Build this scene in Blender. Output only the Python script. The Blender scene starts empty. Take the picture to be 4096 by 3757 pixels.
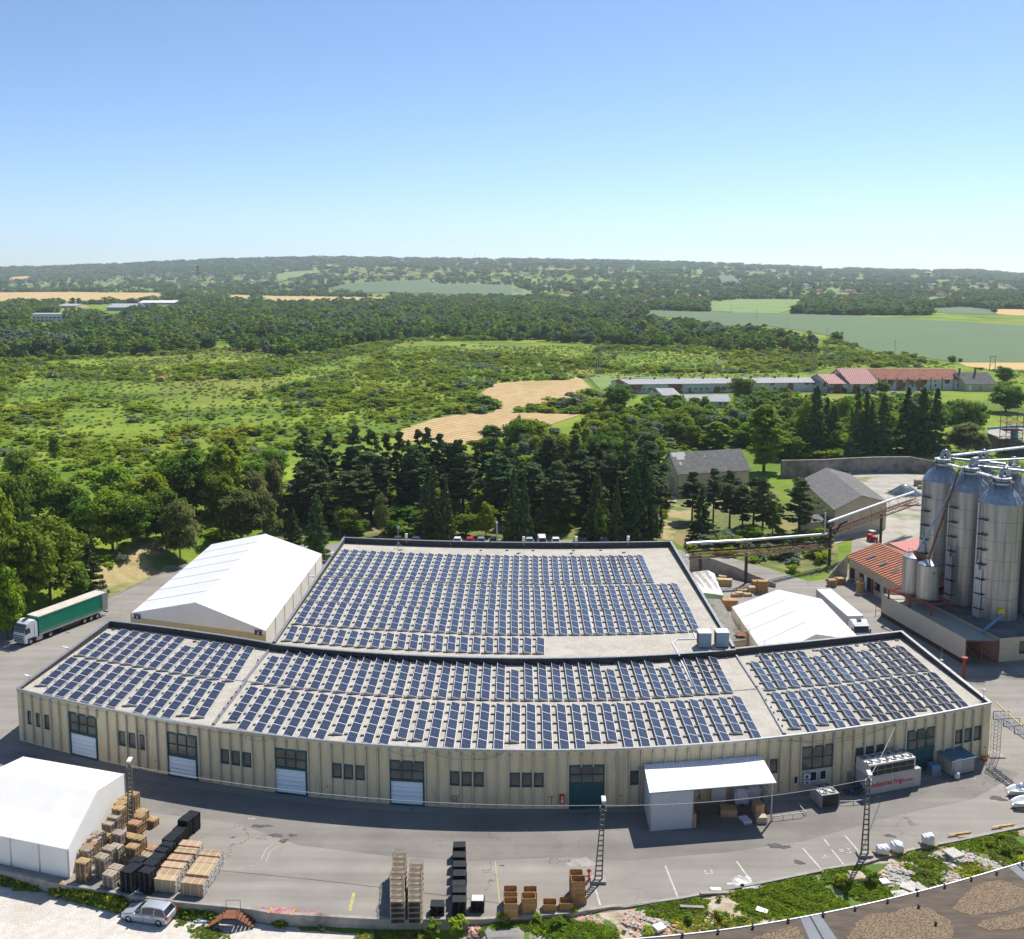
import bpy, bmesh, math, random
import numpy as np
from mathutils import Vector, Matrix
from mathutils.geometry import tessellate_polygon
random.seed(7); RNG=np.random.default_rng(11)
S=bpy.context.scene; COL=S.collection
# ---------------- camera ----------------
F=4065.0; TH=math.radians(7.0); H=56.0; CX=2048.0; YH=1098.0; YP=YH+F*math.tan(TH)
ct,st=math.cos(TH),math.sin(TH)
cam=bpy.data.cameras.new("camera"); co=bpy.data.objects.new("camera",cam); COL.objects.link(co)
co.location=(0,0,H); co.rotation_euler=(math.radians(90)-TH,0,0)
cam.sensor_width=36; cam.lens=36*F/4096; cam.shift_x=0; cam.shift_y=-(1878.5-YP)/4096
cam.clip_start=1; cam.clip_end=40000; S.camera=co
# ---------------- world / sun ----------------
SUN_EL=math.radians(52); SUN_AZ=math.radians(33)   # azimuth from +Y towards +X
w=bpy.data.worlds.new("World"); S.world=w; w.use_nodes=True
nt=w.node_tree; bg=nt.nodes['Background']; sky=nt.nodes.new('ShaderNodeTexSky'); sky.sky_type='NISHITA'
sky.sun_disc=False; sky.sun_elevation=SUN_EL; sky.sun_rotation=SUN_AZ; sky.altitude=150; sky.air_density=0.7; sky.dust_density=0.3; sky.ozone_density=4.0
tint=nt.nodes.new('ShaderNodeMix'); tint.data_type='RGBA'; tint.blend_type='MULTIPLY'; tint.inputs['Factor'].default_value=1; tint.inputs['B'].default_value=(0.98,1.02,1.05,1); nt.links.new(sky.outputs[0],tint.inputs['A']); nt.links.new(tint.outputs['Result'],bg.inputs[0]); bg.inputs[1].default_value=0.104
sl=bpy.data.lights.new("sun",'SUN'); sl.energy=4.7; sl.angle=math.radians(0.53); sl.color=(1,0.95,0.88)
so=bpy.data.objects.new("sun",sl); COL.objects.link(so)
sd=Vector((math.sin(SUN_AZ)*math.cos(SUN_EL),math.cos(SUN_AZ)*math.cos(SUN_EL),math.sin(SUN_EL)))
so.rotation_euler=sd.to_track_quat('Z','Y').to_euler(); so.location=(60,200,300)
S.view_settings.view_transform='Standard'; S.view_settings.look='None'; S.view_settings.exposure=0.5; S.view_settings.gamma=1
S.cycles.max_bounces=6; S.cycles.diffuse_bounces=3; S.cycles.glossy_bounces=3; S.cycles.transmission_bounces=3; S.cycles.volume_bounces=0
S.cycles.transparent_max_bounces=4; S.cycles.use_denoising=True; S.cycles.use_adaptive_sampling=True; S.cycles.adaptive_threshold=0.02
# ---------------- picking helpers: a pixel of the photograph -> a point at a known height ----------------
def ray(x,y):
    a=(x-CX)/F; b=-(y-YP)/F
    return (a, ct+b*st, -st+b*ct)
def P(x,y,z=0.0):
    d=ray(x,y); t=(z-H)/d[2]
    return Vector((d[0]*t,d[1]*t,z))
def px(X,Y,Z):
    Zr=Z-H; dep=Y*ct-Zr*st; up=Y*st+Zr*ct
    return CX+F*X/dep, YP-F*up/dep
def zat(p,y):
    b=-(y-YP)/F
    return p[1]*(b*ct-st)/(ct+b*st)+H
CR={'A1':(0,2300,1000/2015),'A2':(900,2300,1000/2015),'A3':(1800,2300,1000/2015),'A4':(2700,2300,900/2015),'A5':(3296,2300,800/2015),
'B1':(0,2950,1000/2015),'B2':(900,2950,1000/2015),'B3':(1800,2950,1000/2015),'B4':(2500,2950,900/2015),'B5':(3196,2900,900/1941),
'C1':(0,1900,1000/2015),'C2':(900,1700,1000/2015),'C3':(1800,1700,1000/2015),'C4':(2500,1700,900/2015),'C5':(3296,1700,800/1848),
'D1':(0,980,1024/2015),'D2':(1024,980,1024/2015),'D3':(2048,980,1024/2015),'D4':(3072,980,1024/2015),
'E1':(0,1400,1200/2015),'E2':(1200,1400,1200/2015),'E3':(2300,1400,900/2015),'E4':(3196,1400,900/2015),'W':(0,0,4096/2015)}
def c(k,x,y):
    a=CR[k]; return (a[0]+x*a[2],a[1]+y*a[2])
def G(k,x,y,z=0.0): return P(*c(k,x,y),z)
def ZA(p,k,x,y): return zat(p,c(k,x,y)[1])
# ---------------- materials ----------------
MATS={}
def mat(name,col,rough=0.7,metal=0.0,col2=None,scale=1.0,detail=4,bump=0.0,bscale=None,ramp=(0.35,0.65),spec=0.3,stretch=(1,1,1),coord='Object',trans=0.0,rnd=0.0,col3=None,scale3=0.2,ramp3=(0.5,0.6),emit=None,estr=0):
    if name in MATS: return MATS[name]
    m=bpy.data.materials.new(name); m.use_nodes=True; t=m.node_tree; b=t.nodes['Principled BSDF']; L=t.links.new
    b.inputs['Base Color'].default_value=(*col,1); b.inputs['Roughness'].default_value=rough; b.inputs['Metallic'].default_value=metal
    b.inputs['Specular IOR Level'].default_value=spec
    tc=t.nodes.new('ShaderNodeTexCoord'); mp=t.nodes.new('ShaderNodeMapping'); mp.inputs['Scale'].default_value=stretch
    L(tc.outputs[coord],mp.inputs[0]); out=None
    if col2 is not None:
        n=t.nodes.new('ShaderNodeTexNoise'); n.inputs['Scale'].default_value=scale; n.inputs['Detail'].default_value=detail; n.inputs['Roughness'].default_value=0.6
        L(mp.outputs[0],n.inputs['Vector']); r=t.nodes.new('ShaderNodeValToRGB')
        r.color_ramp.elements[0].position=ramp[0]; r.color_ramp.elements[1].position=ramp[1]
        r.color_ramp.elements[0].color=(*col,1); r.color_ramp.elements[1].color=(*col2,1)
        L(n.outputs['Fac'],r.inputs[0]); out=r.outputs[0]
        if col3 is not None:
            n3=t.nodes.new('ShaderNodeTexNoise'); n3.inputs['Scale'].default_value=scale3; n3.inputs['Detail'].default_value=5
            L(mp.outputs[0],n3.inputs['Vector']); r3=t.nodes.new('ShaderNodeMapRange'); r3.inputs['From Min'].default_value=ramp3[0]; r3.inputs['From Max'].default_value=ramp3[1]
            L(n3.outputs['Fac'],r3.inputs['Value']); mx=t.nodes.new('ShaderNodeMix'); mx.data_type='RGBA'
            L(r3.outputs[0],mx.inputs['Factor']); L(out,mx.inputs['A']); mx.inputs['B'].default_value=(*col3,1); out=mx.outputs['Result']
    if rnd>0:
        oi=t.nodes.new('ShaderNodeObjectInfo'); hs=t.nodes.new('ShaderNodeHueSaturation')
        a=t.nodes.new('ShaderNodeMapRange'); a.inputs['To Min'].default_value=1-rnd; a.inputs['To Max'].default_value=1+rnd
        L(oi.outputs['Random'],a.inputs['Value']); L(a.outputs[0],hs.inputs['Value'])
        a2=t.nodes.new('ShaderNodeMath'); a2.operation='MULTIPLY_ADD'; a2.inputs[1].default_value=-0.07*rnd/0.3; a2.inputs[2].default_value=0.5+0.035*rnd/0.3
        fr=t.nodes.new('ShaderNodeMath'); fr.operation='FRACT'; m7=t.nodes.new('ShaderNodeMath'); m7.operation='MULTIPLY'; m7.inputs[1].default_value=7.31
        L(oi.outputs['Random'],m7.inputs[0]); L(m7.outputs[0],fr.inputs[0]); L(fr.outputs[0],a2.inputs[0]); L(a2.outputs[0],hs.inputs['Hue'])
        if out is None: hs.inputs['Color'].default_value=(*col,1)
        else: L(out,hs.inputs['Color'])
        out=hs.outputs[0]
    if out is not None: L(out,b.inputs['Base Color'])
    if bump>0:
        nb=t.nodes.new('ShaderNodeTexNoise'); nb.inputs['Scale'].default_value=bscale or scale*3; nb.inputs['Detail'].default_value=5
        L(mp.outputs[0],nb.inputs['Vector']); bp=t.nodes.new('ShaderNodeBump'); bp.inputs['Strength'].default_value=bump; bp.inputs['Distance'].default_value=0.1
        L(nb.outputs['Fac'],bp.inputs['Height']); L(bp.outputs[0],b.inputs['Normal'])
    if trans>0:
        tr=t.nodes.new('ShaderNodeBsdfTranslucent'); ms=t.nodes.new('ShaderNodeMixShader'); ms.inputs[0].default_value=trans
        if out is not None: L(out,tr.inputs[0])
        else: tr.inputs[0].default_value=(*col,1)
        o=t.nodes['Material Output']; L(b.outputs[0],ms.inputs[1]); L(tr.outputs[0],ms.inputs[2]); L(ms.outputs[0],o.inputs['Surface'])
    if emit: b.inputs['Emission Color'].default_value=(*emit,1); b.inputs['Emission Strength'].default_value=estr
    MATS[name]=m; return m
def stripes(m,axis=0,period=0.2,amt=0.35,bump=0.6,coord='Object',col=None):
    """corrugation / ribs / boards: a wave along one axis, as bump and optional colour"""
    t=m.node_tree; L=t.links.new; b=t.nodes['Principled BSDF']
    tc=t.nodes.new('ShaderNodeTexCoord'); sp=t.nodes.new('ShaderNodeSeparateXYZ'); L(tc.outputs[coord],sp.inputs[0])
    mu=t.nodes.new('ShaderNodeMath'); mu.operation='MULTIPLY'; mu.inputs[1].default_value=2*math.pi/period
    if axis<3: L(sp.outputs[axis],mu.inputs[0])
    else:
        ad=t.nodes.new('ShaderNodeMath'); L(sp.outputs[0],ad.inputs[0]); L(sp.outputs[1],ad.inputs[1]); L(ad.outputs[0],mu.inputs[0])
    si=t.nodes.new('ShaderNodeMath'); si.operation='SINE'; L(mu.outputs[0],si.inputs[0])
    bp=t.nodes.new('ShaderNodeBump'); bp.inputs['Strength'].default_value=bump; bp.inputs['Distance'].default_value=period*0.25
    L(si.outputs[0],bp.inputs['Height'])
    if b.inputs['Normal'].is_linked: L(b.inputs['Normal'].links[0].from_socket,bp.inputs['Normal'])
    L(bp.outputs[0],b.inputs['Normal'])
    if col is not None:
        mr=t.nodes.new('ShaderNodeMapRange'); mr.inputs['From Min'].default_value=1-2*amt; mr.inputs['From Max'].default_value=1.0
        L(si.outputs[0],mr.inputs['Value']); mx=t.nodes.new('ShaderNodeMix'); mx.data_type='RGBA'; L(mr.outputs[0],mx.inputs['Factor'])
        if b.inputs['Base Color'].is_linked: L(b.inputs['Base Color'].links[0].from_socket,mx.inputs['A'])
        else: mx.inputs['A'].default_value=b.inputs['Base Color'].default_value
        mx.inputs['B'].default_value=(*col,1); L(mx.outputs['Result'],b.inputs['Base Color'])
    return m
M={}
M['asphalt']=mat('asphalt',(0.225,0.206,0.180),0.9,col2=(0.285,0.262,0.228),scale=0.12,detail=8,bump=0.3,bscale=8,col3=(0.315,0.295,0.262),scale3=0.05,ramp3=(0.5,0.75))
M['asphalt_new']=mat('asphalt_dark',(0.172,0.160,0.143),0.9,col2=(0.222,0.206,0.183),scale=0.2,detail=8,bump=0.3,bscale=8)
def cracks(m,scale=0.11,w=0.006,col=(0.10,0.096,0.09)):
    t=m.node_tree; L=t.links.new; b=t.nodes['Principled BSDF']; tc=t.nodes.new('ShaderNodeTexCoord'); n=t.nodes.new('ShaderNodeTexNoise'); n.inputs['Scale'].default_value=0.5; n.inputs['Detail'].default_value=6; L(tc.outputs['Object'],n.inputs['Vector'])
    vm=t.nodes.new('ShaderNodeVectorMath'); vm.operation='MULTIPLY_ADD'; vm.inputs[1].default_value=(5,5,5); L(n.outputs['Color'],vm.inputs[0]); L(tc.outputs['Object'],vm.inputs[2])
    v=t.nodes.new('ShaderNodeTexVoronoi'); v.feature='DISTANCE_TO_EDGE'; v.inputs['Scale'].default_value=scale; L(vm.outputs[0],v.inputs['Vector'])
    lt=t.nodes.new('ShaderNodeMath'); lt.operation='LESS_THAN'; lt.inputs[1].default_value=w; L(v.outputs['Distance'],lt.inputs[0])
    n2=t.nodes.new('ShaderNodeTexNoise'); n2.inputs['Scale'].default_value=0.07; L(tc.outputs['Object'],n2.inputs['Vector']); mr=t.nodes.new('ShaderNodeMapRange'); mr.inputs['From Min'].default_value=0.45; mr.inputs['From Max'].default_value=0.62; mr.inputs['To Max'].default_value=0.75; L(n2.outputs['Fac'],mr.inputs['Value'])
    mu=t.nodes.new('ShaderNodeMath'); mu.operation='MULTIPLY'; L(lt.outputs[0],mu.inputs[0]); L(mr.outputs[0],mu.inputs[1]); mx=t.nodes.new('ShaderNodeMix'); mx.data_type='RGBA'; L(mu.outputs[0],mx.inputs['Factor']); L(b.inputs['Base Color'].links[0].from_socket,mx.inputs['A']); mx.inputs['B'].default_value=(*col,1); L(mx.outputs['Result'],b.inputs['Base Color'])
    # faint long wheel-track bands along the yard
    mp=t.nodes.new('ShaderNodeMapping'); mp.inputs['Scale'].default_value=(0.02,0.55,1); L(tc.outputs['Object'],mp.inputs[0]); n3=t.nodes.new('ShaderNodeTexNoise'); n3.inputs['Scale'].default_value=1.0; n3.inputs['Detail'].default_value=7; L(mp.outputs[0],n3.inputs['Vector']); m3=t.nodes.new('ShaderNodeMapRange'); m3.inputs['From Min'].default_value=0.3; m3.inputs['From Max'].default_value=0.7; m3.inputs['To Min'].default_value=0.84; m3.inputs['To Max'].default_value=1.14; L(n3.outputs['Fac'],m3.inputs['Value'])
    m4=t.nodes.new('ShaderNodeMix'); m4.data_type='RGBA'; m4.blend_type='MULTIPLY'; m4.inputs['Factor'].default_value=1; L(b.inputs['Base Color'].links[0].from_socket,m4.inputs['A']); L(m3.outputs[0],m4.inputs['B']); L(m4.outputs['Result'],b.inputs['Base Color'])
cracks(M['asphalt']); cracks(M['asphalt_new'],0.16,0.005)
M['gravel_white']=mat('pale_gravel',(0.50,0.46,0.40),0.95,col2=(0.62,0.58,0.51),scale=1.6,detail=9,bump=0.9,bscale=6,col3=(0.42,0.37,0.30),scale3=0.12,ramp3=(0.55,0.8))
M['roof_gravel']=mat('roof_gravel',(0.395,0.365,0.305),0.95,col2=(0.50,0.465,0.395),scale=0.5,detail=10,bump=1.0,bscale=5,col3=(0.34,0.295,0.235),scale3=3.5,ramp3=(0.52,0.75))
M['dirt']=mat('rubble_dirt',(0.36,0.29,0.20),0.95,col2=(0.50,0.43,0.33),scale=0.8,detail=10,bump=1.0,bscale=4,col3=(0.10,0.16,0.035),scale3=0.35,ramp3=(0.50,0.56))
M['concrete']=mat('concrete',(0.27,0.255,0.22),0.9,col2=(0.36,0.34,0.30),scale=1.2,detail=8,bump=0.3,col3=(0.15,0.14,0.12),scale3=0.5,ramp3=(0.55,0.75))
M['concrete_yard']=mat('concrete_yard',(0.30,0.28,0.235),0.9,col2=(0.42,0.39,0.33),scale=0.25,detail=8,bump=0.3,col3=(0.17,0.20,0.07),scale3=0.11,ramp3=(0.56,0.66))
M['parapet']=mat('parapet_bitumen',(0.040,0.040,0.042),0.85,col2=(0.062,0.060,0.058),scale=2,detail=6)
M['capping']=mat('metal_capping',(0.22,0.22,0.225),0.45,0.4,col2=(0.32,0.32,0.33),scale=2)
M['facade']=mat('facade_cream',(0.76,0.62,0.38),0.75,col2=(0.82,0.69,0.45),scale=0.6,detail=7,stretch=(1,1,0.35),col3=(0.45,0.36,0.22),scale3=0.8,ramp3=(0.55,0.95))
stripes(M['facade'],0,0.22,0.3,0.5)
M['pilaster']=mat('pilaster_grey',(0.46,0.41,0.31),0.6,0.0,col2=(0.56,0.51,0.40),scale=1.5)
M['teal']=mat('teal_frame',(0.012,0.085,0.085),0.5,col2=(0.02,0.11,0.105),scale=2)
M['teal_door']=mat('teal_door',(0.012,0.075,0.085),0.55,col2=(0.02,0.10,0.105),scale=0.7)
M['glass']=mat('window_glass',(0.075,0.070,0.062),0.08,col2=(0.17,0.15,0.125),scale=0.35,detail=1,spec=0.7)
M['dark_glass']=mat('dark_glass',(0.012,0.016,0.020),0.06,spec=0.8)
M['white']=mat('white_paint',(0.72,0.73,0.73),0.4,col2=(0.64,0.65,0.65),scale=1)
M['white_door']=mat('white_sectional_door',(0.80,0.86,0.90),0.5)
stripes(M['white_door'],2,0.5,0.03,0.3,col=(0.68,0.74,0.80))
M['tent']=mat('tent_pvc_white',(0.88,0.88,0.88),0.55,col2=(0.84,0.84,0.845),scale=0.25,detail=5,trans=0.22,bump=0.15,bscale=0.5)
M['tent_cream']=mat('tent_pvc_cream',(0.90,0.89,0.86),0.55,col2=(0.86,0.84,0.79),scale=0.4,trans=0.2,bump=0.15,bscale=0.6)
M['tent_seam']=mat('tent_seam',(0.58,0.59,0.60),0.6)
M['cream_board']=mat('cream_board',(0.55,0.45,0.25),0.6,col2=(0.60,0.50,0.29),scale=1)
M['metal']=mat('galvanised_metal',(0.45,0.46,0.47),0.4,0.6,col2=(0.36,0.37,0.38),scale=2)
M['silo']=mat('silo_metal',(0.34,0.325,0.305),0.40,0.6,col2=(0.47,0.45,0.415),scale=1.6,detail=8,stretch=(1,1,0.05),col3=(0.17,0.155,0.145),scale3=1.3,ramp3=(0.50,0.78))
M['silo_cap']=mat('silo_cap_metal',(0.30,0.34,0.37),0.38,0.6,col2=(0.44,0.47,0.49),scale=1.5)
M['dark_metal']=mat('dark_steel',(0.035,0.033,0.032),0.6,0.3,col2=(0.09,0.06,0.045),scale=3)
M['rust']=mat('rusty_steel',(0.16,0.06,0.03),0.8,0.1,col2=(0.26,0.11,0.05),scale=3)
M['red_iron']=mat('red_primer',(0.33,0.055,0.03),0.6,col2=(0.24,0.05,0.03),scale=2)
M['red']=mat('red_paint',(0.62,0.02,0.02),0.4)
M['yellow']=mat('yellow_paint',(0.75,0.50,0.04),0.5)
M['orange']=mat('orange_paint',(0.75,0.20,0.02),0.5)
M['black']=mat('black_plastic',(0.012,0.013,0.015),0.45,col2=(0.022,0.024,0.027),scale=6)
M['tyre']=mat('tyre_rubber',(0.015,0.015,0.015),0.85)
M['rim']=mat('wheel_rim',(0.5,0.5,0.52),0.3,0.8)
M['wood']=mat('pallet_wood',(0.42,0.26,0.115),0.85,col2=(0.54,0.37,0.19),scale=3,detail=6,rnd=0.18,col3=(0.30,0.22,0.15),scale3=1.5,ramp3=(0.5,0.7))
M['wood_old']=mat('weathered_wood',(0.34,0.28,0.20),0.9,col2=(0.47,0.40,0.31),scale=3,detail=6,rnd=0.18)
M['wood_orange']=mat('crate_wood',(0.36,0.20,0.08),0.85,col2=(0.48,0.29,0.12),scale=2,stretch=(1,1,4),detail=6)
M['timber']=mat('timber_boards',(0.40,0.25,0.13),0.85,col2=(0.50,0.35,0.21),scale=2,stretch=(6,6,6),rnd=0.15,col3=(0.36,0.28,0.2),scale3=1.0,ramp3=(0.5,0.6))
M['strap']=mat('pale_strap',(0.65,0.65,0.62),0.6)
M['fibre']=mat('fibre_cement',(0.19,0.185,0.175),0.9,col2=(0.27,0.26,0.245),scale=0.7,detail=8,col3=(0.12,0.12,0.115),scale3=1.8,ramp3=(0.5,0.75))
stripes(M['fibre'],3,0.33,0.3,0.7,col=(0.11,0.108,0.10))
M['plaster']=mat('plaster_wall',(0.50,0.41,0.27),0.9,col2=(0.58,0.49,0.34),scale=0.8,detail=7)
M['old_plaster']=mat('peeling_plaster',(0.46,0.48,0.47),0.9,col2=(0.58,0.59,0.57),scale=0.5,detail=8,col3=(0.27,0.12,0.075),scale3=0.18,ramp3=(0.52,0.56))
M['brick_wall']=mat('brick_red',(0.27,0.11,0.07),0.9,col2=(0.36,0.17,0.11),scale=2)
M['tile']=mat('clay_tiles',(0.33,0.12,0.07),0.85,col2=(0.42,0.19,0.12),scale=1.2,detail=8,col3=(0.22,0.09,0.06),scale3=0.6,ramp3=(0.5,0.7))
stripes(M['tile'],1,0.8,0.16,0.6,col=(0.17,0.055,0.035))
M['red_sheet']=mat('red_sheet_roof',(0.40,0.10,0.085),0.6,col2=(0.47,0.15,0.12),scale=1)
M['red_sheet_pale']=mat('faded_red_sheet',(0.50,0.24,0.21),0.7,col2=(0.56,0.30,0.26),scale=1)
stripes(M['red_sheet_pale'],0,1.0,0.2,0.4,col=(0.42,0.18,0.16))
M['felt']=mat('grey_roof_felt',(0.32,0.325,0.33),0.9,col2=(0.40,0.405,0.41),scale=0.6)
M['brown_roof']=mat('mossy_brown_roof',(0.085,0.066,0.050),0.95,col2=(0.135,0.105,0.08),scale=1.2,detail=9,stretch=(0.4,1.4,1),bump=0.5,bscale=3)
M['corr_white']=mat('corrugated_white',(0.90,0.90,0.90),0.4,0.1,col2=(0.86,0.865,0.87),scale=1.5)
stripes(M['corr_white'],0,0.30,0.2,0.5,col=(0.78,0.79,0.80))
M['clad_white']=mat('cladding_pale',(0.62,0.66,0.68),0.5)
stripes(M['clad_white'],3,0.18,0.2,0.6,col=(0.48,0.52,0.56))
M['clad_cream']=mat('cladding_cream',(0.50,0.45,0.36),0.6,col2=(0.54,0.49,0.40),scale=0.5)
stripes(M['clad_cream'],3,0.35,0.1,0.3,col=(0.42,0.37,0.29))
M['corr_cream']=mat('corrugated_cream',(0.52,0.48,0.36),0.6,col2=(0.44,0.41,0.32),scale=0.8)
stripes(M['corr_cream'],1,0.4,0.3,0.8,col=(0.32,0.30,0.24))
M['cardboard']=mat('cardboard',(0.42,0.26,0.13),0.85,col2=(0.50,0.33,0.18),scale=2)
M['bag']=mat('white_sacking',(0.72,0.75,0.78),0.7,col2=(0.55,0.60,0.66),scale=5,bump=0.9,bscale=5)
M['tarp_blue']=mat('blue_black_tarp',(0.05,0.075,0.11),0.35,col2=(0.12,0.15,0.19),scale=1.0,stretch=(1,1,0.2),bump=0.6,bscale=1.5)
M['blue']=mat('blue_paint',(0.03,0.14,0.36),0.35)
M['blue_grey']=mat('blue_grey_plastic',(0.16,0.28,0.38),0.5)
M['pv_frame']=mat('aluminium_frame',(0.66,0.67,0.68),0.4,0.3)
M['ballast']=mat('concrete_ballast',(0.20,0.195,0.18),0.9)
M['navy']=mat('navy_sign',(0.012,0.025,0.11),0.5)
M['signred']=mat('sign_red',(0.60,0.05,0.04),0.5)
M['paintline']=mat('worn_white_line',(0.60,0.58,0.53),0.8,col2=(0.34,0.33,0.30),scale=3,detail=8)
M['paintyellow']=mat('worn_yellow_line',(0.52,0.43,0.12),0.8,col2=(0.30,0.28,0.20),scale=3,detail=8)
M['stubble']=mat('mown_hay',(0.40,0.27,0.12),0.95,col2=(0.51,0.37,0.185),scale=0.18,detail=9,stretch=(1,0.5,1),col3=(0.30,0.27,0.085),scale3=0.03,ramp3=(0.56,0.72))
M['wheat']=mat('ripe_wheat',(0.46,0.32,0.12),0.95,col2=(0.52,0.37,0.15),scale=0.01)
M['crop']=mat('green_crop',(0.082,0.130,0.055),0.95,col2=(0.118,0.168,0.075),scale=0.35,detail=9,col3=(0.10,0.165,0.062),scale3=0.006,ramp3=(0.4,0.7))
M['pasture']=mat('pasture',(0.14,0.21,0.05),0.95,col2=(0.19,0.27,0.07),scale=0.02,detail=6)
M['dry_grass']=mat('dry_grass_bank',(0.30,0.24,0.10),0.95,col2=(0.43,0.34,0.17),scale=0.6,detail=9,bump=0.9,bscale=2,col3=(0.12,0.17,0.04),scale3=0.16,ramp3=(0.48,0.6))
stripes(M['crop'],3,26,0.015,0.0,col=(0.06,0.11,0.045)); stripes(M['stubble'],3,4.2,0.25,0.3,col=(0.40,0.28,0.13))
def panel_material():
    m=bpy.data.materials.new('photovoltaic_cells'); m.use_nodes=True; t=m.node_tree; L=t.links.new; b=t.nodes['Principled BSDF']
    tc=t.nodes.new('ShaderNodeTexCoord'); sp=t.nodes.new('ShaderNodeSeparateXYZ'); L(tc.outputs['UV'],sp.inputs[0])
    def lines(sock,n,wd):
        a=t.nodes.new('ShaderNodeMath'); a.operation='MULTIPLY'; a.inputs[1].default_value=n; L(sock,a.inputs[0])
        f=t.nodes.new('ShaderNodeMath'); f.operation='FRACT'; L(a.outputs[0],f.inputs[0])
        s=t.nodes.new('ShaderNodeMath'); s.operation='SUBTRACT'; s.inputs[1].default_value=0.5; L(f.outputs[0],s.inputs[0])
        ab=t.nodes.new('ShaderNodeMath'); ab.operation='ABSOLUTE'; L(s.outputs[0],ab.inputs[0])
        g=t.nodes.new('ShaderNodeMath'); g.operation='GREATER_THAN'; g.inputs[1].default_value=0.5-wd/2; L(ab.outputs[0],g.inputs[0]); return g.outputs[0]
    a=lines(sp.outputs[0],6,0.14); b2=lines(sp.outputs[1],2,0.035)
    mx=t.nodes.new('ShaderNodeMath'); mx.operation='MAXIMUM'; L(a,mx.inputs[0]); L(b2,mx.inputs[1])
    oi=t.nodes.new('ShaderNodeObjectInfo'); r=t.nodes.new('ShaderNodeValToRGB'); r.color_ramp.elements[0].color=(0.008,0.012,0.032,1); r.color_ramp.elements[1].color=(0.016,0.021,0.040,1)
    L(oi.outputs['Random'],r.inputs[0])
    mc=t.nodes.new('ShaderNodeMix'); mc.data_type='RGBA'; L(mx.outputs[0],mc.inputs['Factor']); L(r.outputs[0],mc.inputs['A']); mc.inputs['B'].default_value=(0.10,0.115,0.155,1)
    L(mc.outputs['Result'],b.inputs['Base Color']); b.inputs['Roughness'].default_value=0.2; b.inputs['Specular IOR Level'].default_value=0.38
    return m
M['pv']=panel_material()
def ground_material():
    m=bpy.data.materials.new('grassland'); m.use_nodes=True; t=m.node_tree; L=t.links.new; b=t.nodes['Principled BSDF']; b.inputs['Roughness'].default_value=0.95; b.inputs['Specular IOR Level'].default_value=0.1
    tc=t.nodes.new('ShaderNodeTexCoord')
    def nz(s,d=6,sc=(1,1,1)):
        mp=t.nodes.new('ShaderNodeMapping'); mp.inputs['Scale'].default_value=sc; L(tc.outputs['Object'],mp.inputs[0])
        n=t.nodes.new('ShaderNodeTexNoise'); n.inputs['Scale'].default_value=s; n.inputs['Detail'].default_value=d; n.inputs['Roughness'].default_value=0.62; L(mp.outputs[0],n.inputs['Vector']); return n.outputs['Fac']
    r=t.nodes.new('ShaderNodeValToRGB'); e=r.color_ramp.elements; e[0].position=0.30; e[0].color=(0.070,0.120,0.018,1); e[1].position=0.72; e[1].color=(0.27,0.31,0.045,1)
    k=e.new(0.47); k.color=(0.135,0.215,0.024,1); k=e.new(0.58); k.color=(0.215,0.285,0.032,1)
    L(nz(0.02,10),r.inputs[0])
    r2=t.nodes.new('ShaderNodeMapRange'); r2.inputs['From Min'].default_value=0.52; r2.inputs['From Max'].default_value=0.70; L(nz(0.008,6,(1,0.6,1)),r2.inputs['Value'])
    mx=t.nodes.new('ShaderNodeMix'); mx.data_type='RGBA'; L(r2.outputs[0],mx.inputs['Factor']); L(r.outputs[0],mx.inputs['A']); mx.inputs['B'].default_value=(0.25,0.215,0.065,1)
    r3=t.nodes.new('ShaderNodeMapRange'); r3.inputs['To Min'].default_value=0.72; r3.inputs['To Max'].default_value=1.25; L(nz(0.6,8),r3.inputs['Value'])
    mu=t.nodes.new('ShaderNodeMix'); mu.data_type='RGBA'; mu.blend_type='MULTIPLY'; mu.inputs['Factor'].default_value=1; L(mx.outputs['Result'],mu.inputs['A']); L(r3.outputs[0],mu.inputs['B'])
    L(mu.outputs['Result'],b.inputs['Base Color'])
    bp=t.nodes.new('ShaderNodeBump'); bp.inputs['Strength'].default_value=1.0; bp.inputs['Distance'].default_value=0.5; L(nz(0.7,8),bp.inputs['Height']); L(bp.outputs[0],b.inputs['Normal'])
    return m
M['ground']=ground_material()
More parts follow.
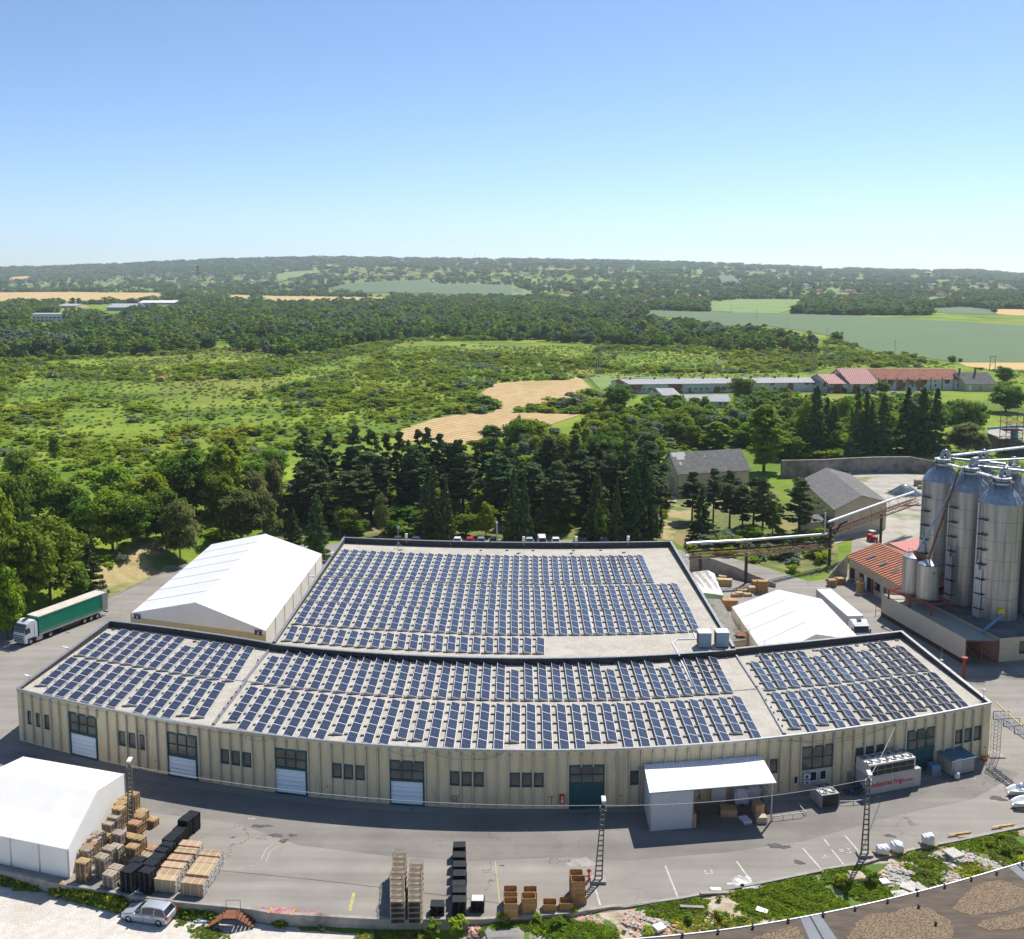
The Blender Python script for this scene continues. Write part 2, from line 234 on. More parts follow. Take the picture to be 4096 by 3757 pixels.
# ---------------- mesh helpers ----------------
class MB:
    def __init__(s): s.v=[]; s.f=[]; s.mi=[]; s.uv=None
    def add(s,vs,fs,mi=0):
        o=len(s.v); s.v+= [tuple(v) for v in vs]; s.f+=[tuple(o+i for i in f) for f in fs]; s.mi+=[mi]*len(fs)
    def box(s,x0,x1,y0,y1,z0,z1,mi=0,M4=None):
        vs=[Vector((x,y,z)) for z in (z0,z1) for y in (y0,y1) for x in (x0,x1)]
        if M4 is not None: vs=[M4@v for v in vs]
        s.add(vs,[(0,2,3,1),(4,5,7,6),(0,1,5,4),(2,6,7,3),(0,4,6,2),(1,3,7,5)],mi)
    def cbox(s,cx,cy,cz,sx,sy,sz,mi=0,rz=0,ry=0,rx=0):
        M4=Matrix.Translation((cx,cy,cz))@Matrix.Rotation(rz,4,'Z')@Matrix.Rotation(ry,4,'Y')@Matrix.Rotation(rx,4,'X')
        s.box(-sx/2,sx/2,-sy/2,sy/2,-sz/2,sz/2,mi,M4)
    def tube(s,p0,p1,r,mi=0,n=8,r1=None,cap=True):
        p0=Vector(p0); p1=Vector(p1); d=p1-p0
        if d.length<1e-6: return
        q=d.to_track_quat('Z','Y').to_matrix(); r1=r if r1 is None else r1; vs=[]
        for k,(p,rr) in enumerate(((p0,r),(p1,r1))):
            for i in range(n):
                a=2*math.pi*i/n; vs.append(p+q@Vector((math.cos(a)*rr,math.sin(a)*rr,0)))
        fs=[(i,(i+1)%n,n+(i+1)%n,n+i) for i in range(n)]
        if cap: fs+=[tuple(range(n-1,-1,-1)),tuple(range(n,2*n))]
        s.add(vs,fs,mi)
    def path(s,pts,r,mi=0,n=6):
        for a,b in zip(pts[:-1],pts[1:]): s.tube(a,b,r,mi,n)
    def bar(s,p0,p1,w,mi=0): s.tube(p0,p1,w*0.7,mi,4)
    def lathe(s,prof,mi=0,n=32,cx=0,cy=0,cap=False):
        vs=[];o=[]
        for (r,z) in prof:
            for i in range(n):
                a=2*math.pi*i/n; vs.append((cx+r*math.cos(a),cy+r*math.sin(a),z))
        fs=[]
        for k in range(len(prof)-1):
            for i in range(n): fs.append((k*n+i,k*n+(i+1)%n,(k+1)*n+(i+1)%n,(k+1)*n+i))
        if cap: fs.append(tuple(range((len(prof)-1)*n,len(prof)*n)))
        s.add(vs,fs,mi)
    def poly(s,pts,mi=0):
        tri=tessellate_polygon([[Vector(p) for p in pts]])
        fs=[]
        for t in tri:
            a,b,cc=[Vector(pts[i]) for i in t]
            fs.append(tuple(t) if (b-a).cross(cc-a).z>0 else (t[0],t[2],t[1]))
        s.add(pts,fs,mi)
    def prism(s,pts,z0,z1,mi=0,mis=None):
        n=len(pts); top=[(p[0],p[1],z1) for p in pts]
        s.poly(top,mi); mis=mi if mis is None else mis
        A=sum(pts[i][0]*pts[(i+1)%n][1]-pts[(i+1)%n][0]*pts[i][1] for i in range(n)); 
        vs=[(p[0],p[1],z0) for p in pts]+top
        fs=[(i,(i+1)%n,n+(i+1)%n,n+i) if A>0 else ((i+1)%n,i,n+i,n+(i+1)%n) for i in range(n)]
        s.add(vs,fs,mis)
    def quad(s,a,b,c_,d,mi=0): s.add([a,b,c_,d],[(0,1,2,3)],mi)
    def strip(s,A,B,mi=0):
        n=len(A); s.add(list(A)+list(B),[(i,i+1,n+i+1,n+i) for i in range(n-1)],mi)
    def loft(s,secs,mi=0,caps=True,closed=True):
        n=len(secs[0]); vs=[p for q in secs for p in q]; fs=[]
        for k in range(len(secs)-1):
            for i in range(n if closed else n-1): fs.append((k*n+i,k*n+(i+1)%n,(k+1)*n+(i+1)%n,(k+1)*n+i))
        if caps: fs+=[tuple(range(n-1,-1,-1)),tuple(range((len(secs)-1)*n,len(secs)*n))]
        s.add(vs,fs,mi)
    def mesh(s,name,mats):
        me=bpy.data.meshes.new(name); me.from_pydata(s.v,[],s.f)
        if not isinstance(mats,(list,tuple)): mats=[mats]
        for m in mats: me.materials.append(M[m] if isinstance(m,str) else m)
        if len(mats)>1: me.polygons.foreach_set('material_index',s.mi)
        me.update(); return me
    def build(s,name,mats,parent=None,bevel=0,smooth=False,fix=True):
        me=s.mesh(name,mats)
        if fix:
            bm=bmesh.new(); bm.from_mesh(me); bmesh.ops.recalc_face_normals(bm,faces=bm.faces); bm.to_mesh(me); bm.free()
        o=bpy.data.objects.new(name,me); COL.objects.link(o)
        if parent is not None: o.parent=parent
        if smooth: sm(o)
        if bevel: 
            b=o.modifiers.new('b','BEVEL'); b.width=bevel; b.segments=2; b.limit_method='ANGLE'
        return o
def sm(o,ang=40):
    me=o.data; me.polygons.foreach_set('use_smooth',[True]*len(me.polygons))
    try: me.set_sharp_from_angle(angle=math.radians(ang))
    except Exception: pass
def tag(o,label=None,cat=None,group=None,kind=None):
    if label: o['label']=label
    if cat: o['category']=cat
    if group: o['group']=group
    if kind: o['kind']=kind
    return o
def empty(name,loc=(0,0,0),rz=0,label=None,cat=None,group=None):
    o=bpy.data.objects.new(name,None); COL.objects.link(o); o.location=loc; o.rotation_euler=(0,0,rz); o.empty_display_size=0.5
    return tag(o,label,cat,group)
def kids(o): return KID.get(o.name,[])
def copy_tree(o,parent=None,loc=None,rz=None,scale=None,label=None,group=None,cat=None):
    c_=o.copy(); COL.objects.link(c_)
    if parent is not None: c_.parent=parent
    if loc is not None: c_.location=loc
    if rz is not None: c_.rotation_euler=(0,0,rz)
    if scale is not None: c_.scale=scale if isinstance(scale,(tuple,list)) else (scale,)*3
    for ch in o.children: copy_tree(ch,c_)
    tag(c_,label,cat,group); return c_
def struct(name,mb,m,z=None):
    o=mb.build(name,m,fix=False); o['kind']='structure'; return o
def text(s,name,m,size,parent,loc,rot,ext=0.01,bold=0.0,align='LEFT'):
    cu=bpy.data.curves.new(name,'FONT'); cu.body=s; cu.size=size; cu.extrude=ext; cu.offset=bold; cu.align_x=align
    o=bpy.data.objects.new(name+'_tmp',cu); COL.objects.link(o); dg=bpy.context.evaluated_depsgraph_get()
    me=bpy.data.meshes.new_from_object(o.evaluated_get(dg)); bpy.data.objects.remove(o); bpy.data.curves.remove(cu)
    me.materials.clear(); me.materials.append(M[m]); q=bpy.data.objects.new(name,me); COL.objects.link(q); q.parent=parent; q.location=loc; q.rotation_euler=rot; return q
ORD=lambda n:'%d%s'%(n,'th' if 10<=n%100<=20 else {1:'st',2:'nd',3:'rd'}.get(n%10,'th'))
def inpoly(x,y,pl):
    x=np.asarray(x,float); y=np.asarray(y,float); r=np.zeros(x.shape,bool); n=len(pl); j=n-1
    for i in range(n):
        xi,yi=pl[i]; xj,yj=pl[j]
        r^=((yi>y)!=(yj>y))&(x<(xj-xi)*(y-yi)/((yj-yi) or 1e-9)+xi); j=i
    return r
_CH={}
def copy_tree(o,parent=None,loc=None,rz=None,scale=None,label=None,group=None,cat=None):
    c_=o.copy(); COL.objects.link(c_)
    if parent is not None: c_.parent=parent
    if loc is not None: c_.location=loc
    if rz is not None: c_.rotation_euler=(0,0,rz)
    if scale is not None: c_.scale=scale if isinstance(scale,(tuple,list)) else (scale,)*3
    if o.name not in _CH: _CH[o.name]=list(o.children)
    for ch in _CH[o.name]: copy_tree(ch,c_)
    tag(c_,label,cat,group); return c_
def wpart(name,mb,mats,parent,**k):
    o=mb.build(name,mats,parent,**k); o.location=-Vector(parent.location); return o
# ======================= SETTING: ground, yards, fields =======================
WALLPX=[('B1',-300,1010),('B1',0,1072),('B1',450,1180),('B1',1000,1270),('B1',1400,1330),('B1',2015,1390),('B2',400,1425),('B2',1200,1470),('B3',250,1472),('B3',700,1442),('B3',1000,1420),('B3',1300,1370),('B4',0,1525),('B4',470,1455),('B4',860,1380),('B4',1230,1310),('B4',1770,1200),('B5',200,1255),('B5',560,1200),('B5',760,1140),('B5',1050,1065),('B5',1400,1000),('B5',1700,935),('B5',1940,885),('B5',2500,760)]
WALL=[G(*p) for p in WALLPX]
WX=np.array([p.x for p in WALL]); WY=np.array([p.y for p in WALL])
CRX=np.array([-2500,-400,0,300,600,900,1100,1300,1630,2048,2440,2850,3250,3660,3860,4100,5500])
CRR=np.array([1078,1074,1068,1062,1050,1036,1030,1028,1033,1036,1042,1052,1068,1080,1077,1096,1102])
EXX=np.array([0,1000,1600,2400,4096]); EXV=np.array([2.4,1.9,1.25,1.1,1.1])
def snoise(x,y,s,seed=0):
    return (np.sin(x/s*1.3+seed)*np.cos(y/s*1.7+seed*2.1)+0.6*np.sin(x/s*2.9+y/s*1.9+seed*1.3)+0.4*np.cos(x/s*4.3-y/s*5.1+seed))/2.0
def zf(x,y):
    x=np.asarray(x,float); y=np.asarray(y,float); ys=np.maximum(y,50)
    p=2048+4065*x/ys; zc=56+(1090-np.interp(p,CRX,CRR))*7000/4065.0
    ex=np.interp(p,EXX,EXV); u=np.clip((ys-2300)/(6800-2300),0,1)
    z=zc*u**ex+snoise(x,y,420,1)*10*np.clip((ys-2400)/1500,0,1)*np.clip((6900-ys)/1200,0,1)
    z=np.where(ys>7000,z-(ys-7000)*0.03,z)
    z=z+0
    yw=np.interp(x,WX,WY); z=np.where(y<260,-0.07,z); t=np.clip((yw+1.6-y)/1.0,0,1)
    z=np.where(y<260,z-t*1.05,z)
    # grassy bank left of the lorry road
    kb=np.interp(y,BKY,BKX); b=np.clip((kb-x)/9.0,0,1)*np.clip((y-120)/25,0,1)*np.clip((330-y)/60,0,1); z=z+b*b*(3-2*b)*3.2
    return z
KERB=[G('C1',-150,1420),G('C1',10,1275),G('C1',740,1040),G('C1',830,1012),G('C1',1180,852),G('C1',1240,818),G('C1',1530,712),G('C1',1850,560)]
BKY=np.array([p.y for p in KERB]); BKX=np.array([p.x for p in KERB])-0.3
xs=np.concatenate([-np.geomspace(9500,126,55),np.arange(-125,126,2.0),np.geomspace(126,9500,55)])
ys=np.concatenate([np.arange(40,262,2.0),np.geomspace(264,9500,170)])
XX,YY=np.meshgrid(xs,ys); ZZ=zf(XX,YY); nx,ny=len(xs),len(ys)
me=bpy.data.meshes.new('ground'); V=np.stack([XX,YY,ZZ],-1).reshape(-1,3)
ii=np.arange(nx*ny).reshape(ny,nx); Q=np.stack([ii[:-1,:-1],ii[:-1,1:],ii[1:,1:],ii[1:,:-1]],-1).reshape(-1,4)
me.vertices.add(len(V)); me.vertices.foreach_set('co',V.ravel()); me.loops.add(Q.size); me.loops.foreach_set('vertex_index',Q.ravel())
me.polygons.add(len(Q)); me.polygons.foreach_set('loop_start',np.arange(0,Q.size,4)); me.update(); me.validate()
me.polygons.foreach_set('use_smooth',[True]*len(me.polygons)); me.materials.append(M['ground'])
go=bpy.data.objects.new('ground',me); COL.objects.link(go); go['kind']='structure'
def sheet(name,pts,m,z=0.0,kind='structure'):
    mb=MB(); mb.poly([(p[0],p[1],z) for p in pts],0); o=mb.build(name,m,fix=False); o['kind']=kind; return o
# asphalt: the whole works yard and the roads round the factory
back=[G('C1',1530,712),G('C1',1850,560),G('C2',850,955),G('C2',1900,920),G('C3',700,925),G('C3',1620,940),G('C4',300,1042),G('C4',600,1165),G('C4',960,1195),G('C4',1290,1285),G('C4',1640,1400),G('C4',1800,1385),G('C4',2015,1290),G('C5',260,1050),G('C5',480,1140),G('C5',900,1100),G('C5',2200,1300)]
KB=[G('C1',-150,1420),G('C1',10,1275),G('C1',740,1040),G('C1',830,1012),G('C1',1180,852),G('C1',1240,818)]
sheet('asphalt_yard',[Vector((-110,92,0))]+WALL+[Vector((140,110,0))]+list(reversed(back))+list(reversed(KB)),M['asphalt'],0.0)
# darker resurfaced strip along the front wall
strip=[('A1',100,1420),('A1',600,1500),('B1',900,300),('B2',0,440),('B2',900,560),('B3',0,620),('B3',1500,600),('B4',1300,560),('B5',500,640),('B5',1640,330),('B5',1900,420),('B5',1500,640),('B5',800,790),('B4',1600,930),('B4',900,1030),('B4',0,1105),('B3',1000,965),('B3',150,995),('B2',1300,955),('B2',600,870),('B1',1900,690),('B1',1150,600)]
sheet('asphalt_lane',[G(*p) for p in strip],M['asphalt_new'],0.004)
sheet('concrete_yard',[G('C5',-240,700),G('C5',0,560),G('C5',-150,470),G('C5',200,440),G('C5',1000,440),G('C5',1900,560),G('C5',1900,1000),G('C5',900,1100),G('C5',480,1140),G('C5',260,1050),G('C5',110,1100),G('C5',-100,930)],M['concrete_yard'],0.008)
sheet('concrete_track',[G('C4',240,710),G('C4',460,690),G('C4',470,560),G('C4',330,480),G('C4',200,600)],M['concrete_yard'],0.008)
sheet('gravel_yard',[Vector((-95,58,0))]+[Vector((p.x,p.y-0.15,0)) for p in WALL[:8]]+[G('B2',1180,1560,-1),G('B2',1080,1700,-1),Vector((2,58,0))],M['gravel_white'],-1.02)
# front strip of soil, rubble and weeds
def frontz(x,d): return -0.42+0.34*np.clip((np.asarray(x)-2)/8,0,1)-0.45*np.clip(d/4,0,1)+0.22*snoise(x*1.0,d*1.0,1.3,2)*np.clip(d,0,1)+0.12*snoise(x,d,0.45,5)*np.clip(d,0,1)
gx=np.arange(-6.5,75,0.35); gd=np.arange(0,18,0.35)
GX,GD=np.meshgrid(gx,gd); GY=np.interp(GX,WX,WY)-0.2-GD; GZ=frontz(GX,GD)-np.clip((-2.5-GX)/3,0,1)*1.0
mb=MB(); n1=len(gx); mb.v=[tuple(v) for v in np.stack([GX,GY,GZ],-1).reshape(-1,3)]; i0=np.arange(n1*len(gd)).reshape(len(gd),n1)
mb.f=[tuple(q) for q in np.stack([i0[:-1,:-1],i0[1:,:-1],i0[1:,1:],i0[:-1,1:]],-1).reshape(-1,4).tolist()]; mb.mi=[0]*len(mb.f)
o=mb.build('soil_strip',M['dirt'],fix=True,smooth=True); o['kind']='structure'
def front_z(x,y):
    d=float(np.interp(x,WX,WY))-0.2-y; return float(frontz(x,max(d,0))) if x>-5 else -1.0
# retaining wall
rw=empty('retaining_wall',(0,88,0),0,'low concrete retaining wall along the front edge of the asphalt yard','wall')
mb=MB(); A=[(p.x,p.y+0.30,0.09) for p in WALL]; B=[(p.x,p.y-0.05,0.09) for p in WALL]; C_=[(p.x,p.y-0.05,-1.15) for p in WALL]; D_=[(p.x,p.y+0.30,-1.15) for p in WALL]
mb.strip(B,A); mb.strip(C_,B); mb.strip(A,D_); wpart('wall_body',mb,M['concrete'],rw)
# bank of dry grass by the road
BKP=[Vector((p.x-0.5,p.y,0)) for p in KERB[2:7]]
ga=[];gb=[]
N=14; mb=MB(); rows=[]
for k in range(N+1):
    t=k/N; d=t*9; r=[]
    for i in range(len(BKP)*4-3):
        a=BKP[i//4]; b=BKP[min(i//4+1,len(BKP)-1)]; q=a.lerp(b,(i%4)/4); x=q.x-d*0.9; y=q.y+d*0.45; r.append((x,y,float(zf(x,y))+0.12))
    rows.append(r)
for k in range(N): mb.strip(rows[k],rows[k+1])
o=mb.build('dry_grass_slope',M['dry_grass'],smooth=True); o['kind']='structure'
kb=MB(); A=[(p.x-0.1,p.y,0.13) for p in KERB]; B=[(p.x+0.2,p.y-0.05,0.13) for p in KERB]; C_=[(p.x+0.2,p.y-0.05,-0.1) for p in KERB]
kb.strip(A,B); kb.strip(B,C_); o=kb.build('kerb',M['concrete']); o['kind']='structure'
# fields (draped sheets)
def hit(x,y):
    '''first point where the sight line of a pixel meets the terrain'''
    d=ray(x,y); T=np.geomspace(60,11000,1200)/d[1]; X=d[0]*T; Y=d[1]*T; Z=H+d[2]*T; zz=zf(X,Y)
    i=int(np.argmax(Z<zz)) if (Z<zz).any() else int(np.argmin(np.abs(Z-zz)[600:]))+600
    return Vector((X[i],Y[i],float(zz[i])))
def field(name,pl,m,off=0.25,n=26,z0=0.0):
    """pl: outline in photo pixels on flat-ish ground; drape a grid on the terrain"""
    W=[]
    for (x,y) in pl:
        W.append(hit(x,y))
    mb=MB(); tri=tessellate_polygon([[Vector((p.x,p.y,0)) for p in W]])
    bm=bmesh.new(); vs=[bm.verts.new((p.x,p.y,0)) for p in W]
    for t in tri:
        try: bm.faces.new([vs[i] for i in t])
        except Exception: pass
    if len(bm.faces)==0: bm.free(); return None
    for _ in range(5 if n>10 else 3):
        L=max(e.calc_length() for e in bm.edges); 
        bmesh.ops.subdivide_edges(bm,edges=[e for e in bm.edges if e.calc_length()>max(L*0.5,6)],cuts=1,use_grid_fill=False)
        bmesh.ops.triangulate(bm,faces=bm.faces[:])
    X=np.array([v.co.x for v in bm.verts]); Y=np.array([v.co.y for v in bm.verts]); Z=zf(X,Y)+0.04+Y*0.0003+np.clip(Y-2300,0,None)*0.0012
    for v,z in zip(bm.verts,Z): v.co.z=z
    bmesh.ops.recalc_face_normals(bm,faces=bm.faces)
    if sum(f.normal.z for f in bm.faces)<0: bmesh.ops.reverse_faces(bm,faces=bm.faces)
    me=bpy.data.meshes.new(name); bm.to_mesh(me); bm.free(); me.materials.append(M[m] if isinstance(m,str) else m)
    o=bpy.data.objects.new(name,me); COL.objects.link(o); o['kind']='structure'; return o
cs=lambda k,pts:[c(k,x,y) for x,y in pts]
HAY1=cs('E2',[(1175,322),(1305,230),(1520,212),(1800,210),(1850,185),(1900,205),(2010,315),(1950,330),(1730,372),(1560,378),(1450,400),(1440,425),(1600,430),(1890,440),(1700,500),(1450,560),(1100,640),(640,610),(640,575),(700,530),(900,465),(1060,440),(1300,425),(1330,385),(1240,350)])
field('mown_hay_field',HAY1,'stubble',0.1)
HAY1=HAY1+[]
WH1=cs('D1',[(-200,378),(300,376),(600,375),(1290,382),(1280,410),(900,440),(500,446),(-200,452)]); field('wheat_field',WH1,'wheat')
WH2=cs('D1',[(1800,398),(1975,398),(1965,428),(1790,428)]); field('wheat_field',WH2,'wheat')
WH3=cs('D2',[(40,404),(400,409),(1100,418),(1100,432),(700,440),(560,448),(240,452),(110,470),(40,440)]); field('wheat_field',WH3,'wheat')
GR1=cs('D2',[(580,350),(700,310),(1000,292),(1290,284),(1420,310),(1700,315),(2015,320),(2150,400),(1700,400),(1300,385),(800,378)]); field('crop_field',GR1,'crop')
BIG=cs('D3',[(1030,515),(2015,540)])+cs('D4',[(500,553),(1500,603),(1990,640),(2300,660),(2300,930),(1960,926),(1500,925),(1180,890),(860,850),(700,800),(600,770),(480,720),(390,700),(0,640)])+cs('D3',[(1700,640),(1300,580),(1100,560)]); field('crop_field',BIG,'crop')
YG=cs('D3',[(1540,455),(1800,430),(2015,430)])+cs('D4',[(300,430),(240,490),(100,540),(0,545)])+cs('D3',[(1780,535),(1560,520)]); field('pasture_field',YG,'pasture')
PG=cs('D4',[(1270,500),(1560,492),(1740,505),(1800,550),(1450,545),(1290,525)]); field('crop_field',PG,'crop')
TN=cs('D4',[(1750,505),(1990,510),(2200,520),(2200,560),(1960,560),(1810,548)]); field('wheat_field',TN,'wheat')
TN2=cs('D4',[(1490,928),(1960,928),(2200,930),(2200,990),(1760,985),(1560,960)]); field('wheat_field',TN2,'wheat')
HF=[HAY1,WH1,WH2,WH3,GR1,BIG,YG,PG,TN,TN2]
field('pasture_field',cs('E3',[(110,232),(800,245),(2000,245),(2000,262),(600,262),(380,262),(380,300),(255,400),(240,370)]),'pasture',0.1)
# painted marks on the asphalt
def line(name,pts,m,w=0.14,z=0.008,k='structure'):
    mb=MB(); P_=[Vector(p) for p in pts]; A=[];B=[]
    for i,p in enumerate(P_):
        d=(P_[min(i+1,len(P_)-1)]-P_[max(i-1,0)]); d=Vector((-d.y,d.x,0)).normalized()*w/2; A.append((p.x+d.x,p.y+d.y,z)); B.append((p.x-d.x,p.y-d.y,z))
    mb.strip(A,B); o=mb.build(name,m); o['kind']=k; return o
for (k,a,b) in (('B3',(1735,1035),(1835,1285)),('B3',(1160,1180),(1212,1355)),('B4',(1000,1110),(1165,1340)),('B4',(1590,990),(1780,1205)),('B4',(1850,1005),(1968,1150)),('B5',(393,950),(515,1090)),('B5',(215,985),(262,1043))):
    line('road_marking',[G(k,*a),G(k,*b)],'paintline',0.16)
for (k,a,b) in (('B2',(1040,1250),(1005,1400)),):
    line('road_marking',[G(k,*a),G(k,*b)],'paintyellow',0.3)
line('road_marking',[G('B3',365,1005),G('B3',402,1345)],'paintyellow',0.10)
for (k,a,b) in (('B3',(600,750),(640,750)),('B3',(620,738),(618,764)),('B5',(668,622),(700,622)),('B5',(686,612),(680,634)),('B5',(1502,463),(1528,463))):
    line('road_marking',[G(k,*a),G(k,*b)],'paintyellow',0.12)
for s in ([('B5',345,1078),('B5',380,1072),('B5',385,1090),('B5',350,1092)],[('B5',400,1062),('B5',445,1070),('B5',420,1080),('B5',455,1095),('B5',430,1108),('B5',405,1100)],[('B5',195,1145),('B5',258,1137)],[('B5',222,1120),('B5',228,1148)],[('B4',715,1190),('B4',725,1222),('B4',788,1218),('B4',770,1187)]):
    line('road_marking',[G(*q) for q in s],'paintline',0.13)
for i,(k,a,b,cc) in enumerate((('B2',(110,1060),(170,1030),(240,1040)),('B2',(290,990),(330,900),(380,865)),('B2',(330,1000),(365,915),(430,875)))):
    line('scuff_mark',[G(k,*a),G(k,*b),G(k,*cc)],'paintline',0.05)
M['pale_dust']=mat('pale_dust',(0.36,0.34,0.30),0.95,col2=(0.26,0.25,0.23),scale=1.4,detail=9,ramp=(0.4,0.6))
M['tar']=mat('tar_patch',(0.075,0.07,0.065),0.95,col2=(0.12,0.115,0.11),scale=1.5,detail=8)
M['oldred']=mat('worn_red_paint',(0.36,0.055,0.06),0.8,col2=(0.40,0.30,0.29),scale=3,detail=8)
def blob(name,cx_,cy_,rx,ry,m,z=0.007,seed=1,rot=0.0):
    r=random.Random(seed); n=40; ph=[r.uniform(0,6.28) for _ in range(6)]; pts=[]
    for i in range(n):
        a=2*math.pi*i/n; q=1+0.22*math.sin(2*a+ph[0])+0.16*math.sin(3*a+ph[1])+0.12*math.sin(5*a+ph[2])+0.1*math.sin(9*a+ph[3])+0.07*math.sin(15*a+ph[4])
        x=rx*q*math.cos(a); y=ry*q*math.sin(a); pts.append((cx_+x*math.cos(rot)-y*math.sin(rot),cy_+x*math.sin(rot)+y*math.cos(rot),z))
    mb=MB(); mb.poly(pts); o=mb.build(name,m,fix=False); o['kind']='structure'; return o
for i,(k,x,y,rx,ry,m) in enumerate((('B3',1060,1010,1.1,0.9,'pale_dust'),('B2',290,715,0.9,0.35,'tar'),('B2',410,790,0.8,0.28,'tar'),('B2',470,835,0.5,0.3,'tar'),('B2',545,790,0.4,0.3,'tar'),('B2',215,655,0.4,0.2,'pale_dust'),('B4',1370,975,1.0,0.45,'tar'),('B4',1560,1120,0.5,0.35,'tar'),('B5',785,958,0.5,0.3,'tar'),('B5',1715,635,0.75,0.55,'tar'),('B3',420,1033,0.2,0.13,'tar'),('B1',1880,805,0.2,0.15,'tar'),('A1',530,468,0.8,0.6,'pale_dust'),('A1',545,467,0.3,0.25,'tar'),('B2',680,1410,1.2,0.15,'oldred'),('B2',300,1375,1.0,0.15,'oldred'))):
    p=G(k,x,y); blob('stain',p.x,p.y,rx,ry,m,0.0095+i*0.0006,i+3)
# ======================= FACTORY =======================
fac=empty('factory_building',(0,118,0),0,'wide beige corrugated factory hall whose flat gravel roof is covered in solar panels','building')
def fit(keys,z,deg=2):
    pts=[G(k,x,y,z) for k,x,y in keys]; return np.polyfit([p.x for p in pts],[p.y for p in pts],deg),pts
FK=[('A1',135,912),('A1',450,985),('A1',800,1062),('A1',1250,1155),('A1',1700,1225),('A2',0,1232),('A2',500,1295),('A2',1000,1343),('A2',1500,1375),('A3',0,1400),('A3',500,1410),('A3',1000,1408),('A3',1500,1388),('A3',2015,1360),('A4',300,1505),('A4',700,1465),('A4',1000,1440),('A4',1500,1375),('A4',2015,1295),('A5',400,1515),('A5',800,1440),('A5',1200,1375),('A5',1690,1285)]
CF,fp=fit(FK,6.6,4); FLx,FRx=fp[0].x,fp[-1].x
Yf=lambda x: float(np.polyval(CF,x))
BL=G('A1',882,362,7.1); J1=G('A2',385,552,7.1); J2=G('A4',535,655,7.1); BR=G('A5',785,560,7.1)
CB1,_=fit([('A1',882,362),('A1',1200,403),('A1',1500,441),('A1',2015,500),('A2',200,524),('A2',385,552)],7.1)
CM,_=fit([('A2',385,552),('A2',1000,608),('A2',1500,642),('A2',2015,664),('A3',400,662),('A3',1000,660),('A3',1500,645),('A3',2015,620),('A4',300,690),('A4',535,655)],7.1,3)
CB2,_=fit([('A4',535,655),('A4',1000,605),('A4',1500,552),('A4',2015,498),('A5',400,610),('A5',785,560)],7.1)
XL=G('C2',955,903,8.0); XR=G('C3',1785,935,8.0)
CBK,_=fit([('C2',955,903),('C2',1500,925),('C2',2015,938),('C3',500,944),('C3',1000,945),('C3',1500,940),('C3',1785,935)],8.0)
def curve(cf,x0,x1,n=30,z=0.0): return [Vector((x,float(np.polyval(cf,x)),z)) for x in np.linspace(x0,x1,n)]
front=curve(CF,FLx,FRx,80); back1=curve(CB1,BL.x,J1.x,14); mid=curve(CM,J1.x,J2.x,40); back2=curve(CB2,J2.x,BR.x,14); bk=curve(CBK,XL.x,XR.x,30)
RZ=6.2; RZB=6.95
mb=MB(); mb.strip([(p.x,p.y,0) for p in front],[(p.x,p.y,6.5) for p in front]); wpart('front_wall',mb,M['facade'],fac,smooth=False)
mb=MB(); o_=[(p.x,p.y,0) for p in [front[0],BL]+back1[1:]]; mb.strip(o_,[(a[0],a[1],6.2) for a in o_]); 
l2=[J1,XL]; 
mb.strip([(J1.x,J1.y,0),(XL.x,XL.y,0)],[(J1.x,J1.y,6.9),(XL.x,XL.y,6.9)]); mb.strip([(p.x,p.y,0) for p in bk],[(p.x,p.y,6.9) for p in bk])
mb.strip([(XR.x,XR.y,0),(J2.x,J2.y,0)],[(XR.x,XR.y,6.9),(J2.x,J2.y,6.9)]); mb.strip([(p.x,p.y,0) for p in back2],[(p.x,p.y,6.2) for p in back2]); mb.strip([(BR.x,BR.y,0),(front[-1].x,front[-1].y,0)],[(BR.x,BR.y,6.2),(front[-1].x,front[-1].y,6.2)])
wpart('rear_wall',mb,M['facade'],fac)
mb=MB(); mb.poly([(p.x,p.y,RZ) for p in front+list(reversed(back1+mid+back2))]); mb.poly([(p.x,p.y,RZB) for p in mid+list(reversed(bk))]); wpart('roof',mb,M['roof_gravel'],fac,fix=False)
def parapet(pts,z0s,z1s,th,name='parapet',side=1):
    """pts outer line, wall goes inward; z1s top heights"""
    n=len(pts); inn=[]
    for i,p in enumerate(pts):
        d=(pts[min(i+1,n-1)]-pts[max(i-1,0)]); nn=Vector((-d.y,d.x,0)).normalized()*th*side; inn.append(p+nn)
    z1=[z1s[0]+(z1s[1]-z1s[0])*i/(n-1) for i in range(n)]
    mb=MB(); mb.strip([(p.x,p.y,z0s) for p in inn],[(p.x,p.y,z-0.06) for p,z in zip(inn,z1)]); mb.strip([(p.x,p.y,z0s-1) for p in pts],[(p.x,p.y,z-0.06) for p,z in zip(pts,z1)])
    o=wpart(name,mb,M['parapet'],fac)
    mb=MB(); e=0.05
    for i in range(n-1):
        a,b=pts[i],pts[i+1]; ia,ib=inn[i],inn[i+1]; za,zb=z1[i],z1[i+1]
        va=(a-ia).normalized()*e; vb=(b-ib).normalized()*e
        A0=[(a.x+va.x,a.y+va.y,za-0.07),(a.x+va.x,a.y+va.y,za+0.01),(ia.x-va.x,ia.y-va.y,za+0.01),(ia.x-va.x,ia.y-va.y,za-0.07)]
        B0=[(b.x+vb.x,b.y+vb.y,zb-0.07),(b.x+vb.x,b.y+vb.y,zb+0.01),(ib.x-vb.x,ib.y-vb.y,zb+0.01),(ib.x-vb.x,ib.y-vb.y,zb-0.07)]
        mb.loft([A0,B0],0,caps=(i in (0,n-2)))
    cpo=mb.build('coping',M['capping'],o)
    return o
dense=lambda a,b,n=8:[a.lerp(b,i/(n-1)) for i in range(n)]
F0=Vector((front[0].x,front[0].y,0)); F1=Vector((front[-1].x,front[-1].y,0))
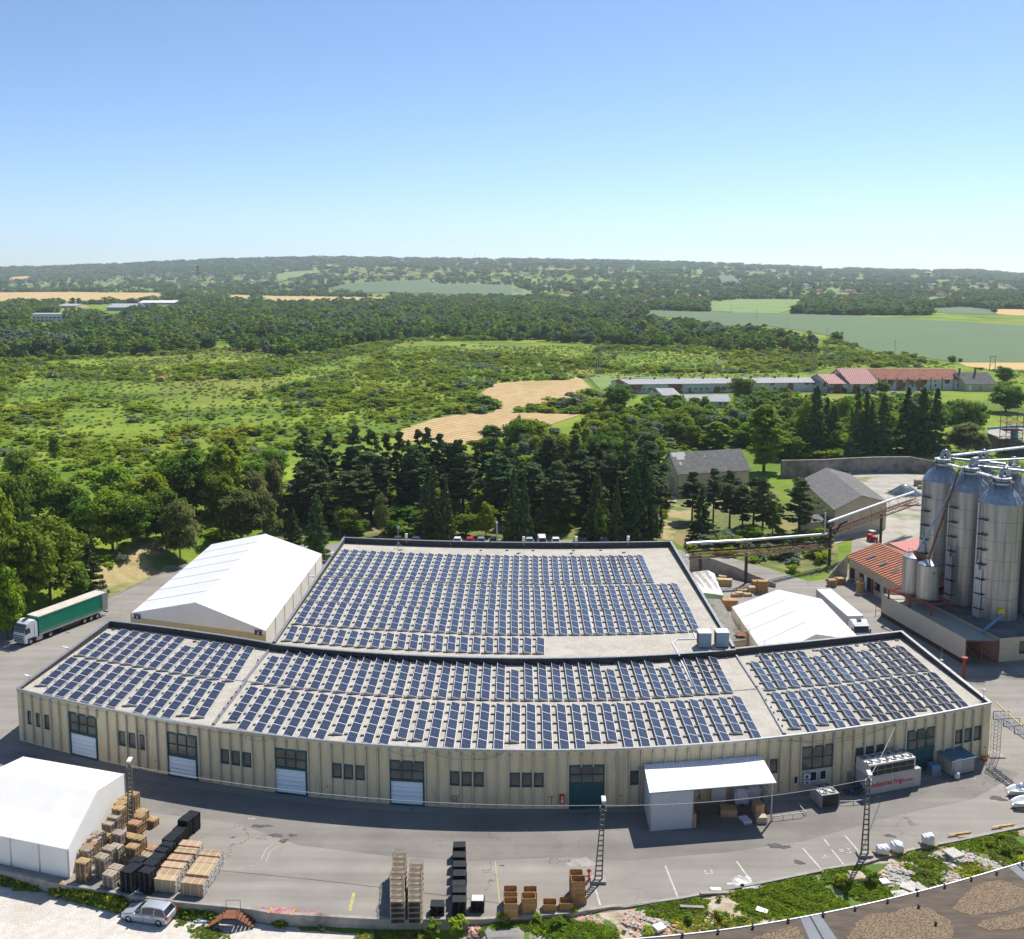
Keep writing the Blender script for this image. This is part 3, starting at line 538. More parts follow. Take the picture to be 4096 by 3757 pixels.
g=lambda v:Vector((v.x,v.y,0))
parapet(dense(F0,g(BL)),RZ,(6.62,7.1),0.3,side=-1); parapet(back1,RZ,(7.1,7.1),0.3,side=-1); parapet(mid,RZ-0.05,(7.1,7.1),0.3,side=-1)
parapet(back2,RZ,(7.1,7.1),0.3,side=-1); parapet(dense(g(BR),F1),RZ,(7.1,6.62),0.3,side=-1)
parapet(dense(g(J1),g(XL)),RZB,(7.35,8.0),0.3,side=-1); parapet(bk,RZB,(8.0,8.0),0.3,side=-1); parapet(dense(g(XR),g(J2)),RZB,(8.0,7.35),0.3,side=-1)
# front gutter lip
mb=MB(); n=len(front)
for i in range(n-1):
    a,b=front[i],front[i+1]; mb.loft([[(p.x,p.y-0.12,6.42),(p.x,p.y-0.12,6.60),(p.x,p.y+0.12,6.60),(p.x,p.y+0.12,6.42)] for p in (a,b)],0,caps=False)
    mb.loft([[(p.x,p.y+0.02,6.1),(p.x,p.y+0.02,6.42),(p.x,p.y+0.1,6.42),(p.x,p.y+0.1,6.1)] for p in (a,b)],0,caps=False)
wpart('front_gutter',mb,M['metal'],fac)
# expansion ridges, roof seams and cable trays
def ridge(name,keys,z,w=0.45,h=0.22,m='capping'):
    pts=[G(k,x,y,z) for k,x,y in keys]; mb=MB()
    for a,b in zip(pts[:-1],pts[1:]):
        d=(b-a).normalized(); nn=Vector((-d.y,d.x,0))*w/2
        mb.loft([[(p.x+nn.x,p.y+nn.y,z),(p.x+nn.x*.6,p.y+nn.y*.6,z+h),(p.x-nn.x*.6,p.y-nn.y*.6,z+h),(p.x-nn.x,p.y-nn.y,z)] for p in (a,b)])
    return wpart(name,mb,M[m],fac)
ridge('expansion_ridge',[('A2',378,580),('A2',160,855)],RZ); ridge('expansion_ridge',[('A1',1985,855),('A1',1720,1210)],RZ)
ridge('expansion_ridge',[('A4',530,700),('A4',735,1010)],RZ); ridge('expansion_ridge',[('A4',745,1020),('A4',980,1430)],RZ)
M['seam']=mat('roof_seam',(0.12,0.115,0.11),0.9,col2=(0.33,0.32,0.31),scale=2)
ridge('roof_seam',[('A1',600,645),('A1',1000,720),('A1',1400,790),('A1',1950,855),('A2',160,858),('A2',660,915),('A2',1200,965),('A2',2015,1000),('A3',600,1003),('A3',1000,1000),('A3',1500,985),('A3',2015,958),('A4',300,1060),('A4',740,1020)],RZ,0.3,0.05,'seam')
ridge('roof_seam',[('A4',745,1022),('A4',1200,985),('A4',1700,925),('A5',500,1025),('A5',1030,945)],RZ,0.3,0.06,'capping')
ridge('roof_seam',[('C2',810,1210),('C2',1300,1248),('C2',2000,1270),('C3',600,1275),('C3',1100,1275),('C3',1550,1262)],RZB,0.25,0.05,'capping')
ridge('roof_seam',[('A2',560,390),('A2',1100,432),('A2',2000,468),('A3',600,478),('A3',1160,480)],RZB,0.3,0.05,'seam')
ridge('cable_tray',[('A3',1075,80),('A3',1155,475),('A3',1600,462),('A3',1955,450),('A3',1985,520),('A3',1830,525),('A3',1790,555),('A3',1850,655)],RZB,0.22,0.14,'pv_frame')
ridge('cable_tray',[('A3',1850,672),('A3',1985,950)],RZ,0.28,0.2,'pv_frame')
for k,x,y,z in (('A1',915,443,RZ),('A1',1570,540,RZ),('A2',440,620,RZ),('A3',540,725,RZ),('A3',1300,718,RZ),('A3',1690,707,RZ),('A4',270,760,RZ),('A4',460,745,RZ),('A4',1245,680,RZ),('A4',1630,635,RZ),('A5',735,662,RZ),('C3',250,1013,RZB),('C3',460,1013,RZB),('C3',670,1015,RZB),('C3',995,1015,RZB),('C3',1215,1013,RZB)):
    p=G(k,x,y,z); mb=MB(); mb.lathe([(0.28,z),(0.28,z+0.1),(0.12,z+0.14),(0.01,z+0.14)],0,10,p.x,p.y); wpart('roof_drain',mb,M['dark_metal'],fac)
for k,x,y in (('A1',1905,948),('A1',1870,993),('A1',1838,1040),('A1',1805,1083),('A1',1765,1140),('A2',125,905),('A2',90,948),('A2',50,1000),('A4',860,1160+30),('A4',885,1240),('A4',925,1300),('A4',960,1358),('A4',815,1125),('A2',265,690)):
    p=G(k,x,y,RZ+0.2); mb=MB(); mb.lathe([(0.09,RZ+0.1),(0.09,RZ+0.38),(0.01,RZ+0.4)],0,8,p.x,p.y); wpart('roof_vent',mb,M['dark_metal'],fac)
# ---- facade openings ----
def W(k,x,y):
    X_,Y_=c(k,x,y); z=3.0; x0=0.0
    for _ in range(12):
        yy=Yf(x0); dep=yy*ct-(z-H)*st; x0=(X_-CX)/F*dep; z=zat((x0,Yf(x0)),Y_)
    return Vector((x0,Yf(x0),z))
def frame_at(k,x0,y0,x1,y1):
    a=W(k,x0,(y1)); b=W(k,x1,(y1)); xm=(x0+x1)/2
    t=W(k,xm,y0+0.0); bt=W(k,xm,y1); ang=math.atan2(b.y-a.y,b.x-a.x)
    wd=math.hypot(b.x-a.x,b.y-a.y); return (a.x+b.x)/2,(a.y+b.y)/2,ang,wd,t.z,bt.z
def place(o,cx_,cy_,ang): o.parent=fac; o.location=(cx_-fac.location.x,cy_-fac.location.y,0); o.rotation_euler=(0,0,ang)
def ringbox(mb,w,z0,z1,t,d0,d1,mi=0):
    mb.box(-w/2,-w/2+t,d0,d1,z0,z1,mi); mb.box(w/2-t,w/2,d0,d1,z0,z1,mi); mb.box(-w/2+t,w/2-t,d0,d1,z0,z0+t,mi); mb.box(-w/2+t,w/2-t,d0,d1,z1-t,z1,mi)
def window(k,x0,y0,x1,y1,fm='teal',t=0.09,gm='glass'):
    cx_,cy_,an,wd,z1,z0=frame_at(k,x0,y0,x1,y1); z0=max(z0,0.05)
    mb=MB(); mb.box(-wd/2+t,wd/2-t,-0.03,0.02,z0+t,z1-t); g_=mb.build('window',M[gm]); place(g_,cx_,cy_,an)
    mb=MB(); ringbox(mb,wd,z0,z1,t,-0.12,0.03); mb.box(-wd/2-0.04,wd/2+0.04,-0.18,-0.1,z0-0.03,z0+0.02); mb.build('frame',M[fm],g_)
for a in [('A1',232,1100,272,1200),('A1',300,1118,345,1220),('A1',368,1132,415,1240),('A1',968,1262,1022,1372),('A1',1046,1277,1103,1388),('A1',1125,1293,1182,1403),('B1',1790,97,1850,205),('B2',62,110,125,218),('B2',150,122,213,232),('B2',870,208,940,320),('B2',962,218,1032,330),('B2',1053,226,1125,337),('B3',3,272,75,380),('B3',97,277,173,385),('B3',193,280,270,390),('B3',484,285,560,393),('B3',581,285,656,393),('B3',678,286,752,393),('B3',1448,268,1517,375),('B4',1288,195,1360,312),('B5',487,197,550,315),('B5',575,182,638,290),('B5',667,168,728,255),('B5',1340,45,1398,155),('B5',1420,30,1478,140),('B5',1500,12,1557,125)]: window(*a)
for a in [('B4',1505,342,1545,415),('B4',1645,300,1713,388),('B4',1738,290,1798,375)]: window(*a,fm='white',t=0.07,gm='dark_glass')
def gate(k,x0,y0,x1,y1,ysplit,dm,wicket=False,cols=3,rows=2,green=False,k1=None):
    cx_,cy_,an,wd,z1,z0=frame_at(k,x0,y0,x1,y1); z0=0.02; xm=(x0+x1)/2; zs=W(k,xm,ysplit).z if ysplit<1e5 else z0
    fr=MB(); t=0.16; ringbox(fr,wd,z0,z1,t,-0.16,0.03); fr.box(-wd/2+t,wd/2-t,-0.15,0.02,zs-0.12,zs+0.12)
    iw=wd-2*t; ih=z1-t-zs-0.12
    for i in range(1,cols): x=-iw/2+iw*i/cols; fr.box(x-0.05,x+0.05,-0.14,0.02,zs+0.12,z1-t)
    zm=zs+0.12+ih/2; fr.box(-iw/2,iw/2,-0.13,0.02,zm-0.05,zm+0.05)
    d=MB(); d.box(-iw/2,iw/2,-0.05,0.02,z0,zs-0.12)
    if green: d.box(-0.02,0.02,-0.07,-0.04,z0,zs-0.12); d.box(-iw/2,iw/2,-0.07,-0.04,zs*0.5,zs*0.5+0.05)
    do=d.build('door',M[dm]); place(do,cx_,cy_,an)
    fo=fr.build('door_frame',M['teal'],do)
    gl=MB(); gl.box(-iw/2,iw/2,-0.04,0.02,zs+0.12,z1-t); gl.build('glazing',M['glass'],do)
    if wicket:
        wk=MB(); ringbox(wk,0.95,z0,2.1,0.03,-0.08,-0.05); q=wk.build('wicket_door',M['white_door'],do); q.location=(-iw/2+0.8,0,0)
        wk=MB(); wk.box(0.25,0.4,-0.12,-0.05,1.0,1.05); q=wk.build('handle',M['dark_metal'],do); q.location=(-iw/2+0.8,0,0)
gate('A1',580,1128,795,1480,1285,'white_door'); gate('A1',1362,1283,1598,1505+130,1465,'white_door',True)
gate('B2',408,97,668,460,250,'white_door'); gate('B2',1330,188,1610,540,345,'white_door'); gate('B3',958,222,1245,560,372,'teal_door',green=True)
gate('B5',920,35,1165,370,205,'teal_door',green=True)
# big office window, cream panel with small windows
cx_,cy_,an,wd,z1,z0=frame_at('B4',1577,72,1858,275); t=0.12; mb=MB(); mb.box(-wd/2,wd/2,-0.04,0.02,z0,z1); q=mb.build('window',M['glass']); place(q,cx_,cy_,an)
mb=MB(); ringbox(mb,wd,z0,z1,t,-0.13,0.03); [mb.box(-wd/2+wd*i/3-0.04,-wd/2+wd*i/3+0.04,-0.12,0.02,z0+t,z1-t) for i in (1,2)]; mb.box(-wd/2+t,wd/2-t,-0.115,0.02,(z0+z1)/2-0.04,(z0+z1)/2+0.04); mb.build('frame',M['teal'],q)
mb=MB(); mb.box(-wd/2,wd/2,-0.025,0.01,0.02,z0-0.05); q=mb.build('infill_panel',mat('infill_cream',(0.52,0.49,0.38),0.7)); place(q,cx_,cy_,an)
def acunit(parent_place,k,x,y,x1,y1):
    a=W(k,x,y1); b=W(k,x1,y); wd=abs(b.x-a.x); mb=MB(); mb.box(0,wd,-0.42,-0.03,a.z,b.z); o=mb.build('air_conditioner',M['white'],bevel=0.02); place(o,a.x,a.y,0.02)
    mb=MB(); r=min(wd,b.z-a.z)*0.36; M4=Matrix.Translation((wd*0.42,-0.43,(a.z+b.z)/2))@Matrix.Rotation(math.pi/2,4,'X')
    vs=[M4@Vector((r*math.cos(i*math.pi/8),r*math.sin(i*math.pi/8),0)) for i in range(16)]; mb.add(vs,[tuple(range(16))]); mb.build('fan_grille',M['dark_metal'],o)
acunit(0,'B4',1593,310,1650,355); acunit(0,'B4',1593,365,1650,402)
# ---- pilasters ----
fin=[('A1',x,1) for x in (200,275,345,420,490,560,640,715,790,870,950,1025,1105,1180,1265,1345,1430,1515,1605,1685,1770)]+[('A2',x,1) for x in (40,128,218,308,398,490,578,670,762,855,948,1042,1135,1230,1323,1420,1517,1612,1708,1805)]+[('A3',x,1) for x in (85,183,282,378,475,573,670,767,865,962,1060,1156,1254,1350,1447,1543,1640,1735,1828,1922)]+[('B4',x,1) for x in (680,780,880,985,1085,1185,1285,1387,1485,1582,1680,1775,1870)]+[('A5',x,1) for x in (100,207,315,420,523,627,728,830,930,1030,1125,1222,1320,1412,1507,1600)]
gates=[('A1',580,795,1128),('A1',1362,1598,1283),('B2',408,668,97),('B2',1330,1610,188),('B3',958,1245,222),('B5',920,1165,35),('B4',1577,1858,72)]
GI=[]
for k,x0,x1,y0 in gates:
    a=W(k,x0,y0); b=W(k,x1,y0); GI.append((a.x-0.05,b.x+0.05,(a.z+b.z)/2))
pm={}
def pil_mesh(z0):
    z0=round(z0*4)/4
    if z0 not in pm:
        mb=MB(); mb.box(-0.07,0.07,-0.30,0.0,z0,6.02); mb.box(-0.10,0.10,-0.34,0.0,6.02,6.10); mb.box(-0.05,0.05,-0.27,-0.10,6.10,6.3); pm[z0]=mb.mesh('pilaster',M['pilaster'])
    return pm[z0]
for k,x,_ in fin:
    X_=W(k,x,1200 if k[0]=='A' else 60).x; 
    z0=0.15
    for a,b,zt in GI:
        if a+0.15<X_<b-0.15: z0=zt+0.05
        elif a-0.1<X_<=a+0.15: X_=a-0.02
        elif b-0.15<=X_<b+0.1: X_=b+0.02
    if z0<1:
        for (kk,a0,b0) in (('B4',165,1350),):
            if W(kk,a0,200).x<X_<W(kk,b0,200).x and False: z0=4.6
    o=bpy.data.objects.new('pilaster',pil_mesh(z0)); COL.objects.link(o); sl_=(Yf(X_+0.5)-Yf(X_-0.5)); place(o,X_,Yf(X_),math.atan(sl_))
for k,x,y0,y1 in (('A1',1130,1255,1500),('B3',1523,240,560)):
    p=W(k,x,y0); mb=MB(); mb.tube((p.x,p.y-0.4,0.1),(p.x,p.y-0.4,p.z),0.07); mb.lathe([(0.0,p.z+0.25),(0.13,p.z+0.12),(0.09,p.z)],0,8,p.x,p.y-0.4); wpart('flue_pipe',mb,M['metal'],fac)
# downpipes / wall lamps, hydrant cabinet, red plates, graffiti-like scrawl
for k,x,y in (('A1',200,1268),('B1',1254,190),('B2',825,395),('B3',1378,467),('B4',1400,400),('B5',1603,190)):
    p=W(k,x,y); mb=MB(); mb.box(p.x-0.12,p.x+0.12,p.y-0.05,p.y-0.02,p.z-0.05,p.z+0.05); wpart('wall_plate',mb,M['signred'],fac)
p=W('B3',903,527); q=W('B3',903,455); mb=MB(); mb.box(p.x-0.25,p.x+0.25,p.y-0.3,p.y-0.03,p.z,q.z); o=wpart('hydrant_cabinet',mb,M['red'],fac); mb=MB(); mb.box(p.x-0.14,p.x+0.14,p.y-0.32,p.y-0.30,p.z+0.15,q.z-0.45); mb.box(p.x-0.1,p.x+0.1,p.y-0.32,p.y-0.30,q.z-0.35,q.z-0.15); q2=mb.build('cabinet_window',M['white'],o)
M['grafitti']=mat('spray_paint',(0.10,0.11,0.13),0.8)
gr=MB()
for s in ([(10,460),(8,490),(30,488),(28,462)],[(35,470),(50,465),(48,490),(70,485),(72,460)],[(15,500),(40,497),(68,500)],[(10,512),(30,508),(50,514),(75,508)],[(20,520),(45,516),(70,518)],[(785,478),(842,478)],[(820,480),(818,555)]):
    Q_=[W('B3',*u) for u in s]; gr.path([(v.x,v.y-0.03,v.z) for v in Q_],0.03,0,4)
wpart('wall_graffiti',gr,M['grafitti'],fac)
# wires sagging along the front wall
def sag(a,b,s,n=14): return [a.lerp(b,i/n)-Vector((0,0,4*s*(i/n)*(1-i/n))) for i in range(n+1)]
for k0,x0,y0,k1,x1,y1,s in (('A1',135,925,'A1',980,1100,0.5),('A1',980,1105,'A2',400,1300,0.4),('A2',130,1270,'A2',400,1300,0.6),('A2',1320,1390,'A2',1620,1405,0.7),('A2',1620,1405,'A3',430,1420,0.9),('A3',85,1418,'A3',430,1420,0.8),('A4',900,1470,'A4',1980,1320,0.8),('A4',1000,1460,'A5',700,1480,1.2)):
    a=W(k0,x0,y0); b=W(k1,x1,y1); mb=MB(); mb.path([v+Vector((0,-0.35,0)) for v in sag(a,b,s)],0.015,0,4); wpart('wire',mb,M['dark_metal'],fac)

# ======================= SOLAR PANEL ROWS =======================
def panel_mesh():
    mb=MB(); zl,zr,e=0.42,0.14,0.035
    h=lambda x: zl+(zr-zl)*x
    vs=[(0,0.01,h(0)),(1,0.01,h(1)),(1,0.99,h(1)),(0,0.99,h(0)),(e,0.01+e/2.3,h(e)),(1-e,0.01+e/2.3,h(1-e)),(1-e,0.99-e/2.3,h(1-e)),(e,0.99-e/2.3,h(e)),(0,0.01,h(0)-0.045),(1,0.01,h(1)-0.045),(1,0.99,h(1)-0.045),(0,0.99,h(0)-0.045)]
    mb.add(vs,[(4,5,6,7)],1); mb.add(vs,[(0,1,5,4),(1,2,6,5),(2,3,7,6),(3,0,4,7),(8,9,1,0),(9,10,2,1),(10,11,3,2),(11,8,0,3),(11,10,9,8)],0)
    me=mb.mesh('solar_panel',[M['pv_frame'],M['pv']]); uv=me.uv_layers.new(name='UV'); 
    for l in me.loops:
        v=me.vertices[l.vertex_index].co; uv.data[l.index].uv=((v.x-e)/(1-2*e),(v.y-0.025)/0.95)
    return me
PVM=panel_mesh(); RK={}
def rack_mesh(n,L):
    if n in RK: return RK[n]
    mb=MB()
    for i in range(n+1):
        y=min(max(i,0.03),n-0.03)
        mb.add([(0.02,y,0),(1.0,y,0),(1.0,y,0.09),(0.02,y,0.37)],[(0,1,2,3)],0)
        mb.box(-0.6,0.05,y-0.012,y+0.012,0.02,0.06,0)
        mb.box(-0.52,-0.10,y-0.045,y+0.045,0.0,0.16,1)
    mb.box(0.0,0.02,0.02,n-0.02,0.02,0.37,0)
    RK[n]=mb.mesh('support_rack',[M['metal'],M['ballast']]); return RK[n]
def rows(block,desc,z,tops,fronts,ns):
    tot=len(tops)
    for i,(t_,f_,n) in enumerate(zip(tops,fronts,ns)):
        T=G(*t_,z+0.42); B_=G(*f_,z+0.42); d=T-B_; L=d.length; ang=math.atan2(d.y,d.x)-math.pi/2
        e=empty('solar_panel_row',(B_.x,B_.y,z+0.01),ang,'%d-panel solar row, %s from left in the %s'%(n,ORD(i+1),desc),'solar panels','solar panel rows on the gravel roof')
        s=L/n
        for j in range(n):
            o=bpy.data.objects.new('solar_panel',PVM); COL.objects.link(o); o.parent=e; o.location=(0,j*s,0); o.scale=(1.04,s,1)
        o=bpy.data.objects.new('support_rack',rack_mesh(n,s)); COL.objects.link(o); o.parent=e; o.scale=(1,s,1)
def kn(xs_,kx): # y by interpolation of knots
    return [float(np.interp(x,[q[0] for q in kx],[q[1] for q in kx])) for x in xs_]
def tl(k,xs_,kx): return [(k,x,y) for x,y in zip(xs_,kn(xs_,kx))]
# A upper
T=[('A1',842,462)]+tl('A1',[985,1075,1165,1255,1345,1435],[(985,435),(1435,497)])+[('A1',1490,565)]+tl('A1',[1625,1720,1805,1895,1990],[(1625,523),(1895,560),(1990,573)])
Fx=tl('A1',[622,712,807,900,997,1093,1190,1290,1393,1493,1600,1700,1818],[(622,635),(712,655),(1190,737),(1290,755),(1393,775),(1493,790),(1700,822),(1818,838)])
rows('a','far rank of the left front roof',RZ,T,Fx,[4]+[5]*6+[4]+[5]*5)
T=tl('A1',[570,662,755,850,950,1045,1140,1240,1335,1440,1548,1650,1755],[(570,658),(662,680),(950,730),(1335,798),(1548,830),(1755,858)])
Fx=[('A1',312,875),('A1',345,950),('A1',440,968),('A1',545,990),('A1',645,1010),('A1',750,1030),('A1',852,1052),('A1',1018,1035),('A1',1068,1100),('A1',1180,1122),('A1',1293,1140),('A1',1455,1115),('A1',1572,1130)]
rows('b','near rank of the left front roof',RZ,T,Fx,[4]+[5]*6+[4]+[5]*3+[4,4])
# C upper
T=[('A2',378,648)]+tl('A2',[510,612,712,812,917,1020,1125,1228,1335,1440,1550,1658,1765,1872],[(510,600),(812,628),(1125,650),(1440,667),(1872,684)])+[('A3',165,688),('A3',273,690),('A3',383,691),('A3',490,757),('A3',600,695),('A3',708,695),('A3',816,695),('A3',918,698),('A3',1030,695),('A3',1137,692),('A3',1255,752),('A3',1350,690),('A3',1457,684),('A3',1563,680),('A3',1690,738),('A3',1772,672),('A4',70,742),('A4',187,735),('A4',300,728)]
Fx=tl('A2',[242,348,458,565,680,790,903,1018,1130,1243,1360,1477,1592,1712,1830],[(242,858),(565,898),(1018,938),(1360,962),(1830,982)])+tl('A3',[130,248,368,485,605,722,840,960,1080,1197,1313,1435,1550,1668,1782,1895],[(130,985),(368,990),(605,993),(960,993),(1313,988),(1550,978),(1668,970),(1895,955)])+[('A4',200,1050),('A4',325,1045),('A4',450,1035)]
ns=[4]+[5]*33; ns[18]=4; ns[25]=4; ns[29]=4
assert len(T)==len(Fx)==34,(len(T),len(Fx)); rows('c','far rank of the middle front roof',RZ,T,Fx,ns)
T=tl('A2',[205,315,430,540,655,770,885,995,1110,1227,1348,1465,1585,1705,1825],[(205,893),(540,930),(885,962),(1227,990),(1585,1010),(1825,1018)])+tl('A3',[133,253,372,497,617,738,858,977,1100,1222,1337,1455,1572,1690,1812],[(133,1020),(372,1030),(738,1033),(977,1032),(1337,1022),(1572,1012),(1812,1000)])+[('A4',125,1105),('A4',250,1095),('A4',383,1087),('A4',510,1075)]
Fx=[('A2',20,1165),('A2',97,1235),('A2',220,1255),('A2',340,1270),('A2',465,1285),('A2',590,1297),('A2',717,1312),('A2',873,1265),('A2',972,1335),('A2',1105,1345),('A2',1235,1353),('A2',1385,1305),('A2',1515,1315),('A2',1630,1377),('A2',1765,1385),('A3',85,1395),('A3',215,1398),('A3',350,1400),('A3',483,1330),('A3',617,1402),('A3',750,1402),('A3',887,1402),('A3',1020,1400),('A3',1143,1328),('A3',1275,1325),('A3',1410,1385),('A3',1545,1382),('A3',1680,1372),('A3',1812,1365),('A4',150,1505),('A4',272,1497),('A4',425,1483),('A4',530,1400),('A4',705,1460)]
ns=[5]*34
for i in (0,7,11,12,18,23,24,32): ns[i]=4
assert len(T)==len(Fx)==34,(len(T),len(Fx)); rows('d','near rank of the middle front roof',RZ,T,Fx,ns)
T=[('A4',675,768),('A4',755,700),('A4',865,690),('A4',977,680),('A4',1087,672),('A4',1238,718),('A4',1300,652),('A4',1407,638),('A4',1512,627),('A4',1665,668),('A5',435,675),('A5',550,660),('A5',722,705)]
Fx=[('A4',835,1010),('A4',935,995),('A4',1055,985),('A4',1175,972),('A4',1300,962),('A4',1420,948),('A4',1540,932),('A4',1655,917),('A4',1770,900),('A4',1880,885),('A5',752,978),('A5',868,962),('A5',990,943)]
rows('e','far rank of the right front roof',RZ,T,Fx,[4,5,5,5,5,4,5,5,5,4,5,5,4])
T=[('A4',862,1040),('A4',990,1030),('A4',1110,1018),('A4',1228,1003),('A4',1348,990),('A4',1465,975),('A5',277,1077),('A5',410,1058),('A5',535,1042),('A5',662,1023),('A5',788,1003),('A5',915,987),('A5',1043,967)]
Fx=[('A4',1055,1355),('A4',1215,1400),('A4',1305,1320),('A4',1470,1365),('A4',1598,1342),('A4',1700,1275),('A5',600,1470),('A5',740,1447),('A5',868,1425),('A5',955,1340),('A5',1145,1378),('A5',1275,1355),('A5',1405,1330)]
rows('f','near rank of the right front roof',RZ,T,Fx,[4,5,4,5,5,4,5,5,5,4,5,5,5])
# back block
T=tl('C2',[960,1035,1105,1180,1255,1330,1410,1487,1565,1640,1715,1795,1870,1945],[(960,998),(1410,1022),(1945,1040)])+tl('C3',[212,285,362,435,513,588,665,740,820,895,970,1045,1123,1200,1277,1350,1428,1505],[(212,1040),(700,1048),(1120,1048),(1505,1042)])
Fx=tl('C2',[815,895,975,1058,1142,1225,1308,1392,1475,1558,1641,1725,1808],[(815,1208),(1308,1238),(1808,1257)])+tl('C3',[78,162,247,330,415,500,585,667,752,837,920,1005,1090,1173,1258,1340,1425,1510,1595],[(78,1258),(330,1265),(700,1270),(1005,1268),(1340,1262),(1595,1255)])
assert len(T)==len(Fx)==32; rows('g','farthest rank of the rear roof',RZB,T,Fx,[7]*32)
T=tl('A2',[795,880,960,1045,1125,1210,1290,1372,1460,1545,1625,1715,1800,1887],[(795,15),(1290,42),(1887,67)])+tl('A3',[160,245,327,413,500,588,673,760,845,930,1015,1100,1187,1272,1357,1440,1523,1610,1692,1778],[(160,70),(327,73),(673,78),(1100,78),(1440,70),(1778,60)])
Fx=tl('A2',[680,770,860,945,1035,1125,1215,1305,1398,1487,1575,1668,1757,1850],[(680,190),(1215,230),(1850,256)])+tl('A3',[128,220,310,404,498,590,684,778,871,965,1060,1140,1231,1322,1414,1505,1596,1688,1779,1870],[(128,262),(310,268),(700,271),(1140,268),(1505,260),(1870,243)])
assert len(T)==len(Fx)==34; rows('h','middle rank of the rear roof',RZB,T,Fx,[5]*34)
T=tl('A2',[672,760,845,935,1030,1115,1215,1295,1385,1478,1570,1660,1757,1845],[(672,200),(1215,232),(1845,258)])+tl('A3',[121,213,303,397,491,585,679,773,867,961,1055,1148,1239,1329,1420,1510,1601,1692,1782,1873],[(121,263),(303,268),(700,272),(1148,269),(1500,262),(1873,245)])
Fx=tl('A2',[562,656,750,843,940,1035,1130,1228,1325,1422,1518,1615,1713,1812],[(562,380),(1130,420),(1812,452)])+tl('A3',[96,195,293,393,492,592,692,791,890,990,1090,1183,1280,1377,1474,1571,1668,1765,1862,1960],[(96,458),(293,465),(700,468),(1183,465),(1571,457),(1960,440)])
assert len(T)==len(Fx)==34; rows('i','near rank of the rear roof',RZB,T,Fx,[4]*34)
T=tl('A2',[535,632,729,826,923,1020,1118,1208,1307,1406,1505,1604,1703,1802],[(535,405),(1118,452),(1802,483)])+tl('A3',[87,190,290,390,495,597,700],[(87,490),(290,495),(700,497)])
Fx=tl('A2',[482,580,679,778,877,976,1075,1177,1280,1382,1483,1585,1688,1790],[(482,515),(1075,565),(1790,602)])+tl('A3',[78,180,285,387,490,593,697],[(78,605),(285,612),(697,617)])
assert len(T)==len(Fx)==21; rows('j','short rank of the rear roof',RZB,T,Fx,[2]*21)
NUMW=['first','second','third','fourth','fifth','sixth','seventh','eighth','ninth','tenth','eleventh','twelfth','thirteenth','fourteenth','fifteenth','sixteenth']
NUMO=lambda n: ORD(n)
# ======================= TENTS =======================
def tent(name,label,eL,eR,eh,ridge_h,nb,m='tent',front=None,wall=None,band=True):
    """eL,eR: (near,far) eave corner points; ridge midway"""
    a0,a1=g(eL[0]),g(eL[1]); b0,b1=g(eR[0]),g(eR[1]); base=(a0+a1+b0+b1)/4; e=empty(name,base,0,label,'marquee tent','white marquee tents')
    r0,r1=(a0+b0)/2,(a1+b1)/2
    up=lambda p,z:(p.x,p.y,z)
    mb=MB(); n=nb*4
    for k,(s0,s1) in enumerate(((a0,a1),(b0,b1))):
        A=[];B=[];C_=[]
        for i in range(n+1):
            t=i/n; dip=0.10*abs(math.sin(math.pi*t*nb)); A.append(up(s0.lerp(s1,t),eh)); q=s0.lerp(s1,t).lerp(r0.lerp(r1,t),0.5); C_.append(up(q,(eh+ridge_h)/2-dip)); B.append(up(r0.lerp(r1,t),ridge_h))
        if k==0: mb.strip(A,C_); mb.strip(C_,B)
        else: mb.strip(C_,A); mb.strip(B,C_)
    wpart('roof_sheet',mb,M[m],e,smooth=True)
    for (p,q,r) in ((a0,b0,r0),(a1,b1,r1)):
        mb=MB(); mb.add([up(p,eh-0.55),up(q,eh-0.55),up(q,eh),up(r,ridge_h),up(p,eh)],[(0,1,2,3,4)]); wpart('gable_sheet',mb,M[m],e)
        mb=MB(); mb.quad(up(p,0),up(q,0),up(q,eh-0.55),up(p,eh-0.55)); wpart('end_wall',mb,M[wall or m],e)
    for (p,q) in ((a0,a1),(b0,b1)):
        mb=MB(); mb.quad(up(p,0),up(q,0),up(q,eh-0.02),up(p,eh-0.02)); wpart('side_wall',mb,M['tent_cream' if wall else m],e)
        for i in range(nb+1):
            t=i/nb; s_=p.lerp(q,t); mb=MB(); mb.box(s_.x-0.06,s_.x+0.06,s_.y-0.06,s_.y+0.06,0,eh,0); wpart('frame_leg',mb,M['cream_board' if wall else 'metal'],e)
    for i in range(nb+1):
        t=i/nb; mb=MB(); pts=[up(a0.lerp(a1,t),eh+0.02),up(r0.lerp(r1,t),ridge_h+0.02),up(b0.lerp(b1,t),eh+0.02)]; mb.path(pts,0.028,0,4); wpart('seam',mb,M['tent_seam'],e)
    return e,(a0,a1,b0,b1,r0,r1)
eh=4.0
L0,R0=G('C1',1055,1115,eh),G('A2',325,452,eh); L1,R1=G('C1',1705,560,eh),G('C2',780,1040,eh)
rz_=zat(g(L0+R0)/2,c('C1',1573,1030)[1])
t1,q=tent('marquee_tent','big white marquee tent with tan end wall beside the rear left roof edge',(L0,L1),(R0,R1),eh,rz_,7,wall='cream_board')
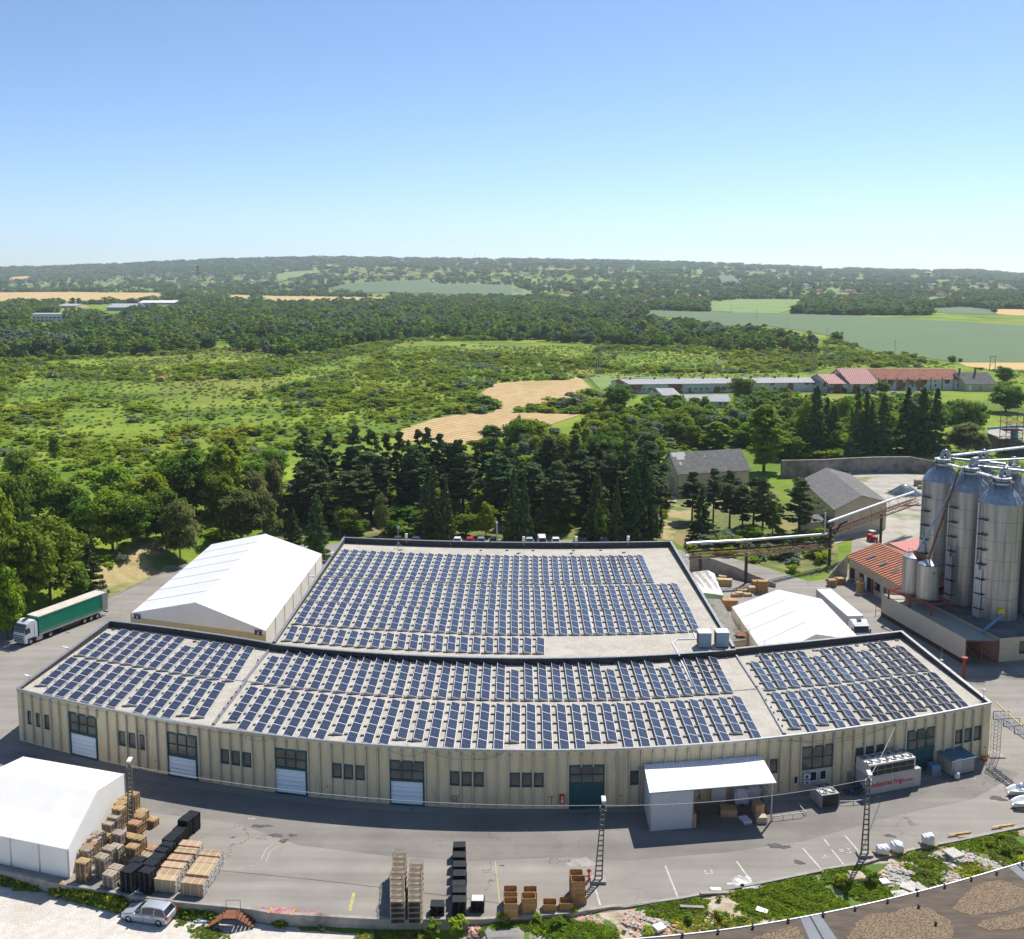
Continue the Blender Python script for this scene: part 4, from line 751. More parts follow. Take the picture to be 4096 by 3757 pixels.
for p,t in ((q[0],0.05),(q[2],0.05)):
    s_=p.lerp(q[2] if p is q[0] else q[0],t); d=(q[2]-q[0]).normalized()
    mb=MB(); M4=Matrix.Translation((s_.x-t1.location.x,s_.y-t1.location.y-0.06,eh-0.35))@Matrix.Rotation(math.atan2(d.y,d.x),4,'Z'); mb.box(-0.6,0.6,-0.03,0.0,-0.4,0.4,0,M4); o=mb.build('sign',M['navy'],t1)
    text('H','sign_letter','white',0.5,t1,(s_.x-t1.location.x,s_.y-t1.location.y-0.13,eh-0.62),(math.pi/2,0,math.atan2(d.y,d.x)),0.005,0.02,'CENTER')
    mb=MB(); mb.box(-0.45,0.45,-0.045,-0.03,0.22,0.27,0,M4); mb.build('sign_line',M['white'],t1)
b=G('B1',550,1135,0); bb=G('B1',0,1050,0); eh2=zat(b,c('B1',545,905)[1]); L0=G('B1',545,905,eh2); R0=G('B1',1003,295,eh2)
L1=L0+(G('B1',0,795,eh2)-L0)*1.7; R1=R0+(L1-L0)
rz2=zat(g(L0+R0)/2,c('B1',785,435)[1])
tent('marquee_tent','off-white marquee tent at the front yard beside the pallet stacks',(L0,L1),(R0,R1),eh2,rz2,4,'tent_cream')
eh3=3.7; L0,R0=G('A4',510,285,eh3),G('A4',1310,215,eh3); L1=G('A4',745,632,eh3); R1=G('A4',1630,545,eh3)
L1=L0+(L1-L0)*1.30; R1=R0+(R1-R0)*1.12
tent('marquee_tent','plain white marquee tent between the factory and the parked white lorry',(L0,L1),(R0,R1),eh3,zat(g(L0+R0)/2,c('A4',920,130)[1]),4,'tent',wall='tent_cream')
# tarpaulin shelter with green skirt
T_=[G('C4',690,1500,2.3),G('C4',880,1525,2.0),G('C4',800,1330,4.1),G('C4',740,1300,4.5),G('C4',655,1312,3.9),G('C4',595,1318,3.3)]
e=empty('tarpaulin_shelter',g(sum(T_,Vector())/6),0,'cream tarpaulin shelter with a pale green skirt behind the factory wall','shelter')
mb=MB(); n=12; secs=[]; front_=[T_[0].lerp(T_[1],i/n) for i in range(n+1)]; bk_=[T_[5],T_[4],T_[3],T_[2]]; backp=[bk_[min(2,int(3*i/n))].lerp(bk_[min(2,int(3*i/n))+1],3*i/n-min(2,int(3*i/n))) for i in range(n+1)]
grid=[[tuple(front_[i].lerp(backp[i],j/8)+Vector((0,0,0.16*math.sin(i*1.7+j*0.9)*math.sin(math.pi*j/8)))) for i in range(n+1)] for j in range(9)]
for j in range(8): mb.strip(grid[j],grid[j+1])
mb.strip(grid[8],[(x,y+0.3,0.0) for x,y,z in grid[8]]); mb.strip([grid[j][n] for j in range(9)],[(grid[j][n][0],grid[j][n][1],1.4) for j in range(9)]); mb.strip([grid[j][0] for j in range(9)],[(grid[j][0][0],grid[j][0][1],1.4) for j in range(9)])
wpart('tarpaulin',mb,M['tent_cream'],e,smooth=True)
mb=MB(); mb.strip([(x,y-0.03,z) for x,y,z in grid[0]],[(x,y-0.03,0) for x,y,z in grid[0]]); mb.strip([(grid[j][n][0],grid[j][n][1],1.4) for j in range(9)],[(grid[j][n][0],grid[j][n][1],0) for j in range(9)]); mb.strip([(grid[j][0][0],grid[j][0][1],1.4) for j in range(9)],[(grid[j][0][0],grid[j][0][1],0) for j in range(9)]); wpart('green_skirt',mb,mat('green_sheet',(0.30,0.48,0.28),0.6),e)
# lean-to with felt roof against the factory
q=[G('A4',290,212,2.8),G('A4',405,215,2.8),G('A4',560,480,2.8),G('A4',640,580,2.8),G('A4',500,600,2.8)]
e=empty('lean_to_shed',g(q[0]+q[3])/2,0,'long narrow lean-to with a mossy felt roof along the rear right wall','shed')
mb=MB(); mb.prism([(p.x,p.y) for p in q],0,2.7); wpart('wall',mb,M['plaster'],e); mb=MB(); mb.prism([(p.x,p.y) for p in q],2.71,2.8); wpart('roof',mb,mat('mossy_felt',(0.17,0.165,0.145),0.95,col2=(0.25,0.24,0.21),scale=1.2,detail=8,col3=(0.14,0.13,0.06),scale3=0.7,ramp3=(0.55,0.65)),e)
e=empty('roof_platform',G('A4',600,550,2.8),0,'small rusty steel platform with railings on the lean-to roof','platform')
mb=MB(); mb.box(-0.9,0.9,-0.8,0.8,0.3,0.36); mb.build('deck',M['rust'],e); mb=MB()
for x in (-0.9,0.9):
    for y in (-0.8,0.8): mb.bar((x,y,0.03),(x,y,1.4),0.03)
for z in (0.9,1.4): mb.path([(-0.9,-0.8,z),(-0.9,0.8,z),(0.9,0.8,z),(0.9,-0.8,z)],0.02)
mb.build('railing',M['rust'],e)
# ======================= VEHICLES =======================
def wheel(parent,x,y,r,w,name='wheel'):
    mb=MB(); n=20; prof=[(r*0.62,-w/2),(r*0.95,-w/2),(r,-w*0.35),(r,w*0.35),(r*0.95,w/2),(r*0.62,w/2)]
    mb.lathe(prof,0,n); mb.lathe([(r*0.62,-w*0.3),(0.02,-w*0.3)],0,n); mb.lathe([(0.02,w*0.3),(r*0.62,w*0.3)],0,n)
    o=mb.build(name,M['tyre'],parent); o.location=(x,y,r); o.rotation_euler=(math.pi/2,0,0)
    mb=MB(); mb.lathe([(r*0.6,-w*0.34),(r*0.25,-w*0.42),(r*0.22,-w*0.5),(0.01,-w*0.5)],0,10); mb.lathe([(r*0.6,w*0.34),(r*0.25,w*0.42),(r*0.22,w*0.5),(0.01,w*0.5)],0,10); mb.build('rim',M['rim'],o); return o
def truck(label,loc,rz,side,roofm,text_=None):
    e=empty('articulated_lorry',loc,rz,label,'lorry','lorries parked at the works')
    w2=1.25
    mb=MB(); mb.box(0,13.5,-w2+0.03,w2-0.03,1.15,3.92); mb.build('trailer_body',M[side],e)
    mb=MB(); mb.box(-0.03,13.55,-w2,w2,3.92,4.0); mb.box(-0.04,0.06,-w2,w2,3.98,4.12); mb.build('trailer_roof',M[roofm],e,bevel=0.03)
    mb=MB(); 
    for y in (-w2,w2): mb.box(-0.02,13.52,y-0.03,y+0.03,1.02,1.3); mb.box(-0.02,13.52,y-0.02,y+0.02,3.84,3.95)
    for i in range(22):
        for y in (-w2-0.01,w2+0.01): mb.box(0.4+i*0.6,0.46+i*0.6,y-0.02,y+0.02,1.1,1.62)
    for y in (-w2-0.03,w2+0.03): mb.box(1,13.4,y-0.012,y+0.012,1.58,1.62)
    mb.build('side_rail',M['metal'],e)
    for s in (-1,1):
        mb=MB(); mb.box(-0.1,0.0,(s-1)*w2/2+0.02,(s+1)*w2/2-0.02,1.15,3.95); mb.build('rear_door',M['metal'],e)
        mb=MB(); mb.box(0.0,1.1,s*(w2+0.01)-0.012,s*(w2+0.01)+0.012,1.2,3.9); mb.build('corner_panel',M['metal'],e)
    mb=MB(); mb.box(0.2,13.2,-0.5,0.5,0.85,1.15); mb.box(5.6,9.2,-1.15,-1.1,0.45,1.0); mb.box(5.6,9.2,1.1,1.15,0.45,1.0); mb.box(-0.1,0.1,-1.2,1.2,0.5,0.65); mb.box(9.3,9.5,-1,-0.8,0.1,1.0); mb.box(9.3,9.5,0.8,1,0.1,1.0); mb.build('chassis',M['dark_metal'],e)
    for x in (2.1,3.4,4.7):
        for y in (-1.05,1.05): wheel(e,x,y,0.5,0.36)
    # tractor
    mb=MB(); w=1.24
    prof=[(13.75,0.95),(13.75,3.25),(14.15,3.72),(14.9,3.78),(15.65,3.35),(15.95,2.5),(16.12,1.5),(16.14,0.55),(15.9,0.42),(15.55,0.42),(15.45,0.95)]
    A=[(x,-w,z) for x,z in prof]; B=[(x,w,z) for x,z in prof]; mb.loft([A,B]); cab=mb.build('cab',M['white'],e,bevel=0.10)
    mb=MB(); mb.box(12.0,15.3,-0.5,0.5,0.6,1.0); mb.box(12.9,14.0,-1.22,-0.7,0.35,0.95); mb.box(12.9,14.0,0.7,1.22,0.35,0.95); mb.build('tractor_chassis',M['metal'],e)
    mb=MB(); mb.quad((15.70,-1.12,3.22),(15.70,1.12,3.22),(16.09,1.15,2.15),(16.09,-1.15,2.15)); mb.build('windscreen',M['dark_glass'],cab).location=(0.035,0,0.01)
    mb=MB(); mb.cbox(15.92,0,3.30,0.45,2.3,0.05,0,0,0.3); mb.build('sun_visor',M['black'],cab)
    mb=MB(); 
    for z in (0.75,1.0,1.25,1.55): mb.box(16.12,16.17,-1.0,1.0,z,z+0.12)
    mb.build('radiator_grille',M['black'],cab)
    for s in (-1,1):
        mb=MB(); y=s*(w+0.012); mb.add([(15.05,y,1.95),(15.9,y,1.95),(15.72,y,2.75),(15.15,y,2.75)],[(0,1,2,3)]); mb.build('side_window',M['dark_glass'],cab)
        mb=MB(); mb.box(16.1,16.18,s*0.7-0.2+s*0.2,s*0.7+0.2+s*0.2,0.62,0.82); mb.build('headlight',M['metal'],cab)
        mb=MB(); mb.box(15.9,16.0,s*1.38-0.11,s*1.38+0.11,1.9,2.7); mb.tube((15.95,s*1.2,2.7),(15.95,s*1.4,2.7),0.03); mb.build('wing_mirror',M['black'],cab)
        mb=MB(); mb.box(14.3,14.32+0.02,s*w-0.01,s*w+0.01,1.2,3.1); mb.box(14.3,15.3,s*(w+0.01)-0.01,s*(w+0.01)+0.01,0.98,1.03); mb.build('door_gap',M['black'],cab)
        wheel(e,15.0,s*1.03,0.5,0.34); wheel(e,11.4,s*1.0,0.5,0.55)
        mb=MB(); mb.box(14.35,15.65,s*1.24-0.05,s*1.24+0.05,1.03,1.13); mb.build('wheel_arch',M['black'],cab)
    mb=MB(); mb.box(14.5,15.1,-0.35,0.35,3.8,3.86); mb.build('roof_hatch',M['black'],cab)
    if text_: text(text_,'curtain_lettering','lettering_green',0.75,e,(9.6,w2+0.05,2.35),(math.pi/2,0,math.pi),0.005,0.02)
    return e
M['green_curtain']=mat('green_curtain',(0.0,0.20,0.105),0.4,col2=(0.0,0.23,0.125),scale=0.8,bump=0.25,bscale=1.2)
M['grey_curtain']=mat('grey_curtain',(0.36,0.37,0.36),0.5,col2=(0.42,0.43,0.42),scale=0.8,bump=0.25,bscale=1.2)
M['cream_roof']=mat('dusty_cream_tarp',(0.62,0.57,0.50),0.7,col2=(0.50,0.45,0.38),scale=0.8,detail=7)
M['lettering_green']=mat('lettering_green',(0.06,0.26,0.14),0.5)
a=G('C1',167,1352); b=G('C1',622,1178); d=(a-b).normalized(); rz=math.atan2(d.y,d.x); nrm=Vector((-d.y,d.x,0))
o_=a-d*15.0+nrm*1.1; truck('lorry with a green curtain trailer and white cab on the left road',(o_.x,o_.y,0),rz,'green_curtain','cream_roof')
a=G('A4',1263,118,4.1); b=G('A4',1545,360,4.1); d=(b-a).normalized(); rz=math.atan2(d.y,d.x); nrm=Vector((-d.y,d.x,0)); o_=b-d*13.5+nrm*1.25
truck('lorry with a pale grey trailer and white cab behind the right marquee',(o_.x,o_.y,0),rz,'grey_curtain','tent','G&LIDER')
def car(name,label,loc,rz,paint,kind='hatch',group=None,cat='car',detail=True):
    e=empty(name,loc,rz,label,cat,group); L={'wagon':4.6,'hatch':4.1,'van':4.9,'pickup':4.8}[kind]; w=0.88; h=L/2
    def sec(x,hw,z0,z1,t=0.12): return [(x,-hw+0.05,z0),(x,-hw,z0+t),(x,-hw,z1-t),(x,-hw+0.12,z1),(x,hw-0.12,z1),(x,hw,z1-t),(x,hw,z0+t),(x,hw-0.05,z0)]
    mb=MB(); S_=[(h,0.55,0.35,0.52),(h-0.07,0.72,0.24,0.66),(h-0.35,0.83,0.2,0.76),(h-0.9,w,0.18,0.87),(h-1.25,w,0.18,0.94),(0,w,0.18,0.97),(-h+1.0,w,0.18,0.98),(-h+0.25,0.85,0.2,0.97),(-h+0.05,0.8,0.28,0.90),(-h,0.74,0.34,0.8)]
    mb.loft([sec(*s) for s in S_]); body=mb.build('body',paint,e,smooth=True)
    top={'wagon':1.46,'hatch':1.44,'van':1.85,'pickup':1.45}[kind]
    fx=h-1.25 if kind!='van' else h-0.75; rx={'wagon':-h+0.12,'hatch':-h+0.25,'van':-h+0.06,'pickup':-0.2}[kind]
    gl=[(fx,-0.80,0.93),(fx-0.85,-0.66,top-0.04),(rx+0.35,-0.66,top-0.05),(rx,-0.78,0.95)]
    mb=MB(); A=gl; B=[(x,-y,z) for x,y,z in gl]; mb.loft([A,B]); mb.build('windows',M['dark_glass'],e)
    mb=MB(); r=[(fx-0.75,0.67,top-0.03),(fx-1.1,0.66,top+0.02),((fx+rx)/2,0.66,top+0.05),(rx+0.5,0.66,top+0.02),(rx+0.28,0.67,top-0.04)]
    mb.loft([[(x,-hw,z-0.05),(x,-hw+0.05,z),(x,hw-0.05,z),(x,hw,z-0.05)] for x,hw,z in r]); ro=mb.build('roof',paint,e,smooth=True)
    mb=MB()
    for s in (-1,1):
        P4=lambda x,t:(x,s*(0.815-0.14*t),0.94+(top-0.98)*t)
        for (x0,x1) in ((fx-0.02,fx-0.87),(0.25,0.2),(-h*0.42,-h*0.44),(rx+0.02,rx+0.36)):
            mb.tube(P4(x0,0),P4(x1,1),0.035,0,4)
    mb.build('pillars',paint,e)
    if kind=='pickup':
        mb=MB(); mb.box(-h+0.1,-0.35,-0.7,0.7,0.97,0.99); mb.build('load_bed',M['black'],e)
    if kind=='van':
        mb=MB(); mb.box(rx+0.02,fx-1.7,-0.79,0.79,0.95,top-0.03); mb.build('load_body',paint,e,bevel=0.06)
    if detail:
        for s in (-1,1):
            mb=MB(); mb.box(h-0.32,h-0.1,s*0.62-0.13,s*0.62+0.13,0.58,0.73); mb.build('headlight',M['metal'],e)
            mb=MB(); mb.box(-h-0.01,-h+0.25,s*0.76-0.07,s*0.76+0.075,0.66,0.95); mb.build('tail_light',M['red'],e)
            mb=MB(); mb.box(fx-0.32,fx-0.14,s*0.98-0.1,s*0.98+0.1,0.9,1.05); mb.build('wing_mirror',paint,e,bevel=0.03)
            mb=MB(); mb.box(-0.03,-0.01,s*0.885-0.004,s*0.885+0.004,0.3,0.95); mb.box(0.95,0.97,s*0.885-0.004,s*0.885+0.004,0.3,0.93); mb.box(-1.02,-1.0,s*0.885-0.004,s*0.885+0.004,0.45,0.95); mb.box(0.1,0.28,s*0.89-0.01,s*0.89+0.01,0.8,0.83); mb.box(-0.9,-0.72,s*0.89-0.01,s*0.89+0.01,0.8,0.83); mb.build('door_trim',M['black'],e)
            mb=MB(); mb.path([(fx-1.0,s*0.6,top+0.07),(rx+0.5,s*0.6,top+0.07)],0.02); mb.build('roof_rail',M['metal'],e)
    for x in (h-0.85,-h+0.85):
        for y in (-0.79,0.79): wheel(e,x,y,0.32,0.22)
    return e
paint=lambda n,col,r=0.3,mt=0.0: mat('car_paint_'+n,col,r,mt,spec=0.6)
a=G('B1',1042,1490,-1.02); b=G('B1',1303,1528,-1.02); d=(a-b).normalized(); nr=Vector((d.y,-d.x,0)); m_=(a+b)/2+Vector((0.0,0.85,0))
car('estate_car','silver estate car parked on the pale gravel below the pallets',(m_.x,m_.y,-1.02),math.atan2(d.y,d.x),paint('silver',(0.52,0.54,0.57),0.28,0.4),'wagon',None,'car')
PK=[('C3',58,922,'white',(0.75,0.75,0.76),'hatch','white'),('C3',160,922,'red',(0.60,0.01,0.02),'hatch','bright red'),('C3',250,922,'greyblue',(0.22,0.27,0.32),'hatch','blue grey'),('C3',350,925,'darkgrey',(0.03,0.035,0.045),'wagon','dark grey'),('C3',640,925,'silverpark',(0.45,0.48,0.52),'hatch','silver blue'),('C3',742,925,'whitevan',(0.78,0.78,0.78),'van','white van-like'),('C3',853,925,'white2',(0.76,0.76,0.77),'hatch','off-white'),('C3',1075,930,'navy',(0.015,0.03,0.08),'hatch','dark blue'),('C3',1245,928,'bluewhite',(0.10,0.16,0.26),'hatch','mid blue'),('C2',1535,918,'pale',(0.55,0.58,0.60),'hatch','pale silver'),('C2',1390,915,'green',(0.05,0.07,0.06),'hatch','blackish green')]
for i,(k,x,y,n_,col,kd,lb) in enumerate(PK):
    p=G(k,x,y,1.25); car('parked_car',lb+' car in the row parked behind the rear parapet, %s from left'%ORD([10,9].index(i)+1 if i in (9,10) and False else sorted(range(len(PK)),key=lambda q:c(PK[q][0],PK[q][1],0)[0]).index(i)+1),(p.x,p.y+0.2,0),-math.pi/2+0.03*(i%3-1),paint(n_,col),kd,'cars parked behind the factory',detail=False)
p=G('C5',185,465); car('pickup_truck','dark blue pickup truck by the tall retaining wall',(p.x,p.y,0),0.08,paint('pickup',(0.012,0.06,0.10)),'pickup',None,'pickup',False)
# ======================= CANOPY =======================
FLc=G('B4',222,842); FRc=G('B4',1308,752); zl=zat(FLc,c('B4',232,487)[1]); zr=zat(FRc,c('B4',1345,395)[1]); bl=W('B4',165,228); br=W('B4',1215,152)
cn=empty('loading_canopy',g(FLc+FRc)/2+Vector((0,2,0)),0,'white corrugated steel loading canopy standing against the beige front wall','canopy')
fr_=G('B4',1350,392,zr)
mb=MB(); 
def up(p,z):return (p.x,p.y,z)
ov=Vector((0,-0.25,0)); r4=[up(FLc+ov-Vector((0.15,0,0)),zl+0.05),up(FRc+ov+Vector((0.35,0,0)),zr+0.05),up(br+Vector((0,-0.3,0)),br.z),up(bl+Vector((0,-0.3,0)),bl.z)]
mb.add(r4+[(x,y,z-0.08) for x,y,z in r4],[(0,1,2,3),(7,6,5,4),(0,4,5,1),(1,5,6,2),(2,6,7,3),(3,7,4,0)]); wpart('roof_sheet',mb,M['corr_white'],cn)
bw=g(bl)+Vector((0.1,-0.3,0)); 
mb=MB(); mb.quad(up(FLc,0.02),up(bw,0.02),up(bw,bl.z-0.1),up(FLc,zl-0.05)); wpart('side_wall',mb,M['clad_white'],cn)
d=(FRc-FLc); Lc=d.length; du=d.normalized(); w1=FLc+du*Lc*0.345; zz=zl+(zr-zl)*0.345
mb=MB(); mb.box(0,Lc*0.345,-0.04,0.0,0.02,zl-0.06,0,Matrix.Translation(FLc)@Matrix.Rotation(math.atan2(d.y,d.x),4,'Z')); wpart('front_wall',mb,M['clad_white'],cn)
rw_=g(br)+Vector((-0.1,-0.3,0)); mb=MB(); a_=FRc.lerp(rw_,0.05); mb.quad(up(FRc.lerp(rw_,0.35),0.02),up(rw_,0.02),up(rw_,br.z-0.1),up(FRc.lerp(rw_,0.35),zr+(br.z-zr)*0.35-0.1)); wpart('side_wall',mb,M['clad_white'],cn)
for p,z in ((FLc,zl),(FRc,zr),(w1,zz),(bw,bl.z-0.1),(rw_,br.z-0.1)):
    mb=MB(); mb.box(p.x-0.07,p.x+0.07,p.y-0.07,p.y+0.07,0,z-0.04); wpart('post',mb,M['metal'],cn)
mb=MB(); mb.path([up(FLc,zl-0.1),up(FRc,zr-0.1)],0.09,0,4); wpart('front_beam',mb,M['metal'],cn)
mb=MB(); mb.path([up(FRc-du*1.2,zr-0.15),up(FRc,zr-1.3)],0.04,0,4); wpart('brace',mb,M['metal'],cn); mb=MB(); mb.path([up(w1+du*1.0,zz-0.15),up(w1,zz-1.2)],0.04,0,4); wpart('brace',mb,M['metal'],cn)
mb=MB(); mb.path([up(FLc+ov-Vector((0.15,0.06,0)),zl),up(FRc+ov+Vector((0.35,-0.06,0)),zr)],0.06); wpart('gutter',mb,M['metal'],cn)
# inner door leaf
p=W('B4',765,555); q2=W('B4',890,455); mb=MB(); mb.box(p.x,q2.x,p.y-0.42,p.y-0.36,0.1,2.3); o=wpart('inner_door',mb,M['white'],cn)
# ======================= LOOSE THINGS =======================
def pallet_mesh(name,m,L=1.2,Wd=0.8,plast=False):
    mb=MB()
    if plast:
        mb.box(-L/2,L/2,-Wd/2,Wd/2,0.125,0.148,0)
        for x in (-L/2+0.06,0,L/2-0.06):
            for y in (-Wd/2+0.06,0,Wd/2-0.06): mb.cbox(x,y,0.065,0.13,0.13,0.118)
        for y in (-Wd/2+0.05,0,Wd/2-0.05): mb.box(-L/2,L/2,y-0.05,y+0.05,0.0,0.02)
        for k in range(5): mb.box(-L/2+0.1,L/2-0.1,-Wd/2+0.12+k*0.2*Wd,-Wd/2+0.14+k*0.2*Wd,0.148,0.156)
        for k in range(5): mb.box(-L/2+0.12+k*0.2*L,-L/2+0.14+k*0.2*L,-Wd/2+0.1,Wd/2-0.1,0.149,0.157)
    else:
        for k in range(5): y=-Wd/2+0.06+k*(Wd-0.12)/4; mb.box(-L/2,L/2,y-0.052,y+0.052,0.122,0.144)
        for x in (-L/2+0.06,0,L/2-0.06): mb.box(x-0.05,x+0.05,-Wd/2,Wd/2,0.1,0.122)
        for y in (-Wd/2+0.05,0,Wd/2-0.05):
            for x in (-L/2+0.06,0,L/2-0.06): mb.cbox(x,y,0.06,0.13,0.09,0.078)
            mb.box(-L/2,L/2,y-0.05,y+0.05,0.0,0.021)
    return mb.mesh(name,M[m])
PM={'wood':pallet_mesh('wooden_pallet','wood'),'old':pallet_mesh('wooden_pallet','wood_old'),'black':pallet_mesh('plastic_pallet','black',1.2,1.0,True)}
def stack(kind,k,x,y,n,rz,desc,ground=0.0,nm=None,sc=1.0):
    h=n*0.15+ground; p=G(k,x,y,h); r=random.Random(int(x*7+y)); me=PM[kind]
    name={'wood':'wooden_pallet','old':'wooden_pallet','black':'plastic_pallet'}[kind]
    adj={'wood':'yellowish pallet','old':'grey weathered pallet','black':'black plastic pallet'}[kind]
    for i in range(n):
        o=bpy.data.objects.new(name,me); COL.objects.link(o); o.location=(p.x+r.uniform(-.03,.03),p.y+r.uniform(-.03,.03),ground+i*0.15); o.rotation_euler=(0,0,rz+r.uniform(-.035,.035)); o.scale=(sc,sc,1)
        pos='topmost' if i==n-1 else 'lowest' if i==0 else '%s from bottom'%NUMW[i]
        tag(o,'%s, %s in the %s'%(adj,pos,desc),'pallet','pallets in the '+desc)
    return p
WS=[('wood',1070,448,15),('wood',1010,482,14),('wood',975,522,14),('wood',958,562,14),('old',925,628,11),('old',880,680,9),('wood',1142,588,11),('wood',1120,625,11),('wood',1090,682,11),('wood',1222,652,5),('old',795,765,11),('old',762,808,11),('wood',728,850,11),('old',697,890,11),('old',958,762,12),('wood',1045,785,8),('wood',1122,802,10),('wood',1072,870,10),('wood',868,790,6),('wood',1238,888,3),('old',1180,935,2),('wood',1060,975,3),('old',880,885,12),('old',935,872,11),('old',825,950,13),('wood',668,990,13),('old',890,1088,9),('old',935,1040,9)]
for i,(kd,x,y,n) in enumerate(WS): stack(kd,'B1',x,y,n,-0.33,'wooden stack %s nearest the lamp post'%NUMO(1+sorted(WS,key=lambda s:(s[1]-1055)**2+(s[2]-600)**2).index(WS[i])))
BS=[(1548,612,12),(1495,652,12),(1455,727,9),(1417,768,11),(1370,806,12),(1345,862,12),(1312,892,12),(1268,952,12),(1222,1002,13),(1188,1066,14),(1110,982,12),(1088,1026,12),(1038,1062,14)]
for i,(x,y,n) in enumerate(BS): stack('black','B1',x,y,n,-0.30,'%s black stack from the building'%NUMW[i])
CS=[(1888,862),(1891,940),(1893,1015),(1895,1088),(1884,1175),(1890,1222),(1888,1298)]
for i,(x,y) in enumerate(CS): stack('black','B2',x,y,9,0.0,'%s stack of the lone black column'%NUMW[i],sc=1.0)
stack('black','B2',1712,1335,6,0.0,'short black stack beside the cages'); pq=stack('black','B3',222,1295,7,0.0,'black stack under a white sheet')
mb=MB(); mb.box(-0.52,0.52,-0.42,0.42,0,0.02); o=mb.build('white_sheet',M['white']); o.location=(pq.x,pq.y,7*0.15+0.012); tag(o,'white plastic sheet lying on a black pallet stack','sheet')
def bundle():
    e=empty('timber_bundle'); mb=MB(); L,Wd,Hh=2.2,0.92,1.3; nz,nw=9,8; r=random.Random(3)
    for a in range(nz):
        for b_ in range(nw):
            x0=-L/2+r.uniform(-.04,.04); x1=L/2+r.uniform(-.05,.05); y=-Wd/2+b_*Wd/nw; z=0.1+a*(Hh-0.1)/nz
            mb.box(x0,x1,y+0.006,y+Wd/nw-0.006,z+0.006,z+(Hh-0.1)/nz-0.006,0); mb.box(x1,x1+0.006,y+0.012,y+Wd/nw-0.012,z+0.012,z+(Hh-0.1)/nz-0.012,1)
    mb.build('boards',[M['timber'],mat('end_paint',(0.60,0.66,0.66),0.7)],e)
    for x in (-0.8,-0.1,0.7):
        mb=MB(); mb.loft([[(xx,-Wd/2-0.01,0.1),(xx,-Wd/2-0.01,Hh+0.01),(xx,Wd/2+0.01,Hh+0.01),(xx,Wd/2+0.01,0.1)] for xx in (x-0.02,x+0.02)],caps=False); mb.build('strap',M['strap'],e)
    mb=MB(); [mb.box(x-0.06,x+0.06,-Wd/2,Wd/2,0,0.1) for x in (-0.9,0,0.9)]; mb.build('bearers',M['wood_old'],e); return e
TB=[(1540,850,1),(1505,905,1),(1452,963,1),(1402,1022,1),(1368,1078,1),(1338,1122,1),(1700,928,2),(1672,985,2),(1640,1033,2),(1605,1080,2),(1562,1152,2)]
pr=bundle()
for i,(x,y,cl) in enumerate(TB):
    p=G('B1',x,y,1.32); nn=i+1 if cl==1 else i-5; lb='strapped bundle of orange boards, %s from the building in the %s timber row'%(NUMW[nn-1],'inner' if cl==1 else 'outer')
    if i==0: pr.location=(p.x,p.y,0); pr.rotation_euler=(0,0,-0.17); tag(pr,lb,'timber bundle','strapped timber bundles')
    else: copy_tree(pr,None,(p.x,p.y,0),-0.17,None,lb,'strapped timber bundles','timber bundle')
# mesh cages
def cage():
    e=empty('mesh_cage'); L,Wd,Hh=1.2,0.74,0.5; mb=MB()
    for x in (-L/2,L/2):
        for y in (-Wd/2,Wd/2): mb.bar((x,y,0),(x,y,Hh),0.035)
    for z in (0.06,Hh-0.02): mb.path([(-L/2,-Wd/2,z),(L/2,-Wd/2,z),(L/2,Wd/2,z),(-L/2,Wd/2,z),(-L/2,-Wd/2,z)],0.024,0,4)
    mb.build('frame',mat('cage_tube',(0.34,0.25,0.15),0.7,col2=(0.48,0.42,0.33),scale=3),e); mb=MB()
    for i in range(1,12): x=-L/2+i*L/12; mb.tube((x,-Wd/2,0.06),(x,-Wd/2,Hh),0.006,0,3,cap=False); mb.tube((x,Wd/2,0.06),(x,Wd/2,Hh),0.006,0,3,cap=False)
    for i in range(1,8): y=-Wd/2+i*Wd/8; mb.tube((-L/2,y,0.06),(-L/2,y,Hh),0.006,0,3,cap=False); mb.tube((L/2,y,0.06),(L/2,y,Hh),0.006,0,3,cap=False)
    mb.build('wire_mesh',M['dark_metal'],e); mb=MB(); mb.box(-L/2,L/2,-Wd/2,Wd/2,0.04,0.055); mb.build('floor_grid',mat('cage_floor',(0.16,0.12,0.085),0.9,col2=(0.30,0.25,0.19),scale=4),e); return e
pr=cage(); first=True
for col,(xs_,n,xo) in enumerate((([(1408,900),(1410,940),(1408,982),(1405,1022),(1388,1067),(1392,1112),(1392,1157),(1392,1202),(1396,1247)],9,0),([(1545,985),(1545,1027),(1537,1070),(1535,1110),(1537,1155),(1538,1200),(1537,1245)],7,0))):
    for j,(x,y) in enumerate(xs_):
        p=G('B2',x,y,2.5); 
        for t in range(5):
            lb='rusty wire cage, %s tier of the %s stack in the %s cage row'%(('bottom','second','middle','fourth','top')[t],NUMW[j],('longer','shorter')[col]); loc=(p.x,p.y-0.37,t*0.5)
            if first: pr.location=loc; tag(pr,lb,'cage','rusty wire cages'); first=False
            else: copy_tree(pr,None,loc,0.0,None,lb,'rusty wire cages','cage')
